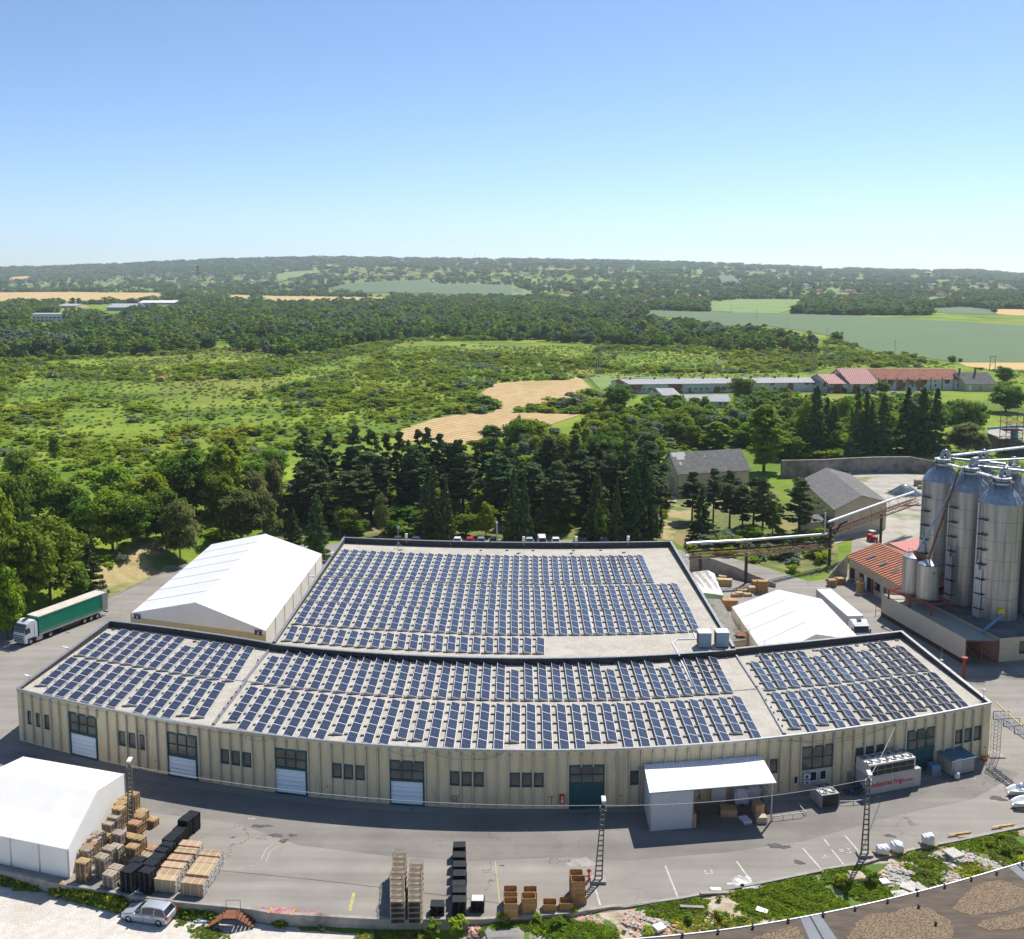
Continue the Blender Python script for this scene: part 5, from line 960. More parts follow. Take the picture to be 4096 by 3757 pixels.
# wooden box pallets
def crate(full=False):
    e=empty('wooden_crate'); L,Wd,Hh,t=1.22,1.0,0.72,0.03; mb=MB()
    for k in range(4):
        z0=0.14+k*(Hh-0.14)/4; z1=z0+(Hh-0.14)/4-0.012
        mb.box(-L/2,L/2,-Wd/2,-Wd/2+t,z0,z1); mb.box(-L/2,L/2,Wd/2-t,Wd/2,z0,z1); mb.box(-L/2,-L/2+t,-Wd/2+t,Wd/2-t,z0,z1); mb.box(L/2-t,L/2,-Wd/2+t,Wd/2-t,z0,z1)
    for x in (-L/2+0.08,L/2-0.08):
        for y in (-Wd/2+0.06,Wd/2-0.06): mb.cbox(x,y,Hh/2+0.05,0.07,0.07,Hh-0.14)
    mb.build('sides',M['wood_orange'],e); mb=MB(); mb.box(-L/2+t,L/2-t,-Wd/2+t,Wd/2-t,0.14,0.165); mb.box(-L/2,L/2,-Wd/2,-Wd/2+0.1,0,0.13); mb.box(-L/2,L/2,Wd/2-0.1,Wd/2,0,0.13); mb.box(-L/2,L/2,-0.05,0.05,0,0.13); mb.build('pallet_base',M['wood_old'],e); return e
pr=crate(); first=True
CRS=[('B3',487,1218,2,0,'rear stack behind the yellow line'),('B3',490,1312,2,0.03,'near stack beside the yellow line'),('B3',646,1222,2,0.0,'rear stack of the second pair'),('B3',634,1270,2,0.08,'near stack of the second pair'),('B3',804,1322,1,-0.03,'low spot between the stacks'),('B3',938,1310,1,0.02,'low spot beside the lidded crate'),('B3',1045,1258,1,0.0,'place under the loose pallet'),('B3',1018,1085,3,0.0,'tall stack, rear one'),('B3',1033,1135,3,0.04,'tall stack, near one')]
for (k,x,y,n,rz,ds) in CRS:
    p=G(k,x,y,0.72*n)
    for t in range(n):
        lb='orange-brown wooden crate, %s on the %s'%(('bottom','second','top')[t] if n>1 else 'alone',ds); loc=(p.x,p.y,t*0.72)
        if first: pr.location=loc; pr.rotation_euler=(0,0,rz); tag(pr,lb,'crate','wooden crates at the yard edge'); first=False
        else: copy_tree(pr,None,loc,rz,None,lb,'wooden crates at the yard edge','crate')
p=G('B3',1045,1258,0.72); o=bpy.data.objects.new('wooden_pallet',PM['wood']); COL.objects.link(o); o.location=(p.x,p.y,0.73); o.rotation_euler=(0,0,1.57); tag(o,'pale wooden pallet lying as a lid on a crate by the hydrant','pallet')
# lattice lamp posts and the cable between them
def post(label,k,bx,by,tx,ty,extra=0.9,wd=0.34,lean=True):
    b_=G(k,bx,by); d=ray(*c(k,tx,ty)); t=b_.y/d[1]; T=Vector((d[0]*t,b_.y,H+d[2]*t)); e=empty('lamp_post',b_,0,label,'lamp post','lattice lamp posts in the yard'); T=T-b_
    mb=MB(); ax=T.normalized()
    for s in (-1,1):
        A=Vector((s*wd,0,0)); B=T+Vector((s*0.13,0,0)); secs=[]
        mb.loft([[A+Vector((-0.05,-0.09,0)),A+Vector((0.05,-0.09,0)),A+Vector((0.05,0.09,0)),A+Vector((-0.05,0.09,0))],[B+Vector((-0.045,-0.06,0)),B+Vector((0.045,-0.06,0)),B+Vector((0.045,0.06,0)),B+Vector((-0.045,0.06,0))]])
    n=15
    for i in range(n+1):
        q=T*(i/n); w_=wd+(0.13-wd)*i/n; mb.cbox(q.x,q.y,q.z+0.06,2*w_,0.12,0.12)
    mb.build('mast',mat('weathered_concrete_post',(0.10,0.095,0.085),0.9,col2=(0.17,0.16,0.14),scale=2),e)
    mb=MB(); mb.box(-0.7,0.7,-0.5,0.5,0,0.25); mb.build('footing',M['concrete'],e)
    mb=MB(); mb.tube(T,T+Vector((0,0,extra*0.6)),0.04); mb.build('bracket',M['metal'],e)
    mb=MB(); mb.cbox(T.x+0.02,T.y-0.05,T.z+extra*0.6+0.1,0.42,0.75,0.2,0,0,0,0.2); mb.build('lamp_head',M['white'],e,bevel=0.05)
    for s in (-1,1):
        mb=MB(); mb.tube(T+Vector((-0.3,0,-0.25*(s+1))),T+Vector((0.3,0,-0.25*(s+1))),0.03); mb.tube(T+Vector((s*0.28,0,-0.3)),T+Vector((s*0.28,0,-0.12)),0.05); mb.build('insulator',M['metal'],e)
    return b_+T
tR=post('concrete lamp post beside the parking bays and bagged pallets','B5',565,1125,600,468)
tM=post('leaning concrete lamp post beside the red hydrant and crates','B3',1195,1160,1235,548)
tL=post('concrete lamp post among the wooden pallet stacks near the tent','B1',1055,775,1045,228)
def cable(label,a,b_,s,r=0.03,name='overhead_cable'):
    mb=MB(); pts=[v-a for v in sag(a,b_,s,28)]; mb.path(pts,r,0,5); o=mb.build(name,mat('pale_cable',(0.36,0.34,0.31),0.8)); o.location=a; return tag(o,label,'cable','overhead cables of the yard')
cable('pale cable sagging between the pallet yard post and the leaning post',tL,tM,1.25); cable('pale cable from the leaning post past the canopy to the next post',tM,tR,0.75)
cable('thin cable rising from the post by the bays to the roof edge',tR,W('B5',822,5)+Vector((0,-0.3,0)),0.2)
# hydrant
p=G('B3',1120,1155); e=empty('fire_hydrant',p,0,'red and white fire hydrant beside the leaning lamp post','hydrant'); mb=MB(); mb.lathe([(0.16,0),(0.16,0.06),(0.09,0.08),(0.09,0.5),(0.12,0.52),(0.12,0.6),(0.09,0.62)],0,12); mb.lathe([(0.09,0.75),(0.12,0.9),(0.16,0.98),(0.14,1.1),(0.03,1.2),(0.01,1.2)],0,12); mb.build('barrel',M['red'],e); mb=MB(); mb.lathe([(0.092,0.62),(0.092,0.75)],0,12); mb.build('white_band',M['white'],e)
for s in (-1,1): mb=MB(); mb.tube((0,0,0.98),(s*0.24,0,0.98),0.06); mb.build('outlet',M['red'],e)
p=G('B3',1115,1150); mb=MB(); mb.tube((p.x-0.35,p.y+0.05,0.35),(p.x-0.02,p.y+0.1,0.35),0.06); mb.box(p.x-0.4,p.x-0.3,p.y-0.05,p.y+0.15,0,0.4); o=mb.build('standpipe_valve',M['red_iron']); tag(o,'low red pipe stub standing next to the hydrant','pipe stub')
# steel steps over the wall
A=G('B2',20,1400,-0.1); B=G('B2',112,1410,-0.1); e=empty('steel_steps',((A.x+B.x)/2,A.y-0.6,-1.02),0,'rusty double steel steps leading over the retaining wall to the gravel','steps')
w_=(B.x-A.x)/2+0.1; mb=MB(); mb.box(-w_,w_,-0.6,0.6,0.98,1.03); mb.build('platform',M['rust'],e)
for s in (-1,1):
    mb=MB(); [mb.box(min(s*(w_+0.28*i),s*(w_+0.28*(i+1))),max(s*(w_+0.28*i),s*(w_+0.28*(i+1))),-0.55,0.55,0.82-0.165*i,0.86-0.165*i) for i in range(5)]; [mb.bar((s*w_,y,0.95),(s*(w_+1.4),y,0.05),0.05) for y in (-0.55,0.55)]; mb.build('flight',M['rust'],e)
mb=MB(); 
for x in (-w_,w_):
    for y in (-0.6,0.6): mb.bar((x,y,0),(x,y,1.95),0.03)
mb.path([(-w_,0.6,1.95),(w_,0.6,1.95)],0.02,0,4); mb.build('frame',M['dark_metal'],e)
# red plate with hazard ends
a=G('B2',372,1372); b_=G('B2',568,1388); e=empty('dock_plate',(a+b_)/2+Vector((0,-0.45,0)),math.atan2((b_-a).y,(b_-a).x),'worn red loading plate with yellow hazard ends on the wall edge','loading plate'); Lp=(b_-a).length
mb=MB(); mb.box(-Lp/2+0.12,Lp/2-0.12,-0.5,0.45,0.10,0.14); mb.build('plate',M['oldred'],e)
for s in (-1,1):
    mb=MB(); [mb.box(s*(Lp/2-0.06)-0.06,s*(Lp/2-0.06)+0.06,-0.5+0.19*i,-0.5+0.19*i+0.12,0.10,0.145,0) for i in range(5)]; [mb.box(s*(Lp/2-0.06)-0.06,s*(Lp/2-0.06)+0.06,-0.5+0.19*i+0.12,-0.5+0.19*i+0.19,0.10,0.144,1) for i in range(5)]; mb.build('hazard_strip',[M['yellow'],M['black']],e)
# chillers
def fan(parent,x,y,z,r):
    mb=MB(); mb.lathe([(r,z-0.02),(r,z+0.12),(r*0.92,z+0.12),(r*0.92,z-0.01)],0,20,x,y); o=mb.build('fan_ring',M['metal'],parent)
    mb=MB(); mb.lathe([(r*0.92,z+0.005),(0.01,z+0.005)],0,20,x,y); q=mb.build('fan_well',M['black'],o); mb=MB()
    for i in range(5):
        a=i*1.2566+x; c_,s_=math.cos(a),math.sin(a); c2,s2=math.cos(a+0.55),math.sin(a+0.55); mb.quad((x+0.1*r*c_,y+0.1*r*s_,z+0.08),(x+0.85*r*c_,y+0.85*r*s_,z+0.09),(x+0.85*r*c2,y+0.85*r*s2,z+0.05),(x+0.1*r*c2,y+0.1*r*s2,z+0.05))
    mb.lathe([(0.13*r,z+0.11),(0.01,z+0.11)],0,8,x,y); mb.build('fan_blades',M['metal'],o)
a=G('B4',1760,645); b_=G('B4',1915,622); bkp=G('B4',1700,562); d=b_-a; e=empty('cooling_unit',a,math.atan2(d.y,d.x),'squat grey cooling unit with four black roof fans on the asphalt','cooling unit')
Wd=d.length; Dp=2.3; hz=zat(a,c('B4',1755,520)[1]); mb=MB(); mb.box(0,Wd,0,Dp,0.1,hz); mb.build('casing',mat('cooler_casing',(0.36,0.36,0.35),0.6,col2=(0.30,0.30,0.29),scale=1),e); mb=MB(); mb.box(0.06,Wd-0.06,-0.02,0,0.15,hz-0.1); mb.build('front_grille',M['black'],e); mb=MB(); mb.box(0.03,Wd-0.03,0.03,Dp-0.03,0,0.1); mb.build('base_frame',M['dark_metal'],e)
for x in (0.27,0.73):
    for y in (0.27,0.73): fan(e,Wd*x,Dp*y,hz,0.44)
a=G('B5',600,610); b_=G('B5',1047,524); d=b_-a; Wd=d.length; e=empty('industrial_chiller',a,math.atan2(d.y,d.x),'large pale industrial chiller with twelve roof fans and red lettering','chiller')
hl=zat(b_,c('B5',1050,372)[1]); hh=zat(a,c('B5',583,352)[1]); Wu=Wd*0.885; Dp=2.3
M['chill']=mat('chiller_panel',(0.40,0.39,0.36),0.55,col2=(0.46,0.45,0.42),scale=0.8)
mb=MB(); mb.box(0,Wd,0.0,Dp,0.05,hl); mb.build('lower_casing',M['chill'],e); mb=MB(); mb.box(0.0,Wu,0.05,Dp,hl+0.002,hh); up_=mb.build('upper_casing',mat('chiller_top',(0.62,0.60,0.55),0.5),e)
zc=hl+0.02
for i in range(6):
    for j in range(2):
        x0=0.15+(Wu-0.3)*i/6; x1=0.15+(Wu-0.3)*(i+1)/6-0.05; z0=zc+0.05+(hh-zc-0.2)*j/2; z1=zc+0.05+(hh-zc-0.2)*(j+1)/2-0.05; mb=MB(); mb.box(x0,x1,0.02,0.05,z0,z1); mb.build('coil_panel',mat('coil_dark',(0.035,0.03,0.028),0.6),up_)
for i in range(6):
    for j in range(2): fan(e,0.45+(Wu-0.9)*i/5,Dp*(0.27+0.46*j),hh,0.40)
tx=text('Industrial Frigo','lettering','signred',0.95,e,(0.3,-0.02,hl*0.42),(math.pi/2,0,0),0.008,0.022); wt=max(v.co.x for v in tx.data.vertices); k_=(Wd*0.64)/wt; tx.scale=(k_,k_,1); text('.com','lettering','signred',0.50,e,(0.4+Wd*0.64,-0.02,hl*0.42),(math.pi/2,0,0),0.008,0.016)
# sheds, tank, pipework
a=G('B5',1315,445); b_=G('B5',1508,402); d=b_-a; Wd=d.length; e=empty('metal_shed',a,math.atan2(d.y,d.x),'small pale corrugated metal shed with a blue grey roof by the front wall','shed'); Dp=2.6; h0=zat(a,c('B5',1312,318)[1])
mb=MB(); mb.box(0,Wd,0,Dp,0.08,h0-0.03); mb.build('wall',mat('shed_sheet',(0.45,0.43,0.38),0.6),e); stripes(MATS['shed_sheet'],3,0.3,0.2,0.6,col=(0.27,0.26,0.23))
mb=MB(); mb.add([(-0.15,-0.2,h0),(Wd+0.15,-0.2,h0),(Wd+0.15,Dp+0.1,h0+0.25),(-0.15,Dp+0.1,h0+0.25),(-0.15,-0.2,h0+0.06),(Wd+0.15,-0.2,h0+0.06),(Wd+0.15,Dp+0.1,h0+0.31),(-0.15,Dp+0.1,h0+0.31)],[(3,2,1,0),(4,5,6,7),(0,1,5,4),(1,2,6,5),(2,3,7,6),(3,0,4,7)]); mb.build('roof',mat('blue_grey_sheet',(0.10,0.20,0.27),0.5),e); stripes(MATS['blue_grey_sheet'],0,0.25,0.25,0.8,col=(0.06,0.13,0.18))
mb=MB(); mb.box(0.4,1.3,-0.03,0,0.1,1.9); mb.build('door',M['chill'],e); mb=MB(); mb.box(0,Wd,-0.1,Dp,0,0.08); mb.build('skid',M['dark_metal'],e)
a=G('B5',1178,437); e=empty('liquid_tank',(a.x,a.y+0.5,0),0.2,'pale blue caged liquid tank between the green gate and the shed','tank'); mb=MB(); mb.box(-0.55,0.55,-0.5,0.5,0.16,1.15); mb.build('bottle',M['blue_grey'],e,bevel=0.1); mb=MB(); mb.lathe([(0.14,1.15),(0.14,1.22),(0.01,1.22)],0,12); mb.build('lid',M['dark_metal'],e); mb=MB()
for z in (0.3,0.6,0.9,1.12): mb.path([(-0.58,-0.53,z),(0.58,-0.53,z),(0.58,0.53,z),(-0.58,0.53,z),(-0.58,-0.53,z)],0.014,0,4)
for i in range(6):
    for y in (-0.53,0.53): mb.tube((-0.58+i*0.232,y,0.15),(-0.58+i*0.232,y,1.12),0.012,0,4)
mb.build('cage',M['metal'],e); mb=MB(); mb.box(-0.6,0.6,-0.5,0.5,0,0.15); mb.build('pallet',M['wood_old'],e)
def lump(name,label,cat,p,s,m,seed=0,group=None,n=3):
    bm=bmesh.new(); bmesh.ops.create_icosphere(bm,subdivisions=n,radius=0.5); r=random.Random(seed); ph=[r.uniform(0,6) for _ in range(6)]
    for v in bm.verts:
        q=v.co.copy(); k=1+0.10*math.sin(7*q.x+ph[0])+0.09*math.sin(9*q.y+ph[1])*math.cos(5*q.z)+0.06*math.sin(17*q.x+11*q.z+ph[2])+0.05*r.uniform(-1,1)
        q=Vector([math.copysign(abs(2*t)**0.6/2,t) for t in q])*k; q.z=max(q.z,-0.46); v.co=Vector((q.x*s[0],q.y*s[1],(q.z+0.46)*s[2]))
    me=bpy.data.meshes.new(name); bm.to_mesh(me); bm.free(); me.materials.append(M[m]); o=bpy.data.objects.new(name,me); COL.objects.link(o); o.location=p; return tag(o,label,cat,group)
p=G('B5',1360,462); lump('sack','small white sack standing beside the metal shed','sack',p,(0.6,0.5,0.75),'bag',1)
p=G('B5',1597,300); lump('orange_bucket','orange bucket on the ground at the building corner','bucket',p,(0.6,0.5,0.5),'orange',2)
for k,x,y,lb,h in (('B4',1035,590,'big white bulk bag under the canopy, beside the wall',1.9),('B4',1140,565,'big white bulk bag under the canopy, closer to the side wall',1.9)):
    p=G(k,x,y); lump('bulk_bag',lb,'bulk bag',p,(1.6,1.4,h),'bag',int(x),'bulk bags under the canopy')
p=G('B4',860,565); lump('sack','small white sack by the inner door under the canopy','sack',p,(0.5,0.4,0.6),'bag',9)
def boxpile(name,label,cat,p,sx,sy,sz,m,rz=0,base=True,group=None):
    e=empty(name,p,rz,label,cat,group); mb=MB(); mb.box(-sx/2,sx/2,-sy/2,sy/2,0.16 if base else 0,sz); mb.build('stack_body',M[m],e,bevel=0.01)
    if base:
        mb=MB(); [mb.box(-sx/2,sx/2,y-0.05,y+0.05,0,0.12) for y in (-sy/2+0.05,0,sy/2-0.05)]; [mb.box(x-0.06,x+0.06,-sy/2,sy/2,0.12,0.158) for x in (-sx/2+0.06,-sx/6,sx/6,sx/2-0.06)]; mb.build('pallet_base',M['wood_old'],e)
    return e
def gp(k,x,y): return G(k,x,y)
boxpile('cardboard_stack','flat cardboard stack on a pallet in the canopy shade','cardboard stack',gp('B4',925,690),1.7,1.2,0.8,'cardboard',-0.1)
boxpile('board_stack','low stack of pale boards on a pallet under the canopy','board stack',gp('B4',1075,755),0.9,1.2,0.35,'bag',0.3)
boxpile('cardboard_box','open cardboard box standing on a crate under the canopy','box',gp('B4',1190,690),1.0,1.0,1.3,'cardboard',0.2)
boxpile('wooden_box','slatted wooden box at the canopy corner post','box',gp('B4',1217,755),1.1,0.8,0.65,'wood_old',0.05)
boxpile('cardboard_box','tall cardboard box behind the canopy front wall','box',gp('B4',612,790),0.4,0.9,1.5,'cardboard',0,False)
# railings and pipe racks
def rail(label,pts,h,legs=True):
    e=empty('pipe_rail',pts[0],0,label,'rail','steel pipe rails by the wall'); mb=MB(); Q_=[p-pts[0] for p in pts]; mb.path([q+Vector((0,0,h)) for q in Q_],0.05,0,6); mb.build('top_rail',M['metal'],e)
    for a,b_ in zip(Q_[:-1],Q_[1:]):
        n=max(1,int((b_-a).length/0.9))
        for i in range(n+1): q=a.lerp(b_,i/n); mb=MB(); mb.tube(q,q+Vector((0,0,h)),0.035,0,6); mb.build('leg',M['metal'],e)
rail('low galvanised rail beside the canopy corner post',[gp('B4',1325,745),gp('B4',1595,712)],0.45); rail('short slanting galvanised rail near the four-fan cooler',[gp('B4',1620,700),gp('B4',1555,625)],0.35)
rail('pipe run between the small cooler and the big chiller',[gp('B5',352,690),gp('B5',470,688),gp('B5',580,672)],0.4)
for i,(k,x,y,s,m,lb) in enumerate((('B5',430,500,(0.8,0.6,1.5),'metal','grey control cabinet by the wall beside the big chiller'),('B5',530,560,(1.3,1.2,0.9),'dark_metal','dark pump set between the cooler and the chiller'),('B5',450,590,(1.6,0.8,0.5),'dark_metal','low dark pipe manifold on the shaded asphalt'))):
    p=gp(k,x,y); e=empty('pump_unit' if i else 'control_cabinet',p,0.15,lb,'machinery'); mb=MB()
    if i==0: mb.box(-0.4,0.4,-0.3,0.3,0.1,1.5); mb.build('cabinet',M[m],e,bevel=0.02)
    else:
        for j in range(4): mb.tube((-s[0]/2,-s[1]/2+j*s[1]/3,s[2]*(0.4+0.2*(j%3))),(s[0]/2,-s[1]/2+j*s[1]/3,s[2]*(0.4+0.2*(j%3))),0.07)
        for j in range(4): mb.tube((-s[0]/2+j*s[0]/3,0,0),(-s[0]/2+j*s[0]/3,0,s[2]),0.05)
        mb.build('pipework',M[m],e); mb=MB(); mb.cbox(0,0,s[2]*0.5,0.5,0.4,0.4); mb.build('motor',M['blue'],e,bevel=0.05)
# bagged goods on pallets along the kerb
for i,(x,y,s,lb) in enumerate(((718,1118,(1.1,1.0,0.85),'white wrapped sack pile on a pallet nearest the lamp post'),(842,1095,(1.25,1.0,0.9),'white wrapped sack pile on the second pallet from the lamp post'),(1112,1035,(1.1,1.1,1.05),'tall white wrapped pile on a tilted pallet farther along the kerb'))):
    p=gp('B5',x,y); o=bpy.data.objects.new('wooden_pallet',PM['wood']); COL.objects.link(o); o.location=p; o.rotation_euler=(0,0,0.25); o.scale=(1.15,1.5,1); tag(o,'wooden pallet under the %s'%lb.split(' on ')[0].split(' along')[0]+(' nearest the post',', second from the post',' farther along')[i],'pallet'); lump('sack_pile',lb,'sack pile',(p.x,p.y,0.15),s,'bag',20+i,'wrapped sack piles')
for i,(x,y,lb) in enumerate(((1398,955,'pale plank over two dark planks, with red marks'),(1772,888,'pale plank over two dark planks, nearer the frame edge'))):
    p=gp('B5',x,y); e=empty('plank_pile',p,0.22,lb,'planks'); mb=MB(); mb.box(-1.4,1.3,0.0,0.22,0.18,0.24); mb.build('upper_plank',M['wood'],e); mb=MB(); mb.box(-0.5,1.2,-0.4,-0.2,0,0.1); mb.box(-0.55,1.1,-0.1,0.12,0,0.12); mb.build('lower_planks',M['wood_old'],e)
for i,(x,y,lb) in enumerate(((1895,600,'white plastic tub on a pallet at the frame edge, farther one'),(1935,705,'white plastic hull-shaped tub on a pallet at the frame edge, nearer one'))):
    p=gp('B5',x,y); e=empty('plastic_tub',p,0.25,lb,'tub'); mb=MB(); secs=[]
    for t in range(7):
        u_=t/6; w_=0.15+0.75*math.sin(min(1,u_*1.3+0.15)*math.pi/2); secs.append([(-1.4+2.8*u_,-w_,0.75),(-1.4+2.8*u_,-w_*0.6,0.25),(-1.4+2.8*u_,w_*0.6,0.25),(-1.4+2.8*u_,w_,0.75),(-1.4+2.8*u_,w_*0.8,0.72),(-1.4+2.8*u_,w_*0.45,0.4),(-1.4+2.8*u_,-w_*0.45,0.4),(-1.4+2.8*u_,-w_*0.8,0.72)])
    mb.loft(secs); mb.build('hull',M['white'],e); mb=MB(); mb.box(-1,1,-0.6,0.6,0,0.14); mb.build('pallet',M['wood'],e)
# things on the roof
for i,(xl,yl,xr,yt,lb) in enumerate(((190,640,290,525,'boxy ventilation unit on the rear roof, the one beside the cable tray'),(348,635,450,512,'boxy ventilation unit on the rear roof, the one beside the parapet'))):
    a=G('A4',xl+30,yl+20,RZB); e=empty('ventilation_unit',(a.x+0.75,a.y+0.75,RZB),0,lb,'ventilation unit','ventilation units on the rear roof'); mb=MB(); mb.box(-0.85,0.8,-0.75,0.9,0.15,2.05); mb.build('casing',mat('vent_casing',(0.30,0.37,0.43),0.5,0.2),e); mb=MB(); mb.box(-0.9,0.85,-0.8,0.95,2.05,2.12); mb.build('lid',M['white'],e); mb=MB(); mb.box(-0.88,-0.85,-0.65,0.8,0.3,1.9); mb.build('louvre',M['rust'],e)
    for x in (-0.8,0.7): mb=MB(); mb.box(x,x+0.08,-0.7,0.85,0,0.15); mb.build('foot',M['dark_metal'],e)
p=G('C2',1397,995,RZB); e=empty('roof_antenna',p,0,'thin antenna mast with small dish on the far left of the rear roof','antenna'); mb=MB(); mb.tube((0,0,0),(0,0,4.2),0.04); [mb.tube((0,0,1.2),(math.cos(a)*0.9,math.sin(a)*0.9,0),0.03) for a in (0.5,2.6,4.7)]; mb.build('mast',M['metal'],e); mb=MB(); mb.lathe([(0.01,0),(0.2,0.04),(0.28,0.12)],0,14); o=mb.build('dish',M['white'],e); o.location=(0.05,-0.1,3.9); o.rotation_euler=(1.4,0,0)
p=G('C3',378,945,7.5); e=empty('roof_stack',(p.x,p.y,RZB),0,'slim grey vent stack at the rear parapet','vent stack'); mb=MB(); mb.tube((0,0.3,0),(0,0.3,4.0),0.12); mb.build('tube',M['metal'],e); mb=MB(); mb.tube((0,0.3,4.0),(0,0.3,4.25),0.18); mb.build('cap',M['white'],e)
def wall_lamp(label,base,tip):
    e=empty('wall_lamp',base,0,label,'lamp','lamps on the parapet edge'); mb=MB(); d=tip-base; mb.tube((0,0,0),d*0.75,0.04); mb.build('arm',M['metal'],e); mb=MB(); an=math.atan2(d.y,d.x); mb.cbox(d.x,d.y,d.z+0.05,0.9,0.32,0.14,0,an); mb.build('lamp_head',M['white'],e,bevel=0.04)
wall_lamp('grey lamp arm on the left parapet, nearer the front corner',G('A1',245,835,6.75),G('A1',215,815,6.9)); wall_lamp('grey lamp arm on the left parapet, farther from the corner',G('A1',560,605,6.9),G('A1',525,588,7.1))
wall_lamp('white lamp over the tent beside the rear left parapet',G('C2',720,1235,7.6),G('C2',700,1222,7.9)); wall_lamp('white lamp on the far end of the rear left parapet',G('C2',880,1050,7.8),G('C2',865,1032,8.4)); wall_lamp('white lamp on the rear right corner of the roof',G('C4',590,1170,7.8),G('C4',555,1172,8.0))
for i,(k,x,y,lb) in enumerate((('C2',1460,905,'white floodlight head on the rear parapet, leftmost'),('C3',593,930,'white floodlight head on the rear parapet, second from left'),('C3',1017,930,'white floodlight head on the rear parapet, third from left'),('C3',1437,925,'white floodlight head on the rear parapet, rightmost'))):
    p=G(k,x,y,9.0); e=empty('floodlight',(p.x,p.y+0.2,7.9),0,lb,'floodlight','floodlights on the rear parapet'); mb=MB(); mb.tube((0,0,0),(0,0.1,1.0),0.04); mb.build('stem',M['metal'],e); mb=MB(); mb.cbox(0,0,1.3,0.5,0.35,0.9,0,0.2,0,0.3); mb.build('lamp_head',M['white'],e,bevel=0.08)
for i,(k,x,y,lb) in enumerate((('A2',255,567,'short lightning rod on the left inner parapet'),('A4',797,690,'short lightning rod near the right inner parapet'),('A5',1170,938,'lightning rod by the right parapet'),('A5',1183,860,'thin rod on the right parapet outer side'),('A4',392,495,'thin rod on the rear right parapet'),('C2',965,955,'thin rod in the rear left corner'),('C2',1817,985,'thin rod by the rear parapet'),('A2',1468,1380,'small rod on the front gutter'))):
    z=RZ if k!='C2' else RZB; p=G(k,x,y,z); mb=MB(); mb.tube((0,0,0),(0,0,1.6 if k!='A2' or i==0 else 0.5),0.022); mb.box(-0.18,0.18,-0.18,0.18,0,0.08); o=mb.build('lightning_rod',M['metal']); o.location=p; tag(o,lb,'rod','lightning rods on the roof')
p=G('A5',1610,1170,7.3); e=empty('wind_gauge',(p.x,p.y,0),0,'tiny white three-cup wind gauge on a pole at the right wall','wind gauge'); mb=MB(); mb.tube((0,0,0),(0,0,7.3),0.03); mb.build('pole',M['metal'],e); mb=MB(); [mb.cbox(math.cos(a)*0.16,math.sin(a)*0.16,7.4,0.28,0.1,0.2,0,a) for a in (0.3,2.4,4.5)]; mb.build('cups',M['white'],e)
# brown roof in the foreground
rp=[('B4',180,1803),('B4',600,1755),('B4',1100,1690),('B4',1600,1605),('B4',2015,1540),('B5',250,1615),('B5',620,1540),('B5',1000,1450),('B5',1500,1310),('B5',1941,1178),('B5',2400,1040)]
rp=sorted([G(k,x,y,5.0) for k,x,y in rp],key=lambda p:p.x); e=empty('brown_roof_building',Vector((30,78,0)),0,'low building in the near corner with a mossy brown flat roof','building')
crp=np.polyfit([p.x for p in rp],[p.y for p in rp],3); XS=np.linspace(rp[0].x-14,rp[-1].x+6,40); edge=[Vector((x,float(np.polyval(crp,x)) if x>rp[0].x else float(np.polyval(crp,rp[0].x)+(x-rp[0].x)*np.polyval(np.polyder(crp),rp[0].x)),0)) for x in XS]
mb=MB(); mb.poly([(p.x,p.y,5.0) for p in edge]+[(XS[-1],52,5.0),(XS[0],52,5.0)]); ro=wpart('roof',mb,M['brown_roof'],e,fix=False)
mb=MB(); mb.strip([(p.x,p.y-0.05,-1) for p in edge],[(p.x,p.y-0.05,4.98) for p in edge]); wpart('wall',mb,M['plaster'],e)
mb=MB(); 
for a,b_ in zip(edge[:-1],edge[1:]): mb.loft([[(p.x,p.y-0.06,4.9),(p.x,p.y+0.04,4.9),(p.x,p.y+0.04,5.06),(p.x,p.y-0.06,5.06)] for p in (a,b_)],caps=False)
q=mb.build('edge_flashing',M['pv_frame'],ro); 
M['membrane']=mat('grey_membrane',(0.17,0.185,0.20),0.8,col2=(0.21,0.225,0.24),scale=1)
for (pts) in ([('B5',10,1665),('B5',180,1632),('B5',330,1850),('B5',90,1850)],[('B5',1810,1230),('B5',1960,1180),('B5',2060,1300),('B5',1950,1345)]):
    Q_=[G(*t,5.012) for t in pts]; mb=MB(); mb.poly([(p.x,p.y,5.012) for p in Q_]); wpart('membrane_strip',mb,M['membrane'],e)
    a=(Q_[0]+Q_[1])/2; b_=(Q_[2]+Q_[3])/2; mb=MB(); mb.loft([[(p.x-0.05,p.y,5.015),(p.x+0.05,p.y,5.015),(p.x+0.04,p.y,5.08),(p.x-0.04,p.y,5.08)] for p in (a,b_)]); wpart('membrane_joint',mb,M['black'],e)
for k,x,y in (('B4',515,1785),('B4',833,1755),('B4',1145,1712),('B4',1462,1655),('B4',1775,1600),('B5',210,1650),('B5',485,1597),('B5',765,1532),('B5',1025,1468),('B5',1258,1403),('B5',1487,1340),('B5',1706,1288),('B5',1926,1208),('B5',1032,1577),('B5',1180,1725)):
    p=G(k,x,y,5.0); mb=MB(); mb.lathe([(0.07,5.0),(0.07,5.14),(0.14,5.16),(0.12,5.26),(0.01,5.30)],0,10,p.x,p.y); wpart('roof_vent',mb,M['black'],e)
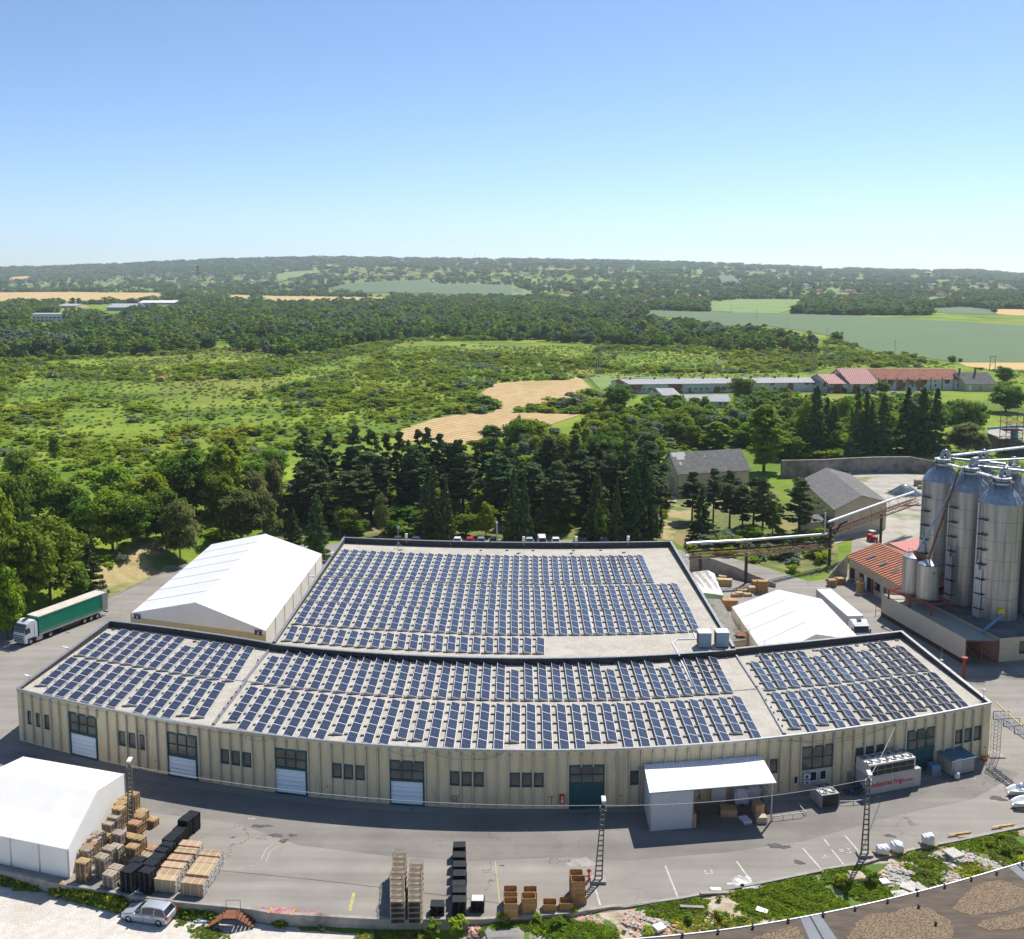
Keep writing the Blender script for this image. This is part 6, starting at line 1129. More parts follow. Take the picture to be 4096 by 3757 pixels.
def blobpts(k,pts,z,name,m,parent,seed=1,rough=0.25):
    r=random.Random(seed); Q_=[G(k,x,y,z) for x,y in pts]; out=[]
    n=len(Q_)
    for i in range(n):
        a,b_=Q_[i],Q_[(i+1)%n]; L=(b_-a).length; m_=max(2,int(L/0.25))
        for j in range(m_): q=a.lerp(b_,j/m_); out.append((q.x+r.uniform(-rough,rough)*0.5,q.y+r.uniform(-rough,rough)*0.4,z))
    mb=MB(); mb.poly(out); return wpart(name,mb,m,parent,fix=False)
moss=mat('lichen_crust',(0.19,0.14,0.09),0.95,col2=(0.26,0.195,0.125),scale=1.2,detail=9,col3=(0.075,0.048,0.024),scale3=7.0,ramp3=(0.49,0.60),bump=0.5,bscale=6)
blobpts('B5',[(420,1830),(520,1680),(640,1625),(800,1620),(960,1565),(1130,1575),(1210,1640),(1310,1690),(1330,1850),(1000,1900),(420,1950)],5.016,'lichen_patch',moss,e,1)
blobpts('B5',[(1310,1590),(1400,1490),(1500,1400),(1620,1350),(1760,1345),(1941,1410),(2100,1450),(2100,1560),(1941,1570),(1700,1620),(1480,1640)],5.018,'lichen_patch',moss,e,2)
blobpts('B5',[(1540,1730),(1600,1680),(1800,1640),(2000,1600),(2100,1700),(1900,1760),(1640,1770)],5.020,'lichen_patch',moss,e,3)
blobpts('B4',[(1000,1850),(1150,1800),(1300,1745),(1450,1700),(1540,1690),(1640,1850),(1600,1900)],5.022,'lichen_patch',moss,e,4)
# ======================= SILOS =======================
def silo(label,k,xc,yb,xs,ys,hw,zb=3.6,detail=True,B=None,r=None,zs=None):
    """base axis pixel (xc,yb) on the slab at zb; shoulder height from pixel row ys; hw half width in crop px"""
    if B is None:
        B=G(k,xc,yb,zb); dep=B.y*ct-(zb+8-H)*st; r=hw*CR[k][2]*dep/F; zs=zat(B,c(k,xs,ys)[1])
    e=empty('silo',(B.x,B.y,zb),0,label,'silo','tall metal silos'); h=zs-zb; n=40
    mb=MB(); mb.lathe([(r,0),(r,h)],0,n); body=mb.build('shell',M['silo'],e,smooth=True)
    mb=MB(); mb.lathe([(r,h),(r*0.80,h+r*0.36),(r*0.28,h+r*0.85),(0.01,h+r*0.86)],0,20); cap=mb.build('cone_roof',M['silo_cap'],e)
    mb=MB(); 
    for i in range(20): a=i*math.pi/10; mb.path([(r*1.005*math.cos(a),r*1.005*math.sin(a),h),(r*.81*math.cos(a),r*.81*math.sin(a),h+r*.37),(r*.30*math.cos(a),r*.30*math.sin(a),h+r*.87)],0.03,0,4)
    mb.build('roof_ribs',M['metal'],cap)
    for i in range(1,6):
        z=h*i/6+0.3; mb=MB(); mb.lathe([(r,z-0.03),(r+0.03,z-0.03),(r+0.03,z+0.03),(r,z+0.03)],0,n); mb.build('hoop',mat('hoop_grey',(0.20,0.19,0.18),0.5,0.4),e)
    zt=h+r*0.86; mb=MB(); mb.lathe([(1.0,zt-0.3),(1.0,zt+0.75),(1.35,zt+0.8),(1.35,zt+1.0),(0.9,zt+1.15),(0.01,zt+1.15)],0,20); mb.build('top_hatch',mat('hatch_grey',(0.62,0.64,0.65),0.5),e)
    mb=MB(); pts=[(0.35+0.55*math.cos(a),0,zt+1.5+0.75*math.sin(a)) for a in np.linspace(-0.3,math.pi*0.95,9)]; mb.path([(-0.2,0,zt+1.1)]+pts[::-1],0.32,0,10); mb.build('swan_neck_vent',M['silo_cap'],e,smooth=True)
    mb=MB(); R_=r*0.56; zp=zt+0.35
    mb.lathe([(R_*0.55,zp),(R_,zp),(R_,zp+0.06),(R_*0.55,zp+0.06)],0,20); mb.build('platform',M['dark_metal'],e)
    mb=MB()
    for zz in (0.55,1.1): mb.path([(R_*math.cos(a),R_*math.sin(a),zp+zz) for a in np.linspace(0,2*math.pi,25)],0.03,0,4)
    for i in range(12): a=i*math.pi/6; mb.tube((R_*math.cos(a),R_*math.sin(a),zp),(R_*math.cos(a),R_*math.sin(a),zp+1.1),0.03,0,4)
    for i in range(4): a=i*math.pi/2+0.6; mb.tube((R_*math.cos(a),R_*math.sin(a),zp),(R_*math.cos(a),R_*math.sin(a),h+r*0.45),0.05,0,4)
    mb.build('railing',M['dark_metal'],e)
    if detail:
        for j,(da,z0,z1) in enumerate(((-0.02,0.0,h*0.98),(0.06,0.0,h*0.46),(0.13,0.0,h*0.5),(0.20,0.0,h*0.42),(0.27,0.0,h*0.42))):
            a=math.pi*1.02+da*1.3; x,y=(r+0.22)*math.cos(a),(r+0.22)*math.sin(a); mb=MB(); mb.tube((x,y,z0),(x,y,z1),0.09,0,6); mb.build('riser_pipe',M['pv_frame'],e)
        for j in range(7):
            z=h*(0.08+0.13*j); a=math.pi*1.13; x,y=(r+0.3)*math.cos(a),(r+0.3)*math.sin(a); mb=MB(); mb.cbox(x,y,z,1.5,0.7,0.08,0,a+math.pi/2); mb.build('landing',M['dark_metal'],e); 
            mb=MB(); a2=math.pi*(1.09 if j%2 else 1.15); x,y=(r+0.2)*math.cos(a2),(r+0.2)*math.sin(a2); mb.tube((x,y,z),(x,y,z+h*0.125),0.05,0,5); mb.tube((x+0.35,y-0.12,z),(x+0.35,y-0.12,z+h*0.125),0.05,0,5); mb.build('ladder',M['silo_cap'],e)
    return B,r,zs,e
sR=silo('nearest tall silo, in front, standing on the slab edge','C5',1572,1752,1636,705,190)
sM=silo('middle tall silo of the front three','C5',1296,1622,1347,600,180)
sL=silo('tall silo farthest left, behind the two small tanks','C5',1040,1500,1080,508,168)
zs_=(sR[2]+sM[2]+sL[2])/3; rr=(sR[1]+sM[1]+sL[1])/3
step=(sM[0]-sR[0]); nrm=Vector((-step.y,step.x,0)).normalized(); nrm=-nrm if nrm.x<0 else nrm
for i,(b0,lb) in enumerate(((sL[0],'rear silo half hidden behind the leftmost tall silo'),(sM[0],'rear silo half hidden behind the middle tall silo'),(sR[0],'rear silo cut by the frame edge behind the nearest silo'))):
    B=b0+nrm*(2*rr+1.1); silo(lb,'',0,0,0,0,0,3.6,False,B,rr*0.97,zs_)
def small_silo(label,xc,yb,ys,hw,zb=5.4):
    B=G('C5',xc,yb,zb); dep=B.y*ct-(zb+3-H)*st; r=hw*CR['C5'][2]*dep/F; h=zat(B,c('C5',0,ys)[1])-zb
    e=empty('feed_tank',(B.x,B.y,zb),0,label,'tank','small metal tanks on red beams'); mb=MB(); mb.lathe([(0.3*r,-0.6),(r,0.0),(r,h)],0,28); mb.build('shell',M['silo'],e,smooth=True)
    mb=MB(); mb.lathe([(r,h),(r*0.2,h+r*0.42),(0.01,h+r*0.42)],0,16); mb.build('cone_roof',M['silo_cap'],e)
    mb=MB(); mb.lathe([(r,h-0.1),(r+0.06,h-0.05),(r+0.06,h+0.03),(r,h+0.05)],0,28); mb.build('rim',M['dark_metal'],e)
    mb=MB(); mb.tube((r*0.1,-r,h*0.8),(r*0.1,-r-0.35,h*0.78),0.22); mb.build('inspection_port',M['silo_cap'],e); return B,r,h,e
s1=small_silo('small riveted tank on red beams, the farther and partly hidden one',812,1540,1215,92); s2=small_silo('small riveted tank on red beams, the nearer full-faced one',950,1590,1280,97)
mb=MB(); a=s1[0]+Vector((0,0,s1[2]+0.5)); b_=s2[0]+Vector((0,0,s2[2]+0.5)); e=empty('tank_gangway',a,0,'rusty railed gangway over the two small tanks','gangway'); d=b_-a
mb=MB(); mb.path([Vector((0,0,0)),d],0.5,0,4); mb.build('deck',M['rust'],e); mb=MB()
for o_ in (Vector((-1.1,-0.6,0)),Vector((1.1,0.6,0))):
    for z in (0.6,1.1): mb.path([o_+Vector((0,0,z)),o_+d+Vector((0,0,z))],0.025,0,4)
    for i in range(5): q=o_+d*(i/4); mb.tube(q,q+Vector((0,0,1.1)),0.025,0,4)
mb.build('railing',M['dark_metal'],e)
def pipe(label,a,b_,r,m,name='chute_pipe',cat='pipe'):
    mb=MB(); mb.tube((0,0,0),b_-a,r,0,8); o=mb.build(name,M[m]); o.location=a; return tag(o,label,cat)
tM_=Vector((sM[0].x-1.5,sM[0].y-0.5,sM[2]+3.4)); pipe('long grey chute from the silo tops down to the farther small tank',tM_,s1[0]+Vector((0.5,0,s1[2]+0.8)),0.18,'silo_cap'); pipe('long rusty chute from the silo tops down to the nearer small tank',tM_+Vector((-0.7,0,0)),s2[0]+Vector((0,0,s2[2]+0.8)),0.15,'rust')
# red beams under the small tanks
e=empty('red_support_frame',((s1[0]+s2[0])/2).to_3d(),0,'rusty red beam frame carrying the two small tanks','support frame'); o0=Vector(e.location); mb=MB()
u=(s2[0]-s1[0]); u.z=0; u=u.normalized(); v=Vector((-u.y,u.x,0)); R_=s2[1]
base=(s1[0]+s2[0])/2; base.z=0
cor=[base+u*(a*4.4)+v*(b*2.0) for a,b in ((-1,-1),(-1,1),(0,-1),(0,1),(1,-1),(1,1))]
for p in cor: mb.bar(p+Vector((0,0,3.6))-Vector((o0.x,o0.y,o0.z)),p+Vector((0,0,5.2))-Vector((o0.x,o0.y,o0.z)),0.25)
for a,b in ((0,4),(1,5),(0,1),(2,3),(4,5)): mb.bar(cor[a]+Vector((0,0,5.2))-o0,cor[b]+Vector((0,0,5.2))-o0,0.28)
mb.build('beams',M['red_iron'],e)
# walkway between the silo tops
zt=zs_+0.86*rr+0.35
def walkway(label,a,b_,wd=0.5,rails=1.1,m='hatch_grey'):
    e=empty('silo_walkway',a,0,label,'walkway','walkways between the silo tops'); d=b_-a; nn=Vector((-d.y,d.x,0)).normalized()*wd; mb=MB(); Z=Vector((0,0,0.25))
    mb.loft([[nn,nn+Z,-nn+Z,-nn],[d+nn,d+nn+Z,d-nn+Z,d-nn]]); mb.build('conveyor_trough',MATS[m],e); mb=MB(); n=max(2,int(d.length/1.5))
    for s in (-1.5,1.5):
        for z in (0.6,1.1): mb.path([nn*s+Vector((0,0,z)),d+nn*s+Vector((0,0,z))],0.025,0,4)
        for i in range(n+1): q=nn*s+d*(i/n); mb.tube(q,q+Vector((0,0,1.1)),0.025,0,4)
    mb.build('railing',M['dark_metal'],e); return e
top=lambda s:Vector((s[0].x,s[0].y,zt))
walkway('railed walkway linking the tops of the three front silos',top(sL),top(sR)+(top(sR)-top(sM))*0.05)
walkway('railed walkway linking the rear silo tops',top(sL)+nrm*(2*rr+1.1),top(sR)+nrm*(2*rr+1.1)); walkway('railed walkway crossing from the leftmost silo over to the rear frame',top(sL)+Vector((1.5,0,1.2)),top(sL)+Vector((24,5.5,2.6)))
for i,(a_,b_,rr0) in enumerate(((top(sL)+Vector((0,0,0.9)),top(sM)+nrm*(2*rr)+Vector((0,0,0.9)),0.22),(top(sM)+Vector((0,0,0.9)),top(sR)+nrm*(2*rr)+Vector((0,0,0.9)),0.22),(top(sM)+Vector((0.5,0,1.6)),top(sM)+Vector((26,4,2.2)),0.16))): pipe('silver cross pipe between the silo tops, %s from left'%NUMW[i],a_,b_,rr0,'silo_cap')
# buildings around the silos
e=empty('silo_house',Vector((sM[0].x,sM[0].y,0)),0,'low cream clad building with a flat slab and lean-to roof under the silos','building'); O=Vector(e.location)
wa=G('A5',572,412); wb=G('A5',1415,908); hw_=zat(wb,c('A5',1430,648)[1]); wb2=Vector(wb); d=(wb-wa).normalized(); nn=Vector((-d.y,d.x,0)); nn=nn if nn.x>0 else -nn
rb=[wa+nn*5.0,wb+nn*5.6]; ft=wb+nn*5.6
mb=MB(); mb.quad((wa.x,wa.y,0.7),(wb.x,wb.y,0.7),(wb.x,wb.y,hw_),(wa.x,wa.y,hw_)); mb.quad((wa.x,wa.y,0.7),(rb[0].x,rb[0].y,0.7),(rb[0].x,rb[0].y,hw_-0.2),(wa.x,wa.y,hw_)); wpart('clad_wall',mb,M['clad_cream'],e)
mb=MB(); mb.quad((wa.x,wa.y,0),(wb.x,wb.y,0),(wb.x,wb.y,0.7),(wa.x,wa.y,0.7)); wpart('plinth',mb,M['dark_metal'],e)
mb=MB(); 
mb.quad((wa.x,wa.y,hw_-0.15),(wb.x,wb.y,hw_-0.15),(rb[1].x,rb[1].y,hw_-0.75),(rb[0].x,rb[0].y,hw_-0.75)); wpart('lean_to_roof',mb,M['corr_cream'],e)
for t in (0.02,0.97): p=wb-d*0.1 if t>0.5 else wa; 
mb=MB(); q=[rb[0],rb[1],rb[1]+nn*24,rb[0]+nn*24]; mb.prism([(p.x,p.y) for p in q],0,3.55); wpart('slab_block',mb,M['plaster'],e)
mb=MB(); mb.prism([(p.x,p.y) for p in q],3.56,3.6); wpart('slab_top',mb,mat('wet_slab',(0.10,0.095,0.085),0.9,col2=(0.19,0.18,0.16),scale=0.5,detail=8),e)
ang=math.atan2(nn.y,nn.x); fl=rb[1]-d*0.0
def onfront(x0,x1,z0,z1,m,name,dpt=0.06,par=None):
    mb=MB(); mb.box(x0,x1,-dpt,0.02,z0,z1,0,Matrix.Translation(fl)@Matrix.Rotation(ang,4,'Z')); return wpart(name,mb,M[m],par or e)
onfront(3.3,4.6,1.0,2.9,'dark_glass','window'); onfront(6.6,9.2,0.05,2.9,'red_iron','door',0.08); onfront(6.85,7.75,1.2,2.6,'glass','door_pane',0.10); onfront(8.05,8.95,1.2,2.6,'glass','door_pane',0.10)
mb=MB(); mb.box(6.0,12.0,-1.5,0.0,3.0,3.08,0,Matrix.Translation(fl)@Matrix.Rotation(ang,4,'Z')); wpart('door_awning',mb,MATS['blue_grey_sheet'],e)
mb=MB(); zb_=hw_-0.9
for t in (0.1,2.7,5.3): p=wb+nn*t; mb.bar((p.x,p.y,0),(p.x,p.y,hw_-0.4),0.14)
for t0,t1 in ((0.1,2.7),(2.7,5.3)): a=wb+nn*t0; b_=wb+nn*t1; mb.bar((a.x,a.y,0.2),(b_.x,b_.y,zb_),0.08); mb.bar((b_.x,b_.y,0.2),(a.x,a.y,zb_),0.08)
mb.bar((wb.x,wb.y,hw_-0.3),((wb+nn*5.3).x,(wb+nn*5.3).y,hw_-0.8),0.14); wpart('shed_frame',mb,M['red_iron'],e)
a=sR[0]+Vector((-0.6,-sR[1]-0.2,1.6)); mb=MB(); mb.cbox(a.x,a.y,a.z,0.95,0.4,0.95); o=mb.build('outlet_box',M['yellow']); tag(o,'yellow outlet box low on the nearest silo','outlet box')
q=G('A5',1550,615,3.0); pipe('pale blue chute sloping from the yellow outlet box',a+Vector((0,-0.3,-0.4)),q,0.22,'blue_grey')
p=G('A5',1405,1040); mb=MB(); mb.lathe([(0.22,0),(0.22,2.8),(0.45,2.85),(0.45,3.05),(0.01,3.1)],0,12); o=mb.build('vent_pipe',M['red_iron']); o.location=p; tag(o,'red brown capped vent pipe beside the silo house','vent pipe')
mb=MB(); p=G('A5',520,405); mb.path([(0,0,0),(0,0,1.4),(1.4,0.4,1.4),(1.4,0.4,0)],0.05,0,4); mb.path([(0,0,0.8),(1.4,0.4,0.8)],0.05,0,4); o=mb.build('red_barrier',M['red_iron']); o.location=p; tag(o,'small red barrier at the corner of the clad wall','barrier')
# red tiled building
ev0=('C5',212,1213); ev1=('C5',690,1482); b0=G('C5',245,1445); hE=zat(b0,c('C5',235,1235)[1])+0.1; E0=G(*ev0,hE); E1=G(*ev1,hE); d=(E1-E0).normalized(); nn=Vector((-d.y,d.x,0)); nn=nn if nn.y>0 else -nn
dp=6.2; hr=3.0
e=empty('tiled_building',g(E0+E1)/2+nn*5,0,'single storey building with an orange red tiled roof and skylights','building'); L2=(E1-E0).length
R0=g(E0)+nn*dp; zr_=None
for z in np.arange(hE,hE+6,0.05):
    x,y=px(R0.x,R0.y,z)
    if y<c('C5',600,1088)[1]: zr_=z; break
zr_=min(zr_ or hE+2.4,hE+3.0)
mb=MB(); mb.quad(up(E0-d*0.3,hE),up(E1+d*6,hE),up(g(E1)+d*6+nn*dp,zr_),up(R0-d*0.3,zr_)); mb.quad(up(R0-d*0.3,zr_),up(g(E1)+d*6+nn*dp,zr_),up(g(E1)+d*6+nn*2*dp,hE),up(R0-d*0.3+nn*dp,hE)); tr=wpart('tiled_roof',mb,mat('clay_tiles_b',(0.36,0.125,0.065),0.85,col2=(0.45,0.19,0.11),scale=1.5,detail=8,col3=(0.22,0.08,0.05),scale3=0.8,ramp3=(0.55,0.8)),e); stripes(MATS['clay_tiles_b'],1,0.9,0.22,0.8,col=(0.17,0.055,0.03))
wo=nn*0.5; mb=MB(); mb.prism([(p.x,p.y) for p in (E0+wo,E1+d*6+wo,E1+d*6+nn*(2*dp-0.5),E0+nn*(2*dp-0.5))],0,hE-0.05); wpart('wall',mb,M['plaster'],e)
mb=MB(); mb.add([up(E0+wo,hE),up(E0+nn*(2*dp-.5),hE),up(R0,zr_-0.1)],[(0,1,2)]); wpart('gable',mb,M['plaster'],e)
for i in range(4):
    t=(430+85*i); a=g(E0).lerp(g(E1),0.24+0.24*i)+nn*(dp*0.38); sl_=(zr_-hE)/dp; mb=MB(); M4=Matrix.Translation((a.x,a.y,hE+sl_*dp*0.38+0.10))@Matrix.Rotation(math.atan2(d.y,d.x),4,'Z')@Matrix.Rotation(math.atan(sl_),4,'X'); mb.box(-0.35,0.35,-0.8,0.8,-0.03,0.05,0,M4); o=wpart('skylight',mb,M['metal'],e); mb=MB(); mb.box(-0.27,0.27,-0.7,0.7,0.05,0.06,0,M4); o2=wpart('skylight_pane',mb,M['glass'],e)
aw=math.atan2(d.y,d.x); F0_=g(E0+wo)
for (x0,x1,z0,z1,m,nm) in ((0.6,2.2,0.05,2.5,'dark_glass','door'),(4.0,5.6,1.0,2.5,'dark_glass','window'),(5.8,6.6,0.05,2.6,'white','panel'),(6.8,8.2,0.05,2.5,'dark_glass','door'),(8.4,9.0,0.05,2.6,'red_iron','panel'),(9.4,11.2,1.0,2.4,'dark_glass','window'),(12.5,13.5,1.0,2.4,'dark_glass','window')):
    mb=MB(); mb.box(x0,x1,-0.05,0.02,z0,z1,0,Matrix.Translation(F0_)@Matrix.Rotation(aw,4,'Z')); wpart(nm,mb,M[m],e)
q=[G('C5',600,1088,4.6),G('C5',885,1040,4.6),G('C5',1000,1130,4.6),G('C5',775,1168,4.6)]; e=empty('red_flat_roof_block',g(q[0]),0,'flat red roofed block adjoining the tiled building','building'); mb=MB(); mb.prism([(p.x,p.y) for p in q],0,4.3); wpart('wall',mb,M['plaster'],e); mb=MB(); mb.prism([(p.x,p.y) for p in q],4.31,4.5); wpart('roof',mb,mat('red_sheet_flat',(0.42,0.13,0.11),0.7,col2=(0.48,0.19,0.16),scale=1.5),e)
# shed builder from the picked corners of one gable and the far eave corner
def gabled(name,label,cat,A,B,C_,h,zr,roofm,wallm,ov=0.4,group=None,openings=(),chim=()):
    """A,B: gable base corners (ground); C_: ground corner along the eave from A; h eave height, zr ridge height"""
    A=g(A);B=g(B);C_=g(C_); D_=B+(C_-A); M0=(A+B)/2; M1=(C_+D_)/2; e=empty(name,(A+D_)/2,0,label,cat,group)
    mb=MB(); 
    for p,q in ((A,C_),(B,D_)): mb.quad(up(p,0),up(q,0),up(q,h),up(p,h))
    for p,q,m_ in ((A,B,M0),(C_,D_,M1)): mb.add([up(p,0),up(q,0),up(q,h),up(m_,zr),up(p,h)],[(0,1,2,3,4)])
    w_=wpart('wall',mb,M[wallm],e); dl=(C_-A).normalized()*ov; dw=(A-B).normalized(); sl_=(zr-h)/((A-B).length/2)
    for (p,q,sg) in ((A,C_,1),(B,D_,-1)):
        o_=dw*sg*ov; zz=h-sl_*ov; mb=MB(); T_=0.12; r4=[up(p-dl+o_,zz),up(q+dl+o_,zz),up(M1+dl,zr),up(M0-dl,zr)]; mb.add([(x,y,z+0.03) for x,y,z in r4]+[(x,y,z+0.03+T_) for x,y,z in r4],[(3,2,1,0),(4,5,6,7),(0,1,5,4),(1,2,6,5),(2,3,7,6),(3,0,4,7)]); wpart('roof_slope',mb,M[roofm],e)
    def side(P0,P1,lst):
        a_=math.atan2((P1-P0).y,(P1-P0).x); L=(P1-P0).length
        for (f0,f1,z0,z1,m,nm) in lst:
            s=-1; mb=MB(); mb.box(f0*L,f1*L,-0.06,0.06,z0,z1,0,Matrix.Translation(P0)@Matrix.Rotation(a_,4,'Z')); wpart(nm,mb,M[m],e)
    for w__,lst in openings: side(*( (A,C_) if w__=='eave' else (A,B) if w__=='gable' else (C_,D_)),lst)
    for (f,hh) in chim:
        p=M0.lerp(M1,f); mb=MB(); mb.box(p.x-0.4,p.x+0.4,p.y-0.4,p.y+0.4,zr-0.3,zr+hh); wpart('chimney',mb,M['brick_wall'],e)
    return e
A=G('C4',478,640); B=G('C4',330,548); h=zat(A,c('C4',485,436)[1]); C_=G('C4',1110,397,h); zr1=zat(g(A+B)/2,c('C4',390,252)[1]); shA,shB,shC,shz=g(A),g(B),g(C_),min(zr1,h+4.5)
gabled('grey_roofed_shed','large beige shed with a corrugated grey gable roof behind the pines','shed',A,B,C_,h,min(zr1,h+4.5),'fibre','plaster',0.5,None,[('gable',[(0.25,0.62,0.05,4.2,'concrete','sliding_door'),(0.43,0.44,0.1,4.2,'dark_metal','door_gap')])])
q=[]
sh=bpy.data.objects['grey_roofed_shed']; q=lambda u,v:(lambda p:(p.x,p.y,h+(shz-h)*v+0.17))(shA.lerp(shC,u)+((shB-shA)/2)*v)
for u0,u1,v0,v1 in ((0.0,0.19,0.78,0.99),(0.05,0.16,0.62,0.78),(0.06,0.09,0.36,0.52),(0.45,0.47,0.7,0.75)): mb=MB(); mb.quad(q(u0,v0),q(u1,v0),q(u1,v1),q(u0,v1)); wpart('roof_patch',mb,mat('pale_patch',(0.42,0.42,0.41),0.8),sh)
A=G('C5',92,1038); h=zat(A,c('C5',80,782)[1]); B2=G('C5',580,712,h); zr2=zat(g(A+B2)/2,c('C5',345,655)[1]); far=G('C4',1592,495,h); 
gabled('grey_roofed_shed','long beige shed with a grey ridged roof beside the pipe bridge','shed',A,g(B2),far,h,min(zr2,h+3.5),'fibre','plaster',0.5,None,[('eave',[(0.05,0.3,h-1.2,h-0.4,'dark_glass','window'),(0.38,0.62,h-1.2,h-0.4,'dark_glass','window')])])
q=[G('C4',1700,800,3.2),G('C4',1860,800,3.2),G('C4',1745,870,3.2),G('C4',1560,880,3.2)]; e=empty('shed_annex',g(q[0]),0,'low annex with a slanting grey roof by the longer shed','shed'); mb=MB(); mb.prism([(p.x,p.y) for p in q],0,3.1); wpart('wall',mb,M['plaster'],e); mb=MB(); mb.prism([(p.x,p.y) for p in q],3.11,3.2); wpart('roof',mb,M['fibre'],e)
# tall retaining wall of the rear yard
tw=[G('C4',1400,470),G('C5',0,478),G('C5',200,450),G('C5',500,440),G('C5',800,438),G('C5',1050,450)]; e=empty('stone_retaining_wall',tw[2],0,'tall weathered stone retaining wall at the back of the rear yard','wall'); mb=MB(); ztw=[zat(p,c('C5',0,y)[1]) for p,y in zip(tw,(330,322,310,298,296,345))]; mb.strip([up(p,0) for p in tw],[up(p,z) for p,z in zip(tw,ztw)]); mb.strip([up(p,z) for p,z in zip(tw,ztw)],[up(p+Vector((0,1,0)),z) for p,z in zip(tw,ztw)]); mb.strip([up(p+Vector((0,1,0)),z) for p,z in zip(tw,ztw)],[up(p+Vector((0,1,0)),0) for p,z in zip(tw,ztw)]); wpart('wall_body',mb,mat('stained_stone',(0.20,0.175,0.145),0.95,col2=(0.30,0.27,0.23),scale=0.8,detail=9,col3=(0.11,0.10,0.08),scale3=0.3,ramp3=(0.5,0.7),bump=0.6,bscale=2),e)
# ramp wall beside the factory and by the tiled house
def lowwall(label,pts,hs,m='concrete',th=0.35):
    e=empty('ramp_wall',pts[0],0,label,'wall'); mb=MB(); o_=Vector((0,th,0)); mb.strip([up(p,0) for p in pts],[up(p,z) for p,z in zip(pts,hs)]); mb.strip([up(p,z) for p,z in zip(pts,hs)],[up(p+o_,z) for p,z in zip(pts,hs)]); mb.strip([up(p+o_,z) for p,z in zip(pts,hs)],[up(p+o_,0) for p in pts]); wpart('wall_body',mb,M[m],e)
lowwall('stained concrete ramp wall curving under the pipe bridge',[G('C4',580,1300),G('C4',800,1330),G('C4',1000,1370),G('C4',1180,1420),G('C4',1350,1455)],[3.2,2.7,2.0,1.3,0.7])
lowwall('sloping concrete wing wall beside the tiled building',[G('C4',1800,1400),G('C5',120,1390),G('C5',215,1400)],[0.3,1.8,4.0])
# pipe bridge
e=empty('pipe_bridge',G('C4',1080,1418),0,'rusty trestle pipe bridge running from the factory corner to the silos','pipe bridge'); O=Vector(e.location)
posts=[(('C4',675,1308),('C4',675,1178)),(('C4',1080,1418),('C4',1080,1150)),(('C4',1828,1255),('C4',1835,1085))]; N_=[]
for b_,t_ in posts:
    p=G(*b_); z=zat(p,c(*t_)[1]); N_.append(Vector((p.x,p.y,z)))
N_[0]=G('C4',675,1172,N_[1].z); start=G('C4',560,1182,N_[1].z)
zH=N_[2].z+4.2; p4=G('C5',520,1105); z4=zat(p4,c('C5',520,900)[1]); p5=G('C5',865,1040); z5=zat(p5,c('C5',865,930)[1]); z4=(z4+zH)/2
N4=Vector((p4.x,p4.y,z4)); N5=N4+(N4-Vector((N_[2].x,N_[2].y,z4)))*0.75
for p in (N_[0],N_[1],N_[2],N4):
    mb=MB(); mb.bar((p.x,p.y,0),(p.x,p.y,p.z+ (0 if p is not N_[2] else 4.0)),0.42); wpart('post',mb,M['dark_metal'],e)
def truss(a,b_,w_,hh,mbd,n):
    d=(b_-a); nn=Vector((-d.y,d.x,0)).normalized()*w_/2; Zv=Vector((0,0,hh))
    for s in (-1,1):
        for z in (Vector(),Zv): mbd.bar(a+nn*s+z,b_+nn*s+z,0.11)
        for i in range(n): q=a+d*(i/n)+nn*s; r=a+d*((i+1)/n)+nn*s; mbd.bar(q+(Zv if i%2 else Vector()),r+(Vector() if i%2 else Zv),0.045); mbd.bar(q,q+Zv,0.045)
    for i in range(n+1): q=a+d*(i/n); mbd.bar(q-nn+Zv,q+nn+Zv,0.05); mbd.bar(q-nn,q+nn,0.05)
segs=[(start,N_[0]),(N_[0],N_[1]),(N_[1],N_[2]),(Vector((N_[2].x,N_[2].y,N4.z-0.2)),N4),(N4,N5)]
for a,b_ in segs:
    mb=MB(); truss(a-O,b_-O,1.6,0.7,mb,max(3,int((b_-a).length/1.5))); mb.build('truss',M['rust'],e)
    d=b_-a; nn=Vector((-d.y,d.x,0)).normalized()
    for off,zo,rr_,m in ((0.0,0.85,0.14,'black'),(0.5,2.3,0.24,'pv_frame'),(-0.5,-0.25,0.16,'concrete'),(0.8,2.15,0.06,'yellow')):
        mb=MB(); mb.tube(a-O+nn*off+Vector((0,0,zo)),b_-O+nn*off+Vector((0,0,zo)),rr_,0,8); mb.build('pipe',M[m],e)
    n=max(2,int(d.length/4)); mb=MB()
    for i in range(n+1): q=a-O+d*(i/n); mb.bar(q+Vector((0,0,0.7)),q+nn*0.6+Vector((0,0,2.1)),0.06); mb.bar(q+nn*0.6+Vector((0,0,2.1)),q-nn*0.2+Vector((0,0,2.1)),0.06)
    mb.build('hangers',M['rust'],e)
up3=N_[2]-O; mb=MB(); mb.tube(up3+Vector((-1,0.3,2.3)),up3+Vector((-1,0.3,2.3+4.2)),0.2); mb.build('pipe',M['silo_cap'],e); mb=MB(); mb.path([up3+Vector((-2,0,0.8)),up3+Vector((0.5,0,1.8)),up3+Vector((1.8,0,4.2)),up3+Vector((3.2,0,4.9))],0.2,0,8); mb.build('pipe',M['black'],e)
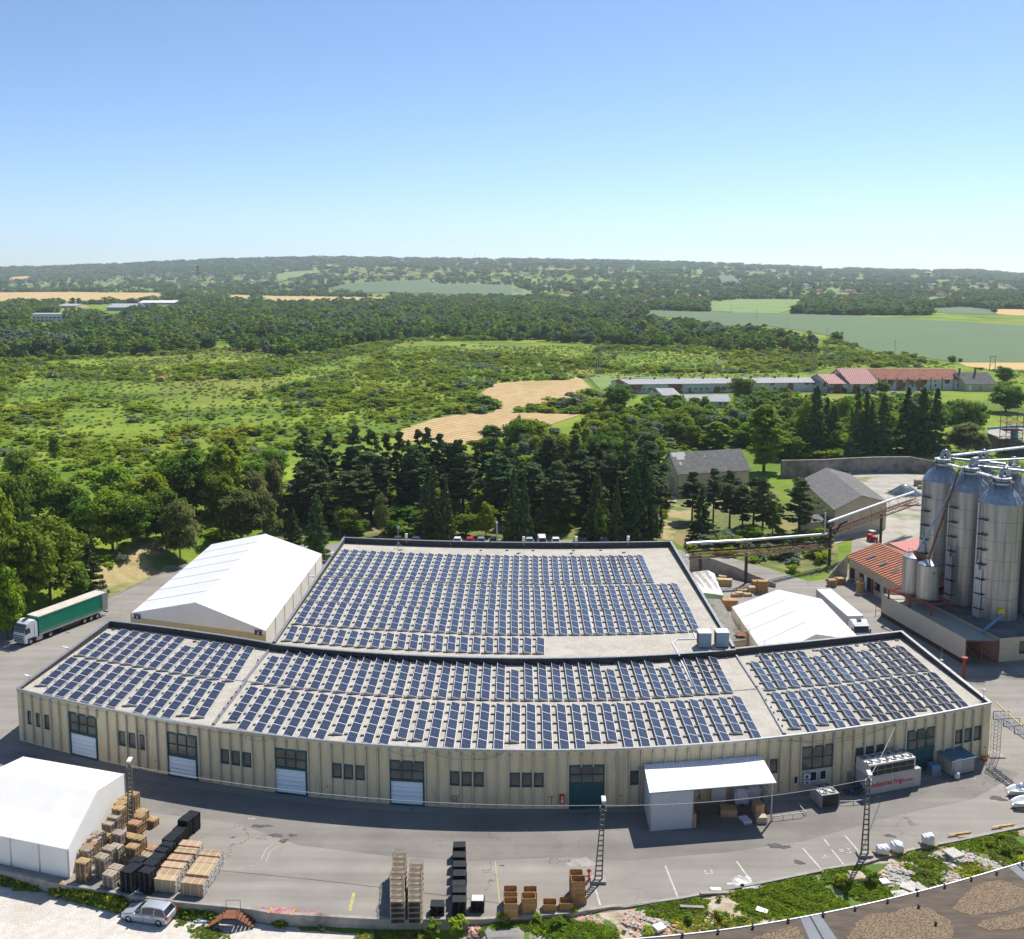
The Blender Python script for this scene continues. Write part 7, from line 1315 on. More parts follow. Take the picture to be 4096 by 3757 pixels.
# forklift, heap, pickup etc in the rear yard
p=G('C5',445,1070); e=empty('forklift',p,-1.2,'red forklift with a pale roof guard beside the shed','forklift'); mb=MB(); mb.box(-1.1,1.1,-0.55,0.55,0.3,1.0); mb.box(-1.2,-0.4,-0.55,0.55,0.9,1.25); mb.build('body',M['red'],e,bevel=0.06); mb=MB()
for x in (-0.8,0.6):
    for y in (-0.5,0.5): mb.bar((x,y,1.0),(x*0.8,y,2.1),0.05)
mb.build('guard_posts',M['black'],e); mb=MB(); mb.box(-0.8,0.6,-0.55,0.55,2.1,2.16); mb.build('guard_roof',mat('faded_roof',(0.55,0.50,0.45),0.6),e); mb=MB()
for y in (-0.35,0.35): mb.bar((1.2,y,0.05),(1.2,y,2.2),0.08); mb.box(1.2,2.2,y-0.06,y+0.06,0.05,0.1)
mb.build('mast',M['dark_metal'],e)
for x in (-0.7,0.75):
    for y in (-0.55,0.55): wheel(e,x,y,0.3,0.2)
p=G('C5',745,640); e=empty('covered_heap',p,0,'conical heap under a dark blue tarpaulin in the rear yard','heap'); r=random.Random(5)
w1_=G('C5',900,640).x-G('C5',600,640).x; R_=w1_/2; mb=MB(); secs=[]
n=48
for (f,z) in ((1.0,0),(0.93,0.35),(0.72,R_*0.22),(0.48,R_*0.40),(0.25,R_*0.55),(0.08,R_*0.62),(0.01,R_*0.63)):
    secs.append([(R_*f*(1+0.05*math.sin(9*a)+0.035*math.sin(17*a+1))*math.cos(a),R_*f*0.9*(1+0.05*math.sin(9*a)+0.035*math.sin(17*a+1))*math.sin(a),z) for a in np.linspace(0,2*math.pi,n,endpoint=False)])
mb.loft(secs,caps=False); mb.build('tarpaulin',M['tarp_blue'],e,smooth=True)
mb=MB(); 
for i in range(90): a=r.uniform(0,6.28); q=R_*r.uniform(0.92,1.08); mb.cbox(q*math.cos(a),q*0.9*math.sin(a),0.15,r.uniform(0.3,1.3),0.2,0.12,0,r.uniform(0,3))
mb.build('edge_weights',M['wood_old'],e)
p=G('C5',835,780); e=empty('red_conveyor',p,-0.7,'old red conveyor frame lying near the silos','conveyor'); mb=MB(); [mb.bar((-3,y,0.4),(3.5,y,1.6),0.14) for y in (-0.6,0,0.6)]; [mb.bar((x,-0.6,0.9+x*0.18),(x,0.6,0.9+x*0.18),0.1) for x in (-2,0,2)]; mb.build('frame',M['red_iron'],e)
for i,(k,x,y,lb,cat_,s,m) in enumerate((('C5',870,560,'stack of wooden boxes with a blue sheet beside the covered heap','box stack',(2.0,1.5,1.6),'wood_old'),('C5',890,590,'cardboard coloured box in front of the covered heap boxes','box',(1.2,1.0,0.9),'cardboard'),('C5',70,1490,'wooden crate with a white bag near the tiled building','crate',(1.4,1.2,1.3),'wood_orange'),('C5',148,1465,'open orange brown box beside the bagged crate','crate',(1.6,1.3,1.1),'wood_orange'),('C4',892,1435,'long stack of pale pallets behind the factory','pallet stack',(2.6,1.2,1.2),'wood'),('C4',1230,1500,'tall stack of brown crates behind the factory, nearest the ramp wall end','crate stack',(1.8,1.2,2.2),'wood_orange'),('C4',1180,1470,'brown crate stack behind the taller crate stack','crate stack',(1.6,1.2,1.6),'wood_orange'),('C4',1135,1495,'single pale box beside the brown crate stacks','box',(1.3,1.1,1.0),'wood'),('C4',1050,1485,'low spread pallet beside the single pale box','pallet stack',(1.8,1.2,0.3),'wood'),('C4',1025,1530,'small tilted pallet heap, nearest the right marquee','pallet stack',(1.2,1.0,0.7),'wood'),('C4',985,1535,'small pallet heap left of the tilted heap','pallet stack',(1.2,1.0,0.55),'wood'),('C4',1098,1530,'small pallet heap at the marquee corner','pallet stack',(1.3,1.0,0.45),'wood'),('C4',875,1372,'pale pallet leaning on the long pallet stack','pallet stack',(1.4,1.0,0.5),'wood'),('C4',935,1640,'brown crates squeezed between the lean-to and the marquee','crate stack',(2.6,1.6,1.6),'wood_orange'),('C5',335,1555,'round brown wooden barrel stack by the tiled building door','barrel',(1.0,1.0,2.0),'wood_orange'))):
    p=G(k,x,y); e=empty('crate_stack' if 'crate' in cat_ else 'pallet_stack' if 'pallet' in cat_ else 'barrel' if cat_=='barrel' else 'box_stack',p,0.1*(i%4)-0.15,lb,cat_); sx,sy,sz=s; n=max(1,int(sz/0.3)); 
    if cat_=='barrel': mb=MB(); mb.lathe([(0.7,0),(0.7,2.0),(0.6,2.0),(0.6,1.6),(0.01,1.6)],0,18); mb.build('staves',M[m],e); mb=MB(); mb.lathe([(0.9,0.0),(0.9,0.12),(0.01,0.12)],0,18); mb.build('base',M['white'],e); continue
    mb=MB(); r=random.Random(i)
    for j in range(n): dx,dy=r.uniform(-.06,.06),r.uniform(-.06,.06); z0=sz*j/n; mb.box(-sx/2+dx,sx/2+dx,-sy/2+dy,sy/2+dy,z0+0.02,z0+sz/n-0.04)
    mb.build('boards',M[m],e); mb=MB(); mb.box(-sx/2,sx/2,-sy/2,-sy/2+0.1,0,0.03); mb.box(-sx/2,sx/2,sy/2-0.1,sy/2,0,0.03); [mb.box(x_-0.05,x_+0.05,-sy/2-0.03,sy/2+0.03,0.02,sz) for x_ in (-sx/2+0.15,0,sx/2-0.15)]; mb.build('cleats',M['wood_old'],e)
# truss gantry at the right corner
p=G('B5',1688,262); zt_=zat(p,c('A5',1735,1440)[1]); e=empty('truss_gantry',p,0,'white and rusty lattice gantry reaching out from the factory corner','gantry'); mb=MB()
for s in (-0.4,0.4):
    for t in (-0.4,0.4): mb.bar((s,t,0),(s,t,zt_),0.05)
for i in range(10):
    z0,z1=zt_*i/10,zt_*(i+1)/10; mb.bar((-0.4,-0.4,z0),(0.4,-0.4,z1),0.03); mb.bar((-0.4,0.4,z1),(0.4,0.4,z0),0.03); mb.bar((-0.4,-0.4,z0),(-0.4,0.4,z1),0.03); mb.bar((0.4,-0.4,z0),(0.4,0.4,z1),0.03)
mb.build('tower',M['metal'],e); q=G('A5',2015,1625,zt_); a=Vector((0,0,zt_)); b_=Vector((q.x-p.x,q.y-p.y,zt_)); b_=a+(b_-a)*1.8
mb=MB(); truss(a,b_,0.9,0.7,mb,18); mb.build('truss',M['pv_frame'],e); d=b_-a; mb=MB()
for t in (0.08,0.3,0.52,0.75): q_=a+d*t; mb.path([q_+Vector((-0.9,0,0.1)),q_+Vector((-0.9,0,1.1)),q_+Vector((0.9,0,1.1)),q_+Vector((0.9,0,0.1)),q_+Vector((-0.9,0,0.1))],0.04,0,4)
mb.build('brackets',M['rust'],e); mb=MB(); mb.path([a+Vector((-0.3,0,1.9)),a+d*0.5+Vector((0,0,1.0)),b_+Vector((0,0,0.9))],0.07,0,6); mb.build('gas_pipe',M['yellow'],e); mb=MB(); mb.box(-0.9,0.9,-0.8,0.8,0,0.12); mb.build('footing',M['concrete'],e)
# steel tower and flat building at the right edge
p=G('E4',1890,925); e=empty('steel_tower',p,0,'dark steel lattice tower with platforms at the frame edge behind the silos','tower'); zt_=zat(p,c('E4',0,575)[1]); mb=MB(); w_=2.6
for s in (-w_,w_):
    for t in (-2,2): mb.bar((s,t,0),(s,t,zt_),0.16)
for i in range(5):
    z0,z1=zt_*i/5,zt_*(i+1)/5
    for t in (-2,2): mb.bar((-w_,t,z0),(w_,t,z1),0.08); mb.bar((w_,t,z0),(-w_,t,z1),0.08); mb.bar((-w_,t,z1),(w_,t,z1),0.1)
mb.build('frame',M['dark_metal'],e); mb=MB(); [mb.box(-w_-0.8,w_+0.8,-2.5,2.5,z,z+0.12) for z in (zt_*0.35,zt_*0.6,zt_*0.8)]; mb.build('platform',M['rust'],e); mb=MB(); mb.tube((1,0,zt_*0.35),(1,0,zt_*0.62),1.1,0,14); mb.build('cyclone',M['blue_grey'],e)
z_=4.5; q=[G('E4',1690,745,z_),G('E4',1690,712,z_),G('E4',1900,695,z_),G('E4',2200,690,z_),G('E4',2200,850,z_),G('E4',1835,800,z_)]; e=empty('flat_roofed_block',g(q[0]),0,'dark walled block with a blue edged flat roof at the right frame edge','building'); mb=MB(); mb.prism([(p.x,p.y) for p in q],0,z_-0.05); wpart('wall',mb,mat('dark_render',(0.13,0.12,0.09),0.9),e); mb=MB(); mb.prism([(p.x,p.y) for p in q],z_-0.04,z_); wpart('roof',mb,M['concrete_yard'],e); mb=MB()
for a,b_ in ((q[1],q[2]),(q[2],q[3])): mb.loft([[(p.x,p.y-0.4,z_),(p.x,p.y+0.2,z_),(p.x,p.y+0.2,z_+0.7),(p.x,p.y-0.4,z_+0.7)] for p in (a,b_)])
wpart('parapet',mb,M['blue_grey'],e)
# ======================= FARM BUILDINGS =======================
def barn(name,label,cat,k,xl,xr,yb,ye,yr,depth,roofm,wallm,k2=None,yb2=None,group=None,op=(),chim=(),ov=0.4,shear=0.0):
    A=G(k,xl,yb); C_=G(k2 or k,xr,yb2 if yb2 is not None else yb); h=zat(A,c(k,0,ye)[1]); d=(C_-A).normalized(); nn=Vector((-d.y,d.x,0)); nn=nn if nn.y>0 else -nn; B=A+nn*depth+d*shear; m_=(A+B)/2; zr=zat(m_,c(k,0,yr)[1]); zr=min(max(zr,h+0.15),h+depth*0.45)
    return gabled(name,label,cat,A,B,C_,h,zr,roofm,wallm,ov,group,[('eave',list(op))],chim)
ops=[(0.01+0.028*i,0.022+0.028*i,1.6,2.4,'dark_glass','window') for i in range(30) if i%5!=4]
barn('farm_building','very long white farm building with peeling walls and a flat grey roof','farm building','E3',485,290,392,308,264,14,'felt','old_plaster','E4',372,op=ops,chim=[(0.05+0.12*i,1.0) for i in range(8)],ov=0.5,shear=-6)
barn('farm_building','small farm annex with a wide grey felt roof before the long white building','farm building','E3',790,940,470,408,345,18,'felt','old_plaster',ov=0.4,shear=-4)
barn('farm_building','low white farm annex half hidden by trees','farm building','E3',1000,1385,520,462,402,12,'felt','old_plaster',op=[(0.75,0.80,1.2,2.2,'dark_glass','window'),(0.88,0.93,1.2,2.2,'dark_glass','window')])
barn('farm_building','pink roofed small barn at the end of the long white building','farm building','E4',268,445,385,298,218,15,'red_sheet_pale','old_plaster',op=[(0.25,0.55,0.1,3.6,'dark_glass','gateway'),(0.65,0.9,0.1,2.2,'dark_metal','door')],shear=-6,ov=0.8)
barn('farm_building','tall barn with a faded red sheet roof and open porch','farm building','E4',462,700,388,298,170,20,'red_sheet_pale','old_plaster',op=[(0.1,0.3,0.1,3.4,'dark_glass','gateway'),(0.6,0.95,0.1,3.2,'metal','container')],shear=-6,ov=0.8)
barn('farm_building','long barn with a brick red tiled roof and white panelled wall','farm building','E4',705,1485,360,264,170,18,'tile','old_plaster',op=[(0.11,0.165,3.0,5.2,'dark_glass','window'),(0.51,0.56,3.0,5.2,'dark_glass','window'),(0.77,0.82,3.2,5.2,'dark_glass','window')]+[(x,x+0.012,0.05,6.3,'brick_wall','brick_pier') for x in (0.0,0.08,0.21,0.34,0.47,0.60,0.73,0.86,0.985)]+[(x,x+0.02,1.6,3.0,'dark_glass','window') for x in (0.39,0.65,0.91)],shear=-5)
barn('farm_building','small ochre house with a grey roof and two tall chimneys','house','E4',1490,1765,370,304,204,13,'fibre',"ochre" if False else 'plaster',op=[(0.1,0.2,0.1,2.8,'white','door'),(0.45,0.52,0.1,2.6,'concrete','door')],chim=[(0.1,2.2),(0.62,2.6)],shear=-4)
for i,(k,x,y,rz,col,nm,kd,lb) in enumerate((('E4',855,398,0.1,(0.75,0.76,0.77),'farmwhite','hatch','white car parked in front of the long tiled barn'),('E4',640,388,0.0,(0.75,0.76,0.77),'farmwhite2','van','white van beside the porch of the red sheet barn'),('E4',1000,378,0.05,(0.70,0.72,0.75),'farmgrey','wagon','pale estate car half behind the trees at the tiled barn'),('E4',1185,352,0.0,(0.75,0.76,0.77),'farmwhite3','van','white van farthest along the tiled barn'))):
    p=G(k,x,y); car('farm_car' if kd!='van' else 'farm_van',lb,(p.x,p.y,0),rz,paint(nm,col),kd,None,'car' if kd!='van' else 'van',False)
# fence beside the mown field and the farm
def fence(label,pts,h,n,m='concrete'):
    e=empty('wire_fence',pts[0],0,label,'fence'); Q_=[p-pts[0] for p in pts]; mb=MB()
    for z in (0.4,0.9,1.4): mb.path([q+Vector((0,0,z*h/1.5)) for q in Q_],0.02,0,3)
    mb.build('wires',M['metal'],e); L=[(b_-a).length for a,b_ in zip(Q_[:-1],Q_[1:])]; T_=sum(L)
    pm_=MB(); pm_.box(-0.09,0.09,-0.09,0.09,0,h); me=pm_.mesh('fence_post',M[m])
    for i in range(n):
        t=T_*i/(n-1); j=0
        while j<len(L)-1 and t>L[j]: t-=L[j]; j+=1
        q=Q_[j].lerp(Q_[j+1],min(1,t/L[j])); o=bpy.data.objects.new('fence_post',me); COL.objects.link(o); o.parent=e; o.location=q
fence('grey post and wire fence along the edge of the mown field',[G('E3',82,218),G('E3',150,300),G('E3',250,410)],1.9,24)
fence('post and wire fence behind the long farm building',[G('E3',82,218),G('E3',700,245),G('E3',2000,252)],1.9,60)
# poles and masts out in the land
def upole(label,k,x,yb,yt,r=0.14,arms=True,name='utility_pole'):
    p=hit(*c(k,x,yb)); h=zat((p.x,p.y),c(k,x,yt)[1])-p.z; e=empty(name,p,0,label,'utility pole','wooden utility poles'); mb=MB(); mb.tube((0,0,0),(0,0,h),r*1.2,0,6,r*0.8); mb.build('pole_shaft',M['wood_old'] if h<14 else M['dark_metal'],e)
    if arms: mb=MB(); mb.tube((-0.9,0,h-0.5),(0.9,0,h-0.5),0.07,0,4); [mb.tube((s,0,h-0.5),(s,0,h-0.15),0.07,0,5) for s in (-0.85,0,0.85)]; mb.build('crossarm',M['dark_metal'],e)
    return p,h
for lb,k,x,yb,yt in (('lone utility pole in the meadow on the left','E1',1262,535,340),('utility pole among the scrub left of the mown field','E2',474,455,308),('utility pole standing in the big green field by the wood','D4',157,655,578),('utility pole in the green field beside the round tree','D4',461,738,655),('utility pole in the middle of the green field','D4',997,865,750),('small pole by the pasture edge','D3',1723,540,478),('small pole in the far green field','D3',1926,590,515),('small pole in the hillside crop field','D2',1010,342,300),('slim pole at the field corner near the tiled barn','E4',1338,165,120),('short pole beside the crossed pole pair','E4',157,235,130),('small pole in the wheat field, left','D2',362,438,412),('small pole in the wheat field','D2',105,462,420)):
    upole(lb,k,x,yb,yt,0.22 if k in('D2','D3') else 0.15)
def hpole(label,k,x1,x2,yb,yt,n=2):
    p=hit(*c(k,x1,yb)); q=hit(*c(k,x2,yb)); h=zat((p.x,p.y),c(k,x1,yt)[1])-p.z; e=empty('portal_pole',p,0,label,'utility pole','paired power line poles'); d=q-p; mb=MB(); 
    for t in np.linspace(0,1,n): a=d*t; mb.tube(a,a*0.85+d*0.075+Vector((0,0,h)),0.25,0,6,0.15)
    mb.build('legs',M['wood_old'],e); mb=MB(); mb.tube(d*-0.15+Vector((0,0,h)),d*1.15+Vector((0,0,h)),0.14,0,4); mb.tube(Vector((0,0,h*0.3)),d+Vector((0,0,h*0.7)),0.08,0,4); mb.build('crossbeam',M['dark_metal'],e)
hpole('twin leaning power poles behind the scrub near the long farm building','D3',655,690,1018,835,3); hpole('power pole cluster left of the pink roofed barn','E4',105,140,210,42,3); hpole('portal of two power poles near the right edge','E4',1705,1755,190,58,2)
def mast(label,k,xl,xr,yb,yt,name='lattice_mast'):
    p=hit(*c(k,(xl+xr)/2,yb)); h=zat((p.x,p.y),c(k,xl,yt)[1])-p.z; w_=(hit(*c(k,xr,yb)).x-hit(*c(k,xl,yb)).x)/2; e=empty(name,p,0,label,'mast'); mb=MB(); r=max(0.12,w_*0.05)
    for s in (-1,1):
        for t in (-1,1): mb.tube((s*w_,t*w_,0),(s*w_*0.3,t*w_*0.3,h),r,0,4)
    mb.build('legs',M['dark_metal'],e); mb=MB()
    for i in range(10):
        f0,f1=1-0.7*i/10,1-0.7*(i+1)/10
        for t in (-1,1): mb.tube((-w_*f0,t*w_*f0,h*i/10),(w_*f1,t*w_*f1,h*(i+1)/10),r*0.7,0,3); mb.tube((w_*f0,t*w_*f0,h*i/10),(-w_*f1,t*w_*f1,h*(i+1)/10),r*0.7,0,3)
    mb.build('bracing',M['dark_metal'],e)
    mb=MB(); mb.lathe([(0.01,h),(w_*0.45,h),(w_*0.45,h+w_*0.5),(0.01,h+w_*0.5)],0,10); mb.build('head',M['dark_metal'],e)
mast('tall dark floodlight mast rising from the wood on the left','D1',1545,1585,420,175); mast('thin radio mast on the skyline in the middle','D2',1719,1727,105,62)
mast('shorter dark mast left of the tall floodlight mast','D1',1246,1262,390,283)
# far factory buildings behind the wood on the left
barn('distant_works','long pale works hall with rooftop vents far on the left','building','D1',1085,1400,470,455,437,60,'tent','felt',ov=0.5,chim=[(0.1,4),(0.25,5),(0.4,4)])
barn('distant_works','low grey works building with a darker wall far on the left','building','D1',840,1070,520,492,462,60,'felt','blue_grey',ov=0.5)
barn('distant_works','green roofed works hall behind the wood on the left','building','D1',590,770,466,458,443,60,mat('green_roof_far',(0.25,0.38,0.27),0.8).name if False else 'felt','plaster',ov=0.5)
barn('distant_works','small grey works roof left of the cypress group','building','D1',450,600,497,480,464,50,'felt','plaster',ov=0.5)
barn('distant_block','pale three storey block half hidden by the left wood','building','D1',250,515,610,545,536,24,'felt','white',ov=0.3,op=[(0.05+0.12*i,0.12+0.12*i,z,z+1.6,'dark_glass','window') for i in range(8) for z in (1.5,4.8)])
barn('distant_greenhouse','long white greenhouse strip on the far slope','greenhouse','D3',578,762,359,352,346,14,'tent','white',ov=0.1)
barn('distant_greenhouse','bright white hall on the far ridge','greenhouse','D4',925,962,214,207,201,14,'tent','white',ov=0.1)
barn('distant_greenhouse','pale long hall on the left of the far ridge','greenhouse','D4',207,310,184,176,171,14,'tent','white',ov=0.1)
# ======================= VEGETATION =======================
LEAF={}
for n_,a,b_,t_,r_ in (('leaf_bright',(0.215,0.310,0.022),(0.285,0.370,0.034),0.42,0.20),('leaf_mid',(0.120,0.210,0.024),(0.185,0.275,0.034),0.38,0.24),('leaf_olive',(0.175,0.195,0.055),(0.225,0.240,0.080),0.4,0.15),('leaf_silver',(0.175,0.235,0.140),(0.245,0.305,0.200),0.35,0.18),('needle_dark',(0.060,0.102,0.034),(0.094,0.142,0.046),0.10,0.25),('needle_spruce',(0.072,0.122,0.034),(0.108,0.165,0.046),0.12,0.3),('leaf_yellow',(0.36,0.38,0.025),(0.50,0.46,0.03),0.35,0.15),('leaf_lime',(0.27,0.37,0.026),(0.36,0.44,0.040),0.45,0.18),('leaf_scrub',(0.175,0.275,0.028),(0.245,0.345,0.040),0.4,0.2),('leaf_far',(0.090,0.165,0.030),(0.140,0.220,0.042),0.32,0.3),('needle_far',(0.020,0.045,0.026),(0.032,0.062,0.032),0.05,0.3)):
    LEAF[n_]=mat(n_,a,0.85,col2=b_,scale=1.2,detail=3,trans=t_,rnd=r_,spec=0.06)
M.update(LEAF); BARK=mat('bark',(0.085,0.065,0.050),0.95,col2=(0.14,0.115,0.09),scale=3); M['bark']=BARK; M['birch_bark']=mat('pale_bark',(0.32,0.31,0.28),0.9,col2=(0.15,0.14,0.12),scale=3)
def quads_mesh(name,C_,N_,U_,su,sv,m):
    """one quad per centre C, normal N, tangent U"""
    V_=np.cross(N_,U_); V_/=np.linalg.norm(V_,axis=1)[:,None]+1e-9; U2=np.cross(V_,N_)
    U2*=su[:,None]; V_=V_*sv[:,None]; v=np.stack([C_-U2-V_*0.6,C_+U2*0.9-V_,C_+U2+V_*0.7,C_-U2*0.8+V_],1).reshape(-1,3); n=len(C_)
    me=bpy.data.meshes.new(name); me.vertices.add(4*n); me.vertices.foreach_set('co',v.astype(np.float32).ravel()); me.loops.add(4*n); me.loops.foreach_set('vertex_index',np.arange(4*n,dtype=np.int32))
    me.polygons.add(n); me.polygons.foreach_set('loop_start',np.arange(0,4*n,4,dtype=np.int32)); me.update(calc_edges=True); me.materials.append(m); return me
def rdir(rng,n):
    v=rng.normal(size=(n,3)); return v/np.linalg.norm(v,axis=1)[:,None]
def crown_broad(seed,H_=10.0,R_=4.0,z0=0.22,n=6000,ls=0.17,clumps=60,m='leaf_mid',top=0.0,droop=0.0,rough=0.32):
    rng=np.random.default_rng(seed); d=rdir(rng,clumps); rad=rng.uniform(0.35,1.0,clumps)**0.6
    zc=H_*(z0+(1-z0)/2); hz=H_*(1-z0)/2
    lob=1+0.25*np.sin(3*np.arctan2(d[:,1],d[:,0])+seed)+0.12*np.sin(5*d[:,2]*3+seed)
    cc=np.stack([d[:,0]*R_*rad*lob*0.86,d[:,1]*R_*rad*lob*0.86,zc+d[:,2]*hz*rad*0.9],1)
    if top>0: f=np.clip((cc[:,2]/H_-z0)/(1-z0),0,1); k=1-top*f; cc[:,0]*=k; cc[:,1]*=k
    cr=rng.uniform(0.6,1.25,clumps)*R_*rough; ci=rng.choice(clumps,n,p=cr**2/(cr**2).sum()); dd=rdir(rng,n); dd[:,2]=np.where(dd[:,2]<-0.2,-dd[:,2]*0.4,dd[:,2]); rr=rng.uniform(0.5,1.05,n)
    C_=cc[ci]+dd*(cr[ci]*rr)[:,None]*np.array([1,1,0.8]); C_[:,2]-=droop*np.linalg.norm(C_[:,:2],axis=1)*rng.uniform(0,1,n)
    N_=dd*0.6+rdir(rng,n)*0.6+np.array([0.12,0.18,0.65]); N_/=np.linalg.norm(N_,axis=1)[:,None]; U=rdir(rng,n)
    if droop: U=U*0.4+np.array([0,0,-1.0])
    s=rng.uniform(0.7,1.35,n)*ls
    return quads_mesh('crown',C_,N_,U,s*(1.6 if droop else 1.0),s*(0.6 if droop else 0.85),M[m])
def crown_spruce(seed,H_=14.0,R_=3.2,z0=0.04,n=9500,m='needle_spruce',ls=0.16,narrow=0.9):
    rng=np.random.default_rng(seed); nb=int(150); zz=z0+(1-z0)*rng.uniform(0,1,nb)**1.25; az=rng.uniform(0,2*math.pi,nb); L=R_*(1-zz)**narrow*rng.uniform(0.75,1.15,nb)+0.15
    bi=rng.choice(nb,n,p=(L+0.3)/(L+0.3).sum()); t=rng.uniform(0.12,1.0,n)**0.8; l=L[bi]*t; a=az[bi]+rng.normal(0,0.13,n)*(1-t*0.3); z=zz[bi]*H_-0.28*l+0.16*l*t**2+rng.normal(0,0.09,n)
    C_=np.stack([np.cos(a)*l,np.sin(a)*l,z-rng.uniform(0,0.22,n)],1); N_=rdir(rng,n)*0.9+np.array([0,0,0.9])+np.stack([np.cos(a),np.sin(a),0*a],1)*0.5; N_/=np.linalg.norm(N_,axis=1)[:,None]
    U=np.stack([np.cos(a),np.sin(a),-0.3+0*a],1); s=rng.uniform(0.7,1.4,n)*ls; return quads_mesh('crown',C_,N_,U,s*1.5,s*0.7,M[m])
def crown_pine(seed,H_=15.0,R_=3.4,z0=0.27,n=9500,m='needle_dark',ls=0.16):
    rng=np.random.default_rng(seed); nb=64; zz=z0+(1-z0)*np.sort(rng.uniform(0,1,nb)); az=rng.uniform(0,2*math.pi,nb); prof=np.interp((zz-z0)/(1-z0),[0,0.25,0.6,0.85,1],[0.75,1,0.85,0.55,0.15]); L=R_*prof*rng.uniform(0.45,1.1,nb)
    pc=[];pr=[]
    for i in range(nb):
        for k in range(4):
            t=rng.uniform(0.35,1.0); a=az[i]+rng.normal(0,0.25); pc.append((math.cos(a)*L[i]*t,math.sin(a)*L[i]*t,zz[i]*H_+0.15*L[i]*t+rng.normal(0,0.15))); pr.append(rng.uniform(0.28,0.62))
    pc=np.array(pc); pr=np.array(pr); ci=rng.choice(len(pc),n,p=pr**2/(pr**2).sum()); dd=rdir(rng,n); dd[:,2]=np.abs(dd[:,2])*0.8-0.12
    C_=pc[ci]+dd*(pr[ci]*rng.uniform(0.4,1.1,n))[:,None]*np.array([1.15,1.15,0.62]); N_=dd*0.8+rdir(rng,n)*0.7+np.array([0,0,0.6]); N_/=np.linalg.norm(N_,axis=1)[:,None]; s=rng.uniform(0.7,1.4,n)*ls
    return quads_mesh('crown',C_,N_,rdir(rng,n),s*1.3,s*0.7,M[m])
def trunk_mesh(seed,H_,r,top=0.9,limbs=6,z0=0.3,R_=3,m='bark'):
    r_=random.Random(seed); mb=MB(); pts=[]; n=6
    for i in range(n+1): t=i/n; pts.append((Vector((r_.uniform(-.12,.12)*t*H_/10,r_.uniform(-.12,.12)*t*H_/10,H_*top*t)),r*(1-0.85*t)))
    for (a,ra),(b_,rb) in zip(pts[:-1],pts[1:]): mb.tube(a,b_,ra,0,7,rb,cap=False)
    for i in range(limbs):
        t=z0+(0.85-z0)*i/max(1,limbs-1); a=r_.uniform(0,6.28); p=Vector((0,0,H_*t)); L=R_*0.7*(1-t*0.5); q=p+Vector((math.cos(a)*L,math.sin(a)*L,L*0.6)); mb.tube(p,q,r*(1-t)*0.5+0.02,0,5,0.02,cap=False)
    return mb.mesh('trunk',M[m])
PROTO={}
def proto(kind,H_,W_,cm,tm,nm,label): PROTO.setdefault(kind,[]).append((H_,W_,cm,tm,nm,label))
for i in range(3): proto('leafy',10,8.2,crown_broad(10+i,10,4.0,0.10,7000,0.20,80,'leaf_bright' if i!=1 else 'leaf_mid'),trunk_mesh(i,10,0.22,0.85,7,0.2),'leafy_tree','broad leafy tree')
for i in range(2): proto('broad',10,9.5,crown_broad(20+i,10,4.6,0.06,7000,0.21,90,'leaf_mid'),trunk_mesh(i+5,10,0.25,0.8,7,0.15),'leafy_tree','full green broadleaf tree')
for i in range(2): proto('poplar',12,5.4,crown_broad(30+i,12,2.7,0.06,6500,0.19,80,'leaf_bright',0.55),trunk_mesh(i+9,12,0.2,0.9,6,0.15,2),'poplar_tree','upright poplar-like tree')
for i in range(2): proto('birch',10,7.0,crown_broad(40+i,10,3.4,0.08,8000,0.13,70,'leaf_olive',0.35,0.28,0.30),trunk_mesh(i+14,10,0.14,0.9,8,0.25,2.6,'birch_bark'),'birch_tree','feathery olive green birch')
for i in range(3): proto('pine',15,5.5,crown_pine(50+i),trunk_mesh(i+20,15,0.24,0.96,10,0.35,3.2),'pine_tree','tall bare-trunked pine')
for i in range(3): proto('spruce',14,5.2,crown_spruce(60+i),trunk_mesh(i+30,14,0.2,0.97,0),'spruce_tree','dense dark spruce')
proto('thuja',8,1.7,crown_broad(70,8,0.9,0.02,2600,0.12,60,'needle_spruce',0.55,0,0.45),trunk_mesh(40,8,0.1,0.8,0),'thuja_tree','slim columnar dark green thuja')
proto('silver',11,6.4,crown_broad(80,11,3.2,0.08,6000,0.18,80,'leaf_silver',0.45),trunk_mesh(44,11,0.2,0.85,6,0.2),'willow_tree','silvery green willow')
def tree(kind,x,yt,yb,wd,label,k='W',var=None,group='trees round the works',lean=0):
    b_=hit(*c(k,x,yb)); h=zat((b_.x,b_.y),c(k,x,yt)[1])-b_.z; L_=PROTO[kind]; i=(int(x*7+yb)%len(L_)) if var is None else var; H_,W_,cm,tm,nm,lb=L_[i]
    dep=b_.y*ct-(b_.z+h/2-H)*st; ww=wd*CR[k][2]*dep/F
    e=empty(nm,(b_.x,b_.y,b_.z-0.05),(x*3.1)%6.28,label,'tree',group); e.scale=(ww/W_,ww/W_,h/H_)
    for n_,me in (('crown',cm),('trunk',tm)): o=bpy.data.objects.new(n_,me); COL.objects.link(o); o.parent=e
    return e
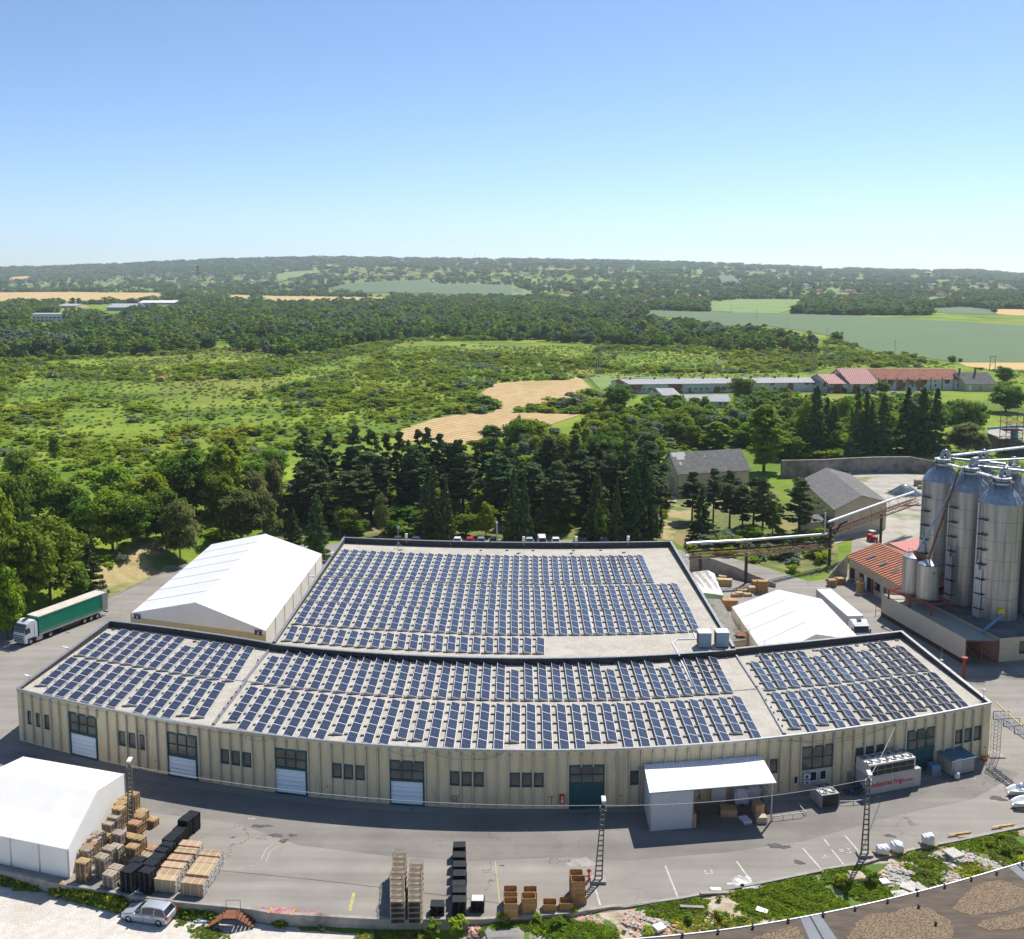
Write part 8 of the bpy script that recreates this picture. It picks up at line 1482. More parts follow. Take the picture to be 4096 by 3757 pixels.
TL=[('leafy','W',[(8,965,1225,95),(100,1008,1200,130),(45,1020,1240,110),(222,962,1085,105),(262,968,1080,85),(300,930,1040,80),(225,915,1010,80),(130,945,1050,80),(340,900,1010,85),(15,1110,1260,70),(150,1100,1195,60)]),
('broad','W',[(385,882,1010,118),(175,975,1080,90),(320,960,1060,90),(430,920,1030,70),(75,920,1020,90),(500,900,990,80),(40,880,960,60),(540,880,960,60),(30,930,1060,80)]),
('poplar','W',[(447,855,1020,72),(418,880,1015,50),(108,848,905,32)]),
('birch','W',[(355,985,1105,98),(474,962,1068,118),(518,960,1062,80),(498,925,1020,80),(540,905,1000,60)]),
('spruce','C2',[(735,240,780,200),(610,290,740,170),(745,520,1090,230),(550,670,960,150),(800,370,820,170),(1690,320,935,180),(1780,420,930,150),(1640,560,925,140)]),
('spruce','C3',[(515,350,935,170),(600,420,940,140),(1175,400,925,210),(1340,430,935,110),(1490,300,935,190),(1570,160,900,220),(1250,620,920,140)]),
('pine','C2',[(650,35,600,200),(850,65,620,170),(1045,20,645,210),(1190,60,610,170),(1310,85,640,150),(1425,70,700,190),(1560,50,620,160),(1640,40,640,150),(1745,85,650,170),(1870,135,715,180)]),
('pine','C3',[(75,140,720,190),(345,120,620,240),(470,190,640,170),(640,300,600,150),(770,150,665,190),(905,150,690,200),(1010,95,725,180),(1130,140,650,180),(1300,210,560,180),(1420,140,760,200),(220,210,650,150)]),
('birch','C2',[(1265,545,895,150)]),('leafy','C2',[(1085,755,890,150),(1360,770,900,130),(960,550,800,170)]),('leafy','C3',[(290,620,895,170),(1200,640,930,110)]),
('thuja','C3',[(1635,630,930,42),(1665,690,930,45),(1697,635,880,36)]),('thuja','C2',[(450,530,840,75)]),
('pine','C4',[(600,430,860,220),(790,400,880,200),(935,425,940,240),(1150,480,900,260),(1230,490,1000,240),(1555,490,1015,330),(1050,560,960,200)]),('spruce','C4',[(680,560,1025,210)]),('leafy','C4',[(1320,665,1000,200),(1150,900,1060,220),(1750,920,1090,190),(1480,970,1080,200),(1380,920,1050,150)]),
('broad','E3',[(385,300,575,300),(1490,232,480,270),(370,475,600,150)]),('poplar','E3',[(1690,480,1100,400),(1270,640,900,330),(1160,410,640,140)]),
('spruce','E4',[(140,290,930,230),(240,430,900,180),(510,330,930,150),(590,360,920,150),(745,360,940,200),(960,340,940,260),(1090,305,940,230),(1215,345,940,230),(1020,520,930,200),(640,460,930,160),(300,480,920,200)]),
('broad','E4',[(1850,288,560,340),(1480,430,800,330),(1590,470,760,220),(1830,140,300,180),(740,275,400,140)]),('birch','E4',[(1510,650,930,420),(1640,780,940,200)]),('leafy','E4',[(400,420,800,200),(60,440,900,220)]),('broad','D4',[(545,680,762,95),(1450,868,935,70),(1512,890,925,38)]),
('leafy','E2',[(1240,580,720,230),(1290,495,640,160),(1470,435,600,70),(1420,480,640,80),(1400,600,700,160),(1270,690,800,120)]),('poplar','E1',[(1560,575,840,190)]),('spruce','C1',[(740,430,970,200)])]
cnt={}
ALLT=[]
for kind,k,lst in TL:
    for t in lst: ALLT.append((kind,k)+t)
WXp=lambda k,x: c(k,x,0)[0]
zones=[('left of the big tent',lambda X,Y:X<1160),('behind the factory',lambda X,Y:X<2610 and Y>3200-1500),('round the rear sheds',lambda X,Y:Y>1850),('before the farm buildings',lambda X,Y:True)]
for z in range(4): pass
def zone(k,x,yb):
    X,Y=c(k,x,yb)
    for i,(n_,f) in enumerate(zones):
        if f(X,Y): return i
ALLT=[(zone(t[1],t[2],t[4]),)+t for t in ALLT]; ALLT.sort(key=lambda t:(t[0],t[1],WXp(t[2],t[3])))
for zi,kind,k,x,yt,yb,wd in ALLT:
    q=cnt[(zi,kind)]=cnt.get((zi,kind),0)+1; lb='%s %s, %s from left of its kind'%(PROTO[kind][0][5],zones[zi][0],ORD(q))
    tree(kind,x,yt,yb,wd,lb,k,group='%ss %s'%(PROTO[kind][0][4].replace('_',' '),zones[zi][0]))
rg0=np.random.default_rng(77); ex=[]
for i in range(46):
    kind=['pine','pine','spruce','broad','pine'][i%5]; x=rg0.uniform(585,1285); yb=rg0.uniform(990,1052) if kind!='broad' else rg0.uniform(1015,1058)
    if 705<x<740 and kind=='broad': continue
    hh=rg0.uniform(105,140) if kind=='pine' else rg0.uniform(80,130) if kind=='spruce' else rg0.uniform(32,60); wd=rg0.uniform(62,88) if kind=='pine' else rg0.uniform(50,74) if kind=='spruce' else rg0.uniform(50,80)
    ex.append((x,kind,yb-hh,yb,wd))
ex.sort(); kc={}
for x,kind,yt,yb,wd in ex: kc[kind]=kc.get(kind,0)+1; tree(kind,x,yt,yb,wd,'%s filling the conifer row behind the factory, %s such from left'%({'pine':'shaded pine','spruce':'shaded spruce','broad':'low round tree'}[kind],ORD(kc[kind])),'W',group='trees filling the conifer row')
# bare little tree
p=G('C2',925,890); e=empty('bare_tree',p,0,'small bare tree without leaves behind the left rear corner of the factory','tree'); e.scale=(1,1,1); r=random.Random(4); mb=MB()
def br(a,d,L,r_,n):
    b_=a+d*L; mb.tube(a,b_,r_,0,5,r_*0.6,cap=False)
    if n>0:
        for _ in range(3): q=(d+Vector((r.uniform(-.8,.8),r.uniform(-.8,.8),r.uniform(-.1,.5)))).normalized(); br(b_,q,L*0.7,r_*0.6,n-1)
br(Vector((0,0,0)),Vector((0.1,0,1)).normalized(),2.0,0.12,4); mb.build('branches',M['birch_bark'],e)
# ---- scattered vegetation ----
def lowcrown(seed,n,ls,m,H_=1.0,R_=0.5,cl=24,top=0.0): return crown_broad(seed,H_,R_,0.0,n,ls,cl,m,top,0,0.36)
SHR={'scrub_green':lowcrown(101,700,0.045,'leaf_scrub'),'scrub_bright':lowcrown(102,700,0.045,'leaf_lime'),'scrub_silver':lowcrown(103,700,0.045,'leaf_silver'),'scrub_yellow':lowcrown(104,600,0.045,'leaf_yellow'),'scrub_dark':lowcrown(105,700,0.045,'leaf_mid')}
FAR=[('a_broad',lowcrown(111,420,0.065,'leaf_far',1.0,0.5,30)),('b_broad',lowcrown(112,420,0.065,'leaf_mid',1.0,0.46,30)),('c_tall',lowcrown(113,400,0.06,'leaf_far',1.0,0.33,30,0.5)),('d_silver',lowcrown(114,400,0.06,'leaf_silver',1.0,0.36,30,0.3)),('e_dark',lowcrown(115,360,0.055,'needle_far',1.0,0.22,30,0.7)),('f_bright',lowcrown(116,400,0.065,'leaf_bright',1.0,0.45,30))]
def coll(name,items):
    cl=bpy.data.collections.new(name)
    for n_,me in items: o=bpy.data.objects.new(n_,me); cl.objects.link(o)
    return cl
C_FAR=coll('far_tree_kinds',FAR); C_SHR=coll('scrub_kinds',sorted([('%s_%s'%('abcde'[i],k),SHR[k]) for i,k in enumerate(('scrub_green','scrub_bright','scrub_silver','scrub_yellow','scrub_dark'))]))
def scatter(name,P_,SC,RZ_,IDX,cl,label,cat):
    n=len(P_); me=bpy.data.meshes.new(name); me.vertices.add(n); me.vertices.foreach_set('co',np.asarray(P_,np.float32).ravel())
    a=me.attributes.new('sc','FLOAT_VECTOR','POINT'); a.data.foreach_set('vector',np.asarray(SC,np.float32).ravel()); a=me.attributes.new('rot','FLOAT_VECTOR','POINT'); a.data.foreach_set('vector',np.stack([0*RZ_,0*RZ_,RZ_],1).astype(np.float32).ravel()); a=me.attributes.new('idx','INT','POINT'); a.data.foreach_set('value',np.asarray(IDX,np.int32))
    ng=bpy.data.node_groups.new(name+'_nodes','GeometryNodeTree'); ng.interface.new_socket('Geometry',in_out='INPUT',socket_type='NodeSocketGeometry'); ng.interface.new_socket('Geometry',in_out='OUTPUT',socket_type='NodeSocketGeometry')
    gi=ng.nodes.new('NodeGroupInput'); go_=ng.nodes.new('NodeGroupOutput'); ip=ng.nodes.new('GeometryNodeInstanceOnPoints'); ci=ng.nodes.new('GeometryNodeCollectionInfo'); ci.inputs['Collection'].default_value=cl; ci.inputs['Separate Children'].default_value=True; ci.inputs['Reset Children'].default_value=True
    def na(nm,ty): q=ng.nodes.new('GeometryNodeInputNamedAttribute'); q.data_type=ty; q.inputs['Name'].default_value=nm; return q.outputs['Attribute']
    L=ng.links.new; L(gi.outputs[0],ip.inputs['Points']); L(ci.outputs[0],ip.inputs['Instance']); ip.inputs['Pick Instance'].default_value=True; L(na('idx','INT'),ip.inputs['Instance Index']); L(na('sc','FLOAT_VECTOR'),ip.inputs['Scale'])
    try: 
        er=ng.nodes.new('FunctionNodeEulerToRotation'); L(na('rot','FLOAT_VECTOR'),er.inputs[0]); L(er.outputs[0],ip.inputs['Rotation'])
    except Exception: L(na('rot','FLOAT_VECTOR'),ip.inputs['Rotation'])
    L(ip.outputs[0],go_.inputs[0]); o=bpy.data.objects.new(name,me); COL.objects.link(o); md=o.modifiers.new('scatter','NODES'); md.node_group=ng; o['kind']='stuff'; tag(o,label,cat); return o
def pxv(X,Y,Z):
    Zr=Z-H; dep=Y*ct-Zr*st; return CX+F*X/dep, YP-F*(Y*st+Zr*ct)/dep
def mask_any(x,y,pls):
    r=np.zeros(len(x),bool)
    for p in pls: r|=inpoly(x,y,p)
    return r
Wp=lambda pts:[c('W',x,y) for x,y in pts]
CLEAR=[Wp([(10,770),(60,742),(160,748),(330,752),(440,748),(560,742),(620,718),(700,700),(745,702),(690,730),(580,756),(500,775),(470,800),(400,812),(330,812),(300,800),(180,775),(60,800),(10,812)]),Wp([(150,800),(300,815),(420,790),(560,790),(555,835),(470,850),(380,842),(300,870),(200,872),(60,862),(20,870),(20,838),(110,840)]),Wp([(740,692),(800,672),(900,672),(1130,668),(1180,682),(1140,712),(1060,700),(960,702),(860,690),(790,702)]),Wp([(1180,690),(1300,692),(1420,700),(1440,722),(1200,722)]),Wp([(170,705),(340,700),(440,690),(540,700),(440,722),(260,725),(60,715)]),Wp([(1140,735),(2010,735),(2010,800),(1620,790),(1200,790)]),Wp([(1780,720),(2010,700),(2010,730)]),Wp([(300,890),(420,880),(420,895),(310,910)]),Wp([(1960,720),(2015,720),(2015,900),(1930,880)])]
FIELDS=[HAY1,WH1,WH2,WH3,GR1,BIG,YG,PG,TN,TN2]
HITS=[cs('E3',[(375,255),(2015,255),(2015,400),(1400,400),(1390,530),(960,530),(700,450),(690,395),(470,395)]),cs('E4',[(-50,210),(190,180),(400,160),(1450,160),(1760,200),(1790,380),(1660,385),(1400,400),(900,450),(500,420),(0,400)])]
# scrub
rng=np.random.default_rng(5); n=60000
Yr=np.sqrt(rng.uniform(180**2,960**2,n)); Xr=rng.uniform(-0.56,0.56,n)*Yr
pxx,pyy=pxv(Xr,Yr,0*Xr); cl=mask_any(pxx,pyy,CLEAR); fl=mask_any(pxx,pyy,FIELDS+HITS)
SC1=Wp([(-60,1000),(-60,705),(170,702),(330,698),(440,684),(560,704),(640,694),(740,672),(900,664),(1130,674),(1300,684),(1600,694),(1640,660),(1720,690),(1900,725),(2080,735),(2080,760),(1600,745),(1200,745),(1170,742),(1120,748),(1000,752),(930,772),(960,800),(820,830),(770,865),(560,890),(540,960),(420,985),(300,1010),(150,1030),(60,1040)])
PATCH=cs('E3',[(-560,860),(-420,820),(-200,870),(0,880),(240,800),(540,660),(700,580),(1000,610),(1380,640),(1450,520),(1800,450),(2015,520),(2500,560),(3300,560),(3500,640),(3200,700),(3000,760),(2700,940),(2015,1000),(1850,1000),(1560,930),(1480,850),(830,930),(650,1080),(0,1130),(-500,1090)])
SC2=cs('C4',[(560,1040),(1100,1000),(1640,960),(1780,1000),(1790,1250),(1640,1385),(1290,1270),(960,1185),(600,1155)]); SC3=Wp([(560,960),(1290,960),(1310,1040),(1280,1056),(700,1052),(600,1075),(540,1050)])
SC4=[cs('E2',[(880,450),(1000,400),(1240,352),(1330,385),(1300,425),(1060,438)]),cs('E2',[(1460,398),(1730,375),(1950,332),(2050,332),(2050,440),(1890,438),(1600,428),(1445,420)])]; h4=mask_any(pxx,pyy,SC4); SC5=Wp([(-20,1035),(-20,1250),(175,1165),(330,1090),(440,1068),(600,1030),(580,950),(300,1005)]); hP=inpoly(pxx,pyy,PATCH)&(Yr>225)
ins=(inpoly(pxx,pyy,SC1)|inpoly(pxx,pyy,SC2)|inpoly(pxx,pyy,SC3)|h4|inpoly(pxx,pyy,SC5)|hP)&~fl; nz=snoise(Xr,Yr,38,7)+0.6*snoise(Xr,Yr,13,4); dens=np.where(cl,0.012,np.clip(0.70+0.62*nz,0.06,1.0)); dens=np.where(h4|hP|inpoly(pxx,pyy,SC2),1.25,dens); keep=ins&(rng.uniform(0,1,n)<dens*0.70)
X1,Y1=Xr[keep],Yr[keep]; Z1=zf(X1,Y1); m_=len(X1); px1,py1=pxv(X1,Y1,Z1)
hgt=rng.lognormal(0.85,0.38,m_)*np.clip(1+0.5*snoise(X1,Y1,55,2),0.5,1.6); hgt=np.clip(hgt*0.68,0.6,4.6); hgt=np.where(Y1<262,np.clip(hgt,0.8,2.6),hgt); hgt=np.where((h4|hP)[keep],hgt*1.5,hgt); wid=hgt*rng.uniform(1.2,2.3,m_)
kz=snoise(X1,Y1,30,12)+rng.normal(0,0.35,m_); idx=np.where(kz>0.62,2,np.where(kz>-0.45,1,np.where(kz>-0.95,0,4))); yl=inpoly(px1,py1,cs('E1',[(1090,540),(1290,540),(1640,560),(1640,640),(1350,640),(1080,620)])); idx=np.where(yl&(rng.uniform(0,1,m_)<0.6),3,idx); idx=np.where((idx==0)&(rng.uniform(0,1,m_)<0.03),3,idx)
big=(hgt*wid)/(Y1**2); order=np.argsort(-big); NB=290; ob=order[:NB]; ob=ob[np.argsort(px1[ob])]
KN=['scrub_green','scrub_bright','scrub_silver','scrub_yellow','scrub_dark']; KD=['mid green','bright green','silvery','yellow flowering','dark green']; zc={}
def szone(x,y): 
    return 'far meadow' if y<1500 else ('left meadow' if x<700 else 'scrub left of the hayfield' if x<1750 else 'scrub round the hayfield') if y<1800 else 'scrub behind the left trees' if y<1950 and x<1150 else 'undergrowth behind the factory'
for i in ob:
    zn=szone(px1[i],py1[i]); q=zc[(zn,int(idx[i]))]=zc.get((zn,int(idx[i])),0)+1
    o=bpy.data.objects.new('shrub',SHR[KN[idx[i]]]); COL.objects.link(o); o.location=(X1[i],Y1[i],Z1[i]-0.1); o.scale=(wid[i],wid[i],hgt[i]); o.rotation_euler=(0,0,float(i%63)/10)
    tag(o,'%s shrub in the %s, %s of that colour from left'%(KD[idx[i]],zn,ORD(q)),'shrub','shrubs in the '+zn)
rest=order[NB:]; scatter('scrub',np.stack([X1,Y1,Z1-0.1],1)[rest],np.stack([wid,wid,hgt],1)[rest],rng.uniform(0,6.28,m_)[rest],idx[rest],C_SHR,'dense green scrub covering the land behind the works','scrub')
# low undergrowth tufts over the meadow
n=42000; Yr=np.sqrt(rng.uniform(215**2,800**2,n)); Xr=rng.uniform(-0.56,0.56,n)*Yr; pxx,pyy=pxv(Xr,Yr,0*Xr); ins=(inpoly(pxx,pyy,SC1)|inpoly(pxx,pyy,PATCH))&~mask_any(pxx,pyy,FIELDS+HITS)&((snoise(Xr,Yr,22,3)+rng.normal(0,0.4,n))>-0.2)
Xr,Yr=Xr[ins],Yr[ins]; m_=len(Xr); hh=rng.uniform(0.25,0.9,m_); scatter('meadow_weeds',np.stack([Xr,Yr,zf(Xr,Yr)-0.05],1),np.stack([hh*2.6,hh*2.6,hh],1),rng.uniform(0,6.28,m_),rng.choice([0,1,1,1,1,2],m_),C_SHR,'low weeds and tall grass tufts across the meadow','weeds')
# wood patch before the farm: separate trees, plus undergrowth
def treefill(name_zone,poly,ntry,hr,kinds,excl,mind,Yrange,Xr_=0.56,seed=1):
    rg=np.random.default_rng(seed); Yr=np.sqrt(rg.uniform(Yrange[0]**2,Yrange[1]**2,ntry)); Xr=rg.uniform(-Xr_,Xr_,ntry)*Yr; Z=zf(Xr,Yr); pxx,pyy=pxv(Xr,Yr,Z); ok=inpoly(pxx,pyy,poly)&~mask_any(pxx,pyy,excl); Xr,Yr,Z=Xr[ok],Yr[ok],Z[ok]; out=[]; cell={}
    for i in range(len(Xr)):
        a,b_=int(Xr[i]//mind),int(Yr[i]//mind)
        if any(math.hypot(Xr[i]-q[0],Yr[i]-q[1])<mind for da in (-1,0,1) for db in (-1,0,1) for q in cell.get((a+da,b_+db),())): continue
        cell.setdefault((a,b_),[]).append((Xr[i],Yr[i])); out.append((Xr[i],Yr[i],Z[i]))
    return out,rg
EX=[cs('C4',[(300,200),(1180,200),(1180,700),(300,700)]),cs('C4',[(1100,440),(2100,440),(2100,1100),(1100,700)]),cs('C5',[(-300,290),(2000,290),(2000,1200),(-300,1200)])]
pt,rg=treefill('wood',PATCH,9000,0,0,FIELDS+HITS[:1]+EX,4.9,(215,560),seed=3)
pt=[p for p in pt if not(inpoly([pxv(p[0],p[1],0)[0]],[pxv(p[0],p[1],0)[1]],cs('E3',[(100,200),(540,200),(540,300),(100,480)]))[0])]
pt.sort(key=lambda p:p[1]); near=pt[:120]; near.sort(key=lambda p:pxv(p[0],p[1],0)[0]); q=0; kc={}
for (x,y,z) in near:
    kind=['broad','leafy','broad','broad','leafy','silver','poplar'][int(rg.integers(0,7))]; H_,W_,cm,tm,nm,lb=PROTO[kind][int(rg.integers(0,len(PROTO[kind])))]; kc[kind]=kc.get(kind,0)+1
    h=rg.uniform(6,10.5); w_=rg.uniform(7.5,11)*(0.65 if kind in('poplar','silver') else 1); e=empty(nm,(x,y,z-0.1),float(rg.uniform(0,6.28)),'%s in the wood behind the grey shed, %s such from left'%(lb,ORD(kc[kind])),'tree','trees of the wood behind the grey shed'); e.scale=(w_/W_,w_/W_,h/H_)
    for n_,me in (('crown',cm),('trunk',tm)): o=bpy.data.objects.new(n_,me); COL.objects.link(o); o.parent=e
far_=list(pt[120:])
# far woods
BELT=Wp([(-80,712),(-80,618),(60,622),(140,612),(250,618),(460,600),(700,606),(1000,612),(1240,632),(1290,640),(1380,650),(1480,664),(1590,682),(1620,692),(1600,696),(1300,686),(1130,676),(1000,671),(900,665),(740,672),(640,694),(560,704),(440,685),(330,699),(170,704)])
Pts=[];Sc=[];Id=[];Rz=[]
def addpts(X,Y,Z,h,w,i): Pts.append(np.stack([X,Y,Z],1)); Sc.append(np.stack([w,w,h],1)); Id.append(i); Rz.append(rng.uniform(0,6.28,len(X)))
if far_:
    A_=np.array(far_); m_=len(A_); h=rng.uniform(6,10,m_); addpts(A_[:,0],A_[:,1],A_[:,2]-0.2,h,h*1.15,rng.choice([0,1,1,3,5],m_))
n=26000; Yr=np.sqrt(rng.uniform(560**2,2100**2,n)); Xr=rng.uniform(-0.57,0.57,n)*Yr; Z=zf(Xr,Yr); pxx,pyy=pxv(Xr,Yr,Z); VIS=[cs('D1',[(440,470),(1080,470),(1420,445),(1420,500),(1300,530),(1000,545),(950,610),(845,610),(740,560),(450,560)]),cs('D1',[(225,540),(530,540),(530,680),(250,700)])]; ok=inpoly(pxx,pyy,BELT)&~mask_any(pxx,pyy,VIS); dens=np.where(Yr>1200,1.0,0.9); ok&=rng.uniform(0,1,n)<dens
Xr,Yr,Z=Xr[ok],Yr[ok],Z[ok]; m_=len(Xr); nz=snoise(Xr,Yr,70,21); h=np.clip(rng.lognormal(2.25,0.25,m_),5,14.5)*(1+0.25*nz); kk=np.where(nz+rng.normal(0,.2,m_)>0.35,3,np.where(nz+rng.normal(0,.2,m_)<-0.35,1,rng.choice([0,0,2,5,1],m_))); w=h*rng.uniform(0.85,1.25,m_)
# the belt's nearest trees stand alone as things
bb=np.argsort(Yr); nb_=60; pxb=pxv(Xr,Yr,Z)[0]; first=bb[:nb_]; first=first[np.argsort(pxb[first])]
FK_={0:'leafy_tree',1:'leafy_tree',2:'poplar_tree',3:'willow_tree',5:'leafy_tree'}; FW={0:'dark green',1:'mid green',2:'narrow dark',3:'silvery',5:'bright green'}; fc={}
tr_me=trunk_mesh(77,0.5,0.012,1.0,0)
for i in first:
    k_=int(kk[i]); fc[k_]=fc.get(k_,0)+1; e=empty(FK_[k_],(Xr[i],Yr[i],Z[i]-0.2),float(i%60)/10,'%s tree on the near edge of the long wood belt, %s such from left'%(FW[k_],ORD(fc[k_])),'tree','trees on the edge of the wood belt'); e.scale=(w[i],w[i],h[i])
    for n_,me in (('crown',dict((ord(a[0])-97,b_) for a,b_ in FAR)[k_]),('trunk',tr_me)): o=bpy.data.objects.new(n_,me); COL.objects.link(o); o.parent=e
rs=bb[nb_:]; addpts(Xr[rs],Yr[rs],Z[rs]-0.3,h[rs],w[rs],kk[rs])
hp=[]
for k,lst in (('D1',[(95,300),(120,310),(210,278),(240,318),(330,300),(345,305),(400,295),(305,275),(610,282),(460,298),(540,262),(760,275),(800,290),(850,292),(870,285),(905,272),(930,290),(950,275),(965,262),(1015,240),(1000,292),(1040,265),(1090,262),(1140,240),(1180,262),(1190,245),(1225,258),(1260,260),(1330,232),(1380,260),(1410,310),(1520,250),(1540,262),(1570,250),(1590,298),(1620,310),(1640,255),(1670,245),(1670,298),(1850,248),(1890,245),(1920,245),(1960,275),(1980,290),(1410,235),(930,248),(1220,238)]),('D2',[(50,262),(95,270),(105,230),(240,210),(190,295),(235,285),(285,285),(470,290),(540,262),(760,205),(800,195),(818,200),(870,190),(945,178),(805,170),(920,232),(865,248),(960,245),(1045,228),(1170,190),(1210,222),(1165,248),(1020,268),(1185,272),(1275,245),(1285,208),(1325,268),(1345,262),(1360,226),(1450,190),(1515,188),(1610,195),(1680,212),(1480,218),(1475,248),(1390,295),(905,288),(815,265),(1870,212),(1960,205),(1970,210),(1875,258),(1910,268),(1760,285),(1150,108),(1590,135),(1730,130),(1890,115),(2000,140),(465,175),(65,352),(60,262),(1245,262),(1395,245)]),('D3',[(70,225),(110,242),(140,240),(180,258),(222,200),(285,165),(310,170),(255,338),(395,378),(435,385),(430,220),(480,285),(490,165),(570,285),(590,175),(665,302),(665,218),(680,165),(770,168),(785,210),(800,325),(930,195),(980,310),(950,165),(1020,458),(1050,462),(1100,445),(1135,468),(1350,170),(1480,180),(1605,158),(1655,230),(1690,165),(1835,160),(1885,210),(1930,205),(1980,205),(1995,208),(1740,185),(1375,410),(1470,412),(1185,425),(1540,375)]),('D4',[(35,208),(155,210),(210,210),(325,215),(90,250),(295,325),(315,358),(400,370),(125,358),(495,325),(565,322),(580,370),(630,372),(675,365),(520,428),(575,435),(585,370),(1090,310),(1270,320),(1300,322),(1360,310),(1465,318),(1580,315),(1655,318),(1705,322),(1745,290),(1820,318),(1875,330),(1910,335),(1935,352),(1430,400),(1480,390),(1385,405),(1355,405),(1430,432),(1155,232),(1285,212),(730,228),(510,220),(1135,410)])):
    for x,y in lst: hp.append((k,x,y))
M['rough_grass']=mat('rough_grass',(0.085,0.115,0.026),0.95,col2=(0.17,0.19,0.05),scale=0.25,detail=9,bump=1,bscale=1.5,col3=(0.26,0.21,0.09),scale3=0.07,ramp3=(0.50,0.62))
sheet('rough_grass',[P(*c('W',x,y)) for x,y in ((545,1058),(560,965),(700,955),(1290,950),(1300,985),(1290,900),(1480,890),(1540,905),(1530,1010),(1620,1000),(1650,1080),(1648,1120),(1600,1134),(1480,1105),(1340,1075),(1320,1062),(900,1056))],M['rough_grass'],-0.03)
o=sheet('dry_grass_patch',[G('C4',x,y) for x,y in ((330,720),(600,710),(600,860),(480,900),(430,1030),(340,1030))],M['dry_grass'],0.02)
HILLF=[('D1',[(70,262),(150,256),(240,252),(235,280),(80,286)],'wheat'),('D1',[(1130,292),(1250,286),(1380,290),(1180,304)],'pasture'),('D2',[(545,165),(650,162),(655,185),(560,182)],'wheat'),('D2',[(170,235),(330,215),(470,208),(490,230),(330,262),(210,285),(140,270)],'pasture'),('D2',[(1150,98),(1260,100),(1400,104),(1200,112)],'wheat'),('D3',[(0,330),(60,340),(150,375),(150,405),(0,410)],'pasture'),('D3',[(570,364),(700,362),(660,385),(590,402),(560,390)],'crop'),('D3',[(540,115),(750,118),(890,120),(700,132)],'crop'),('D3',[(1600,250),(1740,248),(1810,305),(1640,310)],'crop'),('D3',[(1440,205),(1500,205),(1500,240),(1450,238)],'pasture'),('D3',[(280,405),(460,402),(590,402),(560,420),(300,432)],'pasture'),('D4',[(360,188),(600,192),(590,205),(420,200)],'wheat'),('D4',[(1190,218),(1285,222),(1280,238),(1210,228)],'wheat'),('D4',[(450,345),(560,350),(540,380),(470,375)],'pasture'),('D4',[(1235,415),(1340,415),(1350,470),(1270,480)],'pasture'),('D4',[(1480,410),(1560,420),(1560,450),(1500,445)],'crop'),('D4',[(0,200),(60,200),(100,225),(20,225)],'pasture')]
HP=[]
for k,pts,m in HILLF: q_=cs(k,pts); HP.append(q_); field('hillside_field',q_,m,0.3,8)
# hillside and valley trees up to the ridge
n=120000; u_=rng.uniform(0,1,n); Yr=1350*(7400/1350)**u_; Xr=rng.uniform(-0.58,0.58,n)*Yr; Z=zf(Xr,Yr); pxx,pyy=pxv(Xr,Yr,Z)
fl=mask_any(pxx,pyy,FIELDS[1:]+HP)|mask_any(pxx,pyy-22000/Yr,FIELDS[1:]); ok=~fl&~mask_any(pxx,pyy,VIS)&~inpoly(pxx,pyy,BELT)&(pyy<1262); s1_=snoise(Xr,Yr,190,31)+0.7*snoise(Xr,Yr,70,15); dens=np.clip(0.34+0.62*s1_,0.05,1.0); ridge_=(Yr>5200)|((pxx<1150)&(Yr>4300)); dens=np.where(ridge_,0.95,dens); dens=np.where(pyy>1215,0.9,dens)
# keep the strip of land left of the large green field and between fields wooded, leave small openings on the slope
ok&=rng.uniform(0,1,n)<dens*0.60
for k,x,y in hp:
    hx,hy=c(k,x,y+3); ok&=~((np.abs(pxx-hx)<11)&(pyy>hy-3)&(pyy<hy+17))
Xr,Yr,Z=Xr[ok],Yr[ok],Z[ok]; m_=len(Xr); h=np.clip(rng.lognormal(2.08,0.33,m_),4,14)*np.clip(0.85+Yr/9000,0.9,1.6); w=h*rng.uniform(0.9,1.5,m_)*np.clip(0.9+Yr/7000,1,1.9); nz=snoise(Xr,Yr,150,41)+rng.normal(0,.45,m_); kk=np.where(nz>0.75,3,np.where(nz<-0.8,4,rng.choice([0,0,1,1,2,5,4],m_,p=[.25,.2,.2,.13,.1,.07,.05]))); w=np.where(kk==4,h*0.9,w)
addpts(Xr,Yr,Z-0.5,h,w,kk)
scatter('woodland',np.concatenate(Pts),np.concatenate(Sc),np.concatenate(Rz),np.concatenate(Id),C_FAR,'far mixed woodland of the valley and hills as one green mass','woodland')
# crop texture: hedge plants along the big field edge handled by woodland; village houses
def house(seed,roofc,wallc):
    e=empty('village_house'); mb=MB(); L,Wd,h,zr=11,8,3.4,6.6; mb.box(-L/2,L/2,-Wd/2,Wd/2,-3,h); mb.add([(-L/2,-Wd/2,h),(-L/2,Wd/2,h),(-L/2,0,zr)],[(0,1,2)]); mb.add([(L/2,-Wd/2,h),(L/2,Wd/2,h),(L/2,0,zr)],[(0,1,2)]); mb.build('wall',wallc,e)
    mb=MB()
    for s in (-1,1): mb.quad((-L/2-.5,s*(Wd/2+.6),h-.5),(L/2+.5,s*(Wd/2+.6),h-.5),(L/2+.5,0,zr+.1),(-L/2-.5,0,zr+.1))
    mb.build('roof',roofc,e); mb=MB(); [mb.box(x-0.6,x+0.6,-Wd/2-0.05,-Wd/2+0.05,1.0,2.4) for x in (-3,0,3)]; mb.build('windows',M['dark_glass'],e); return e
HR=[('red tiled',mat('far_red_tiles',(0.42,0.15,0.09),0.85)),('grey roofed',mat('far_grey_roof',(0.30,0.30,0.31),0.85)),('orange roofed',mat('far_orange_tiles',(0.55,0.25,0.14),0.85)),('brown roofed',mat('far_brown_roof',(0.20,0.12,0.09),0.85))]
HW=[mat('far_white_wall',(0.72,0.70,0.66),0.8),mat('far_cream_wall',(0.60,0.53,0.40),0.8)]
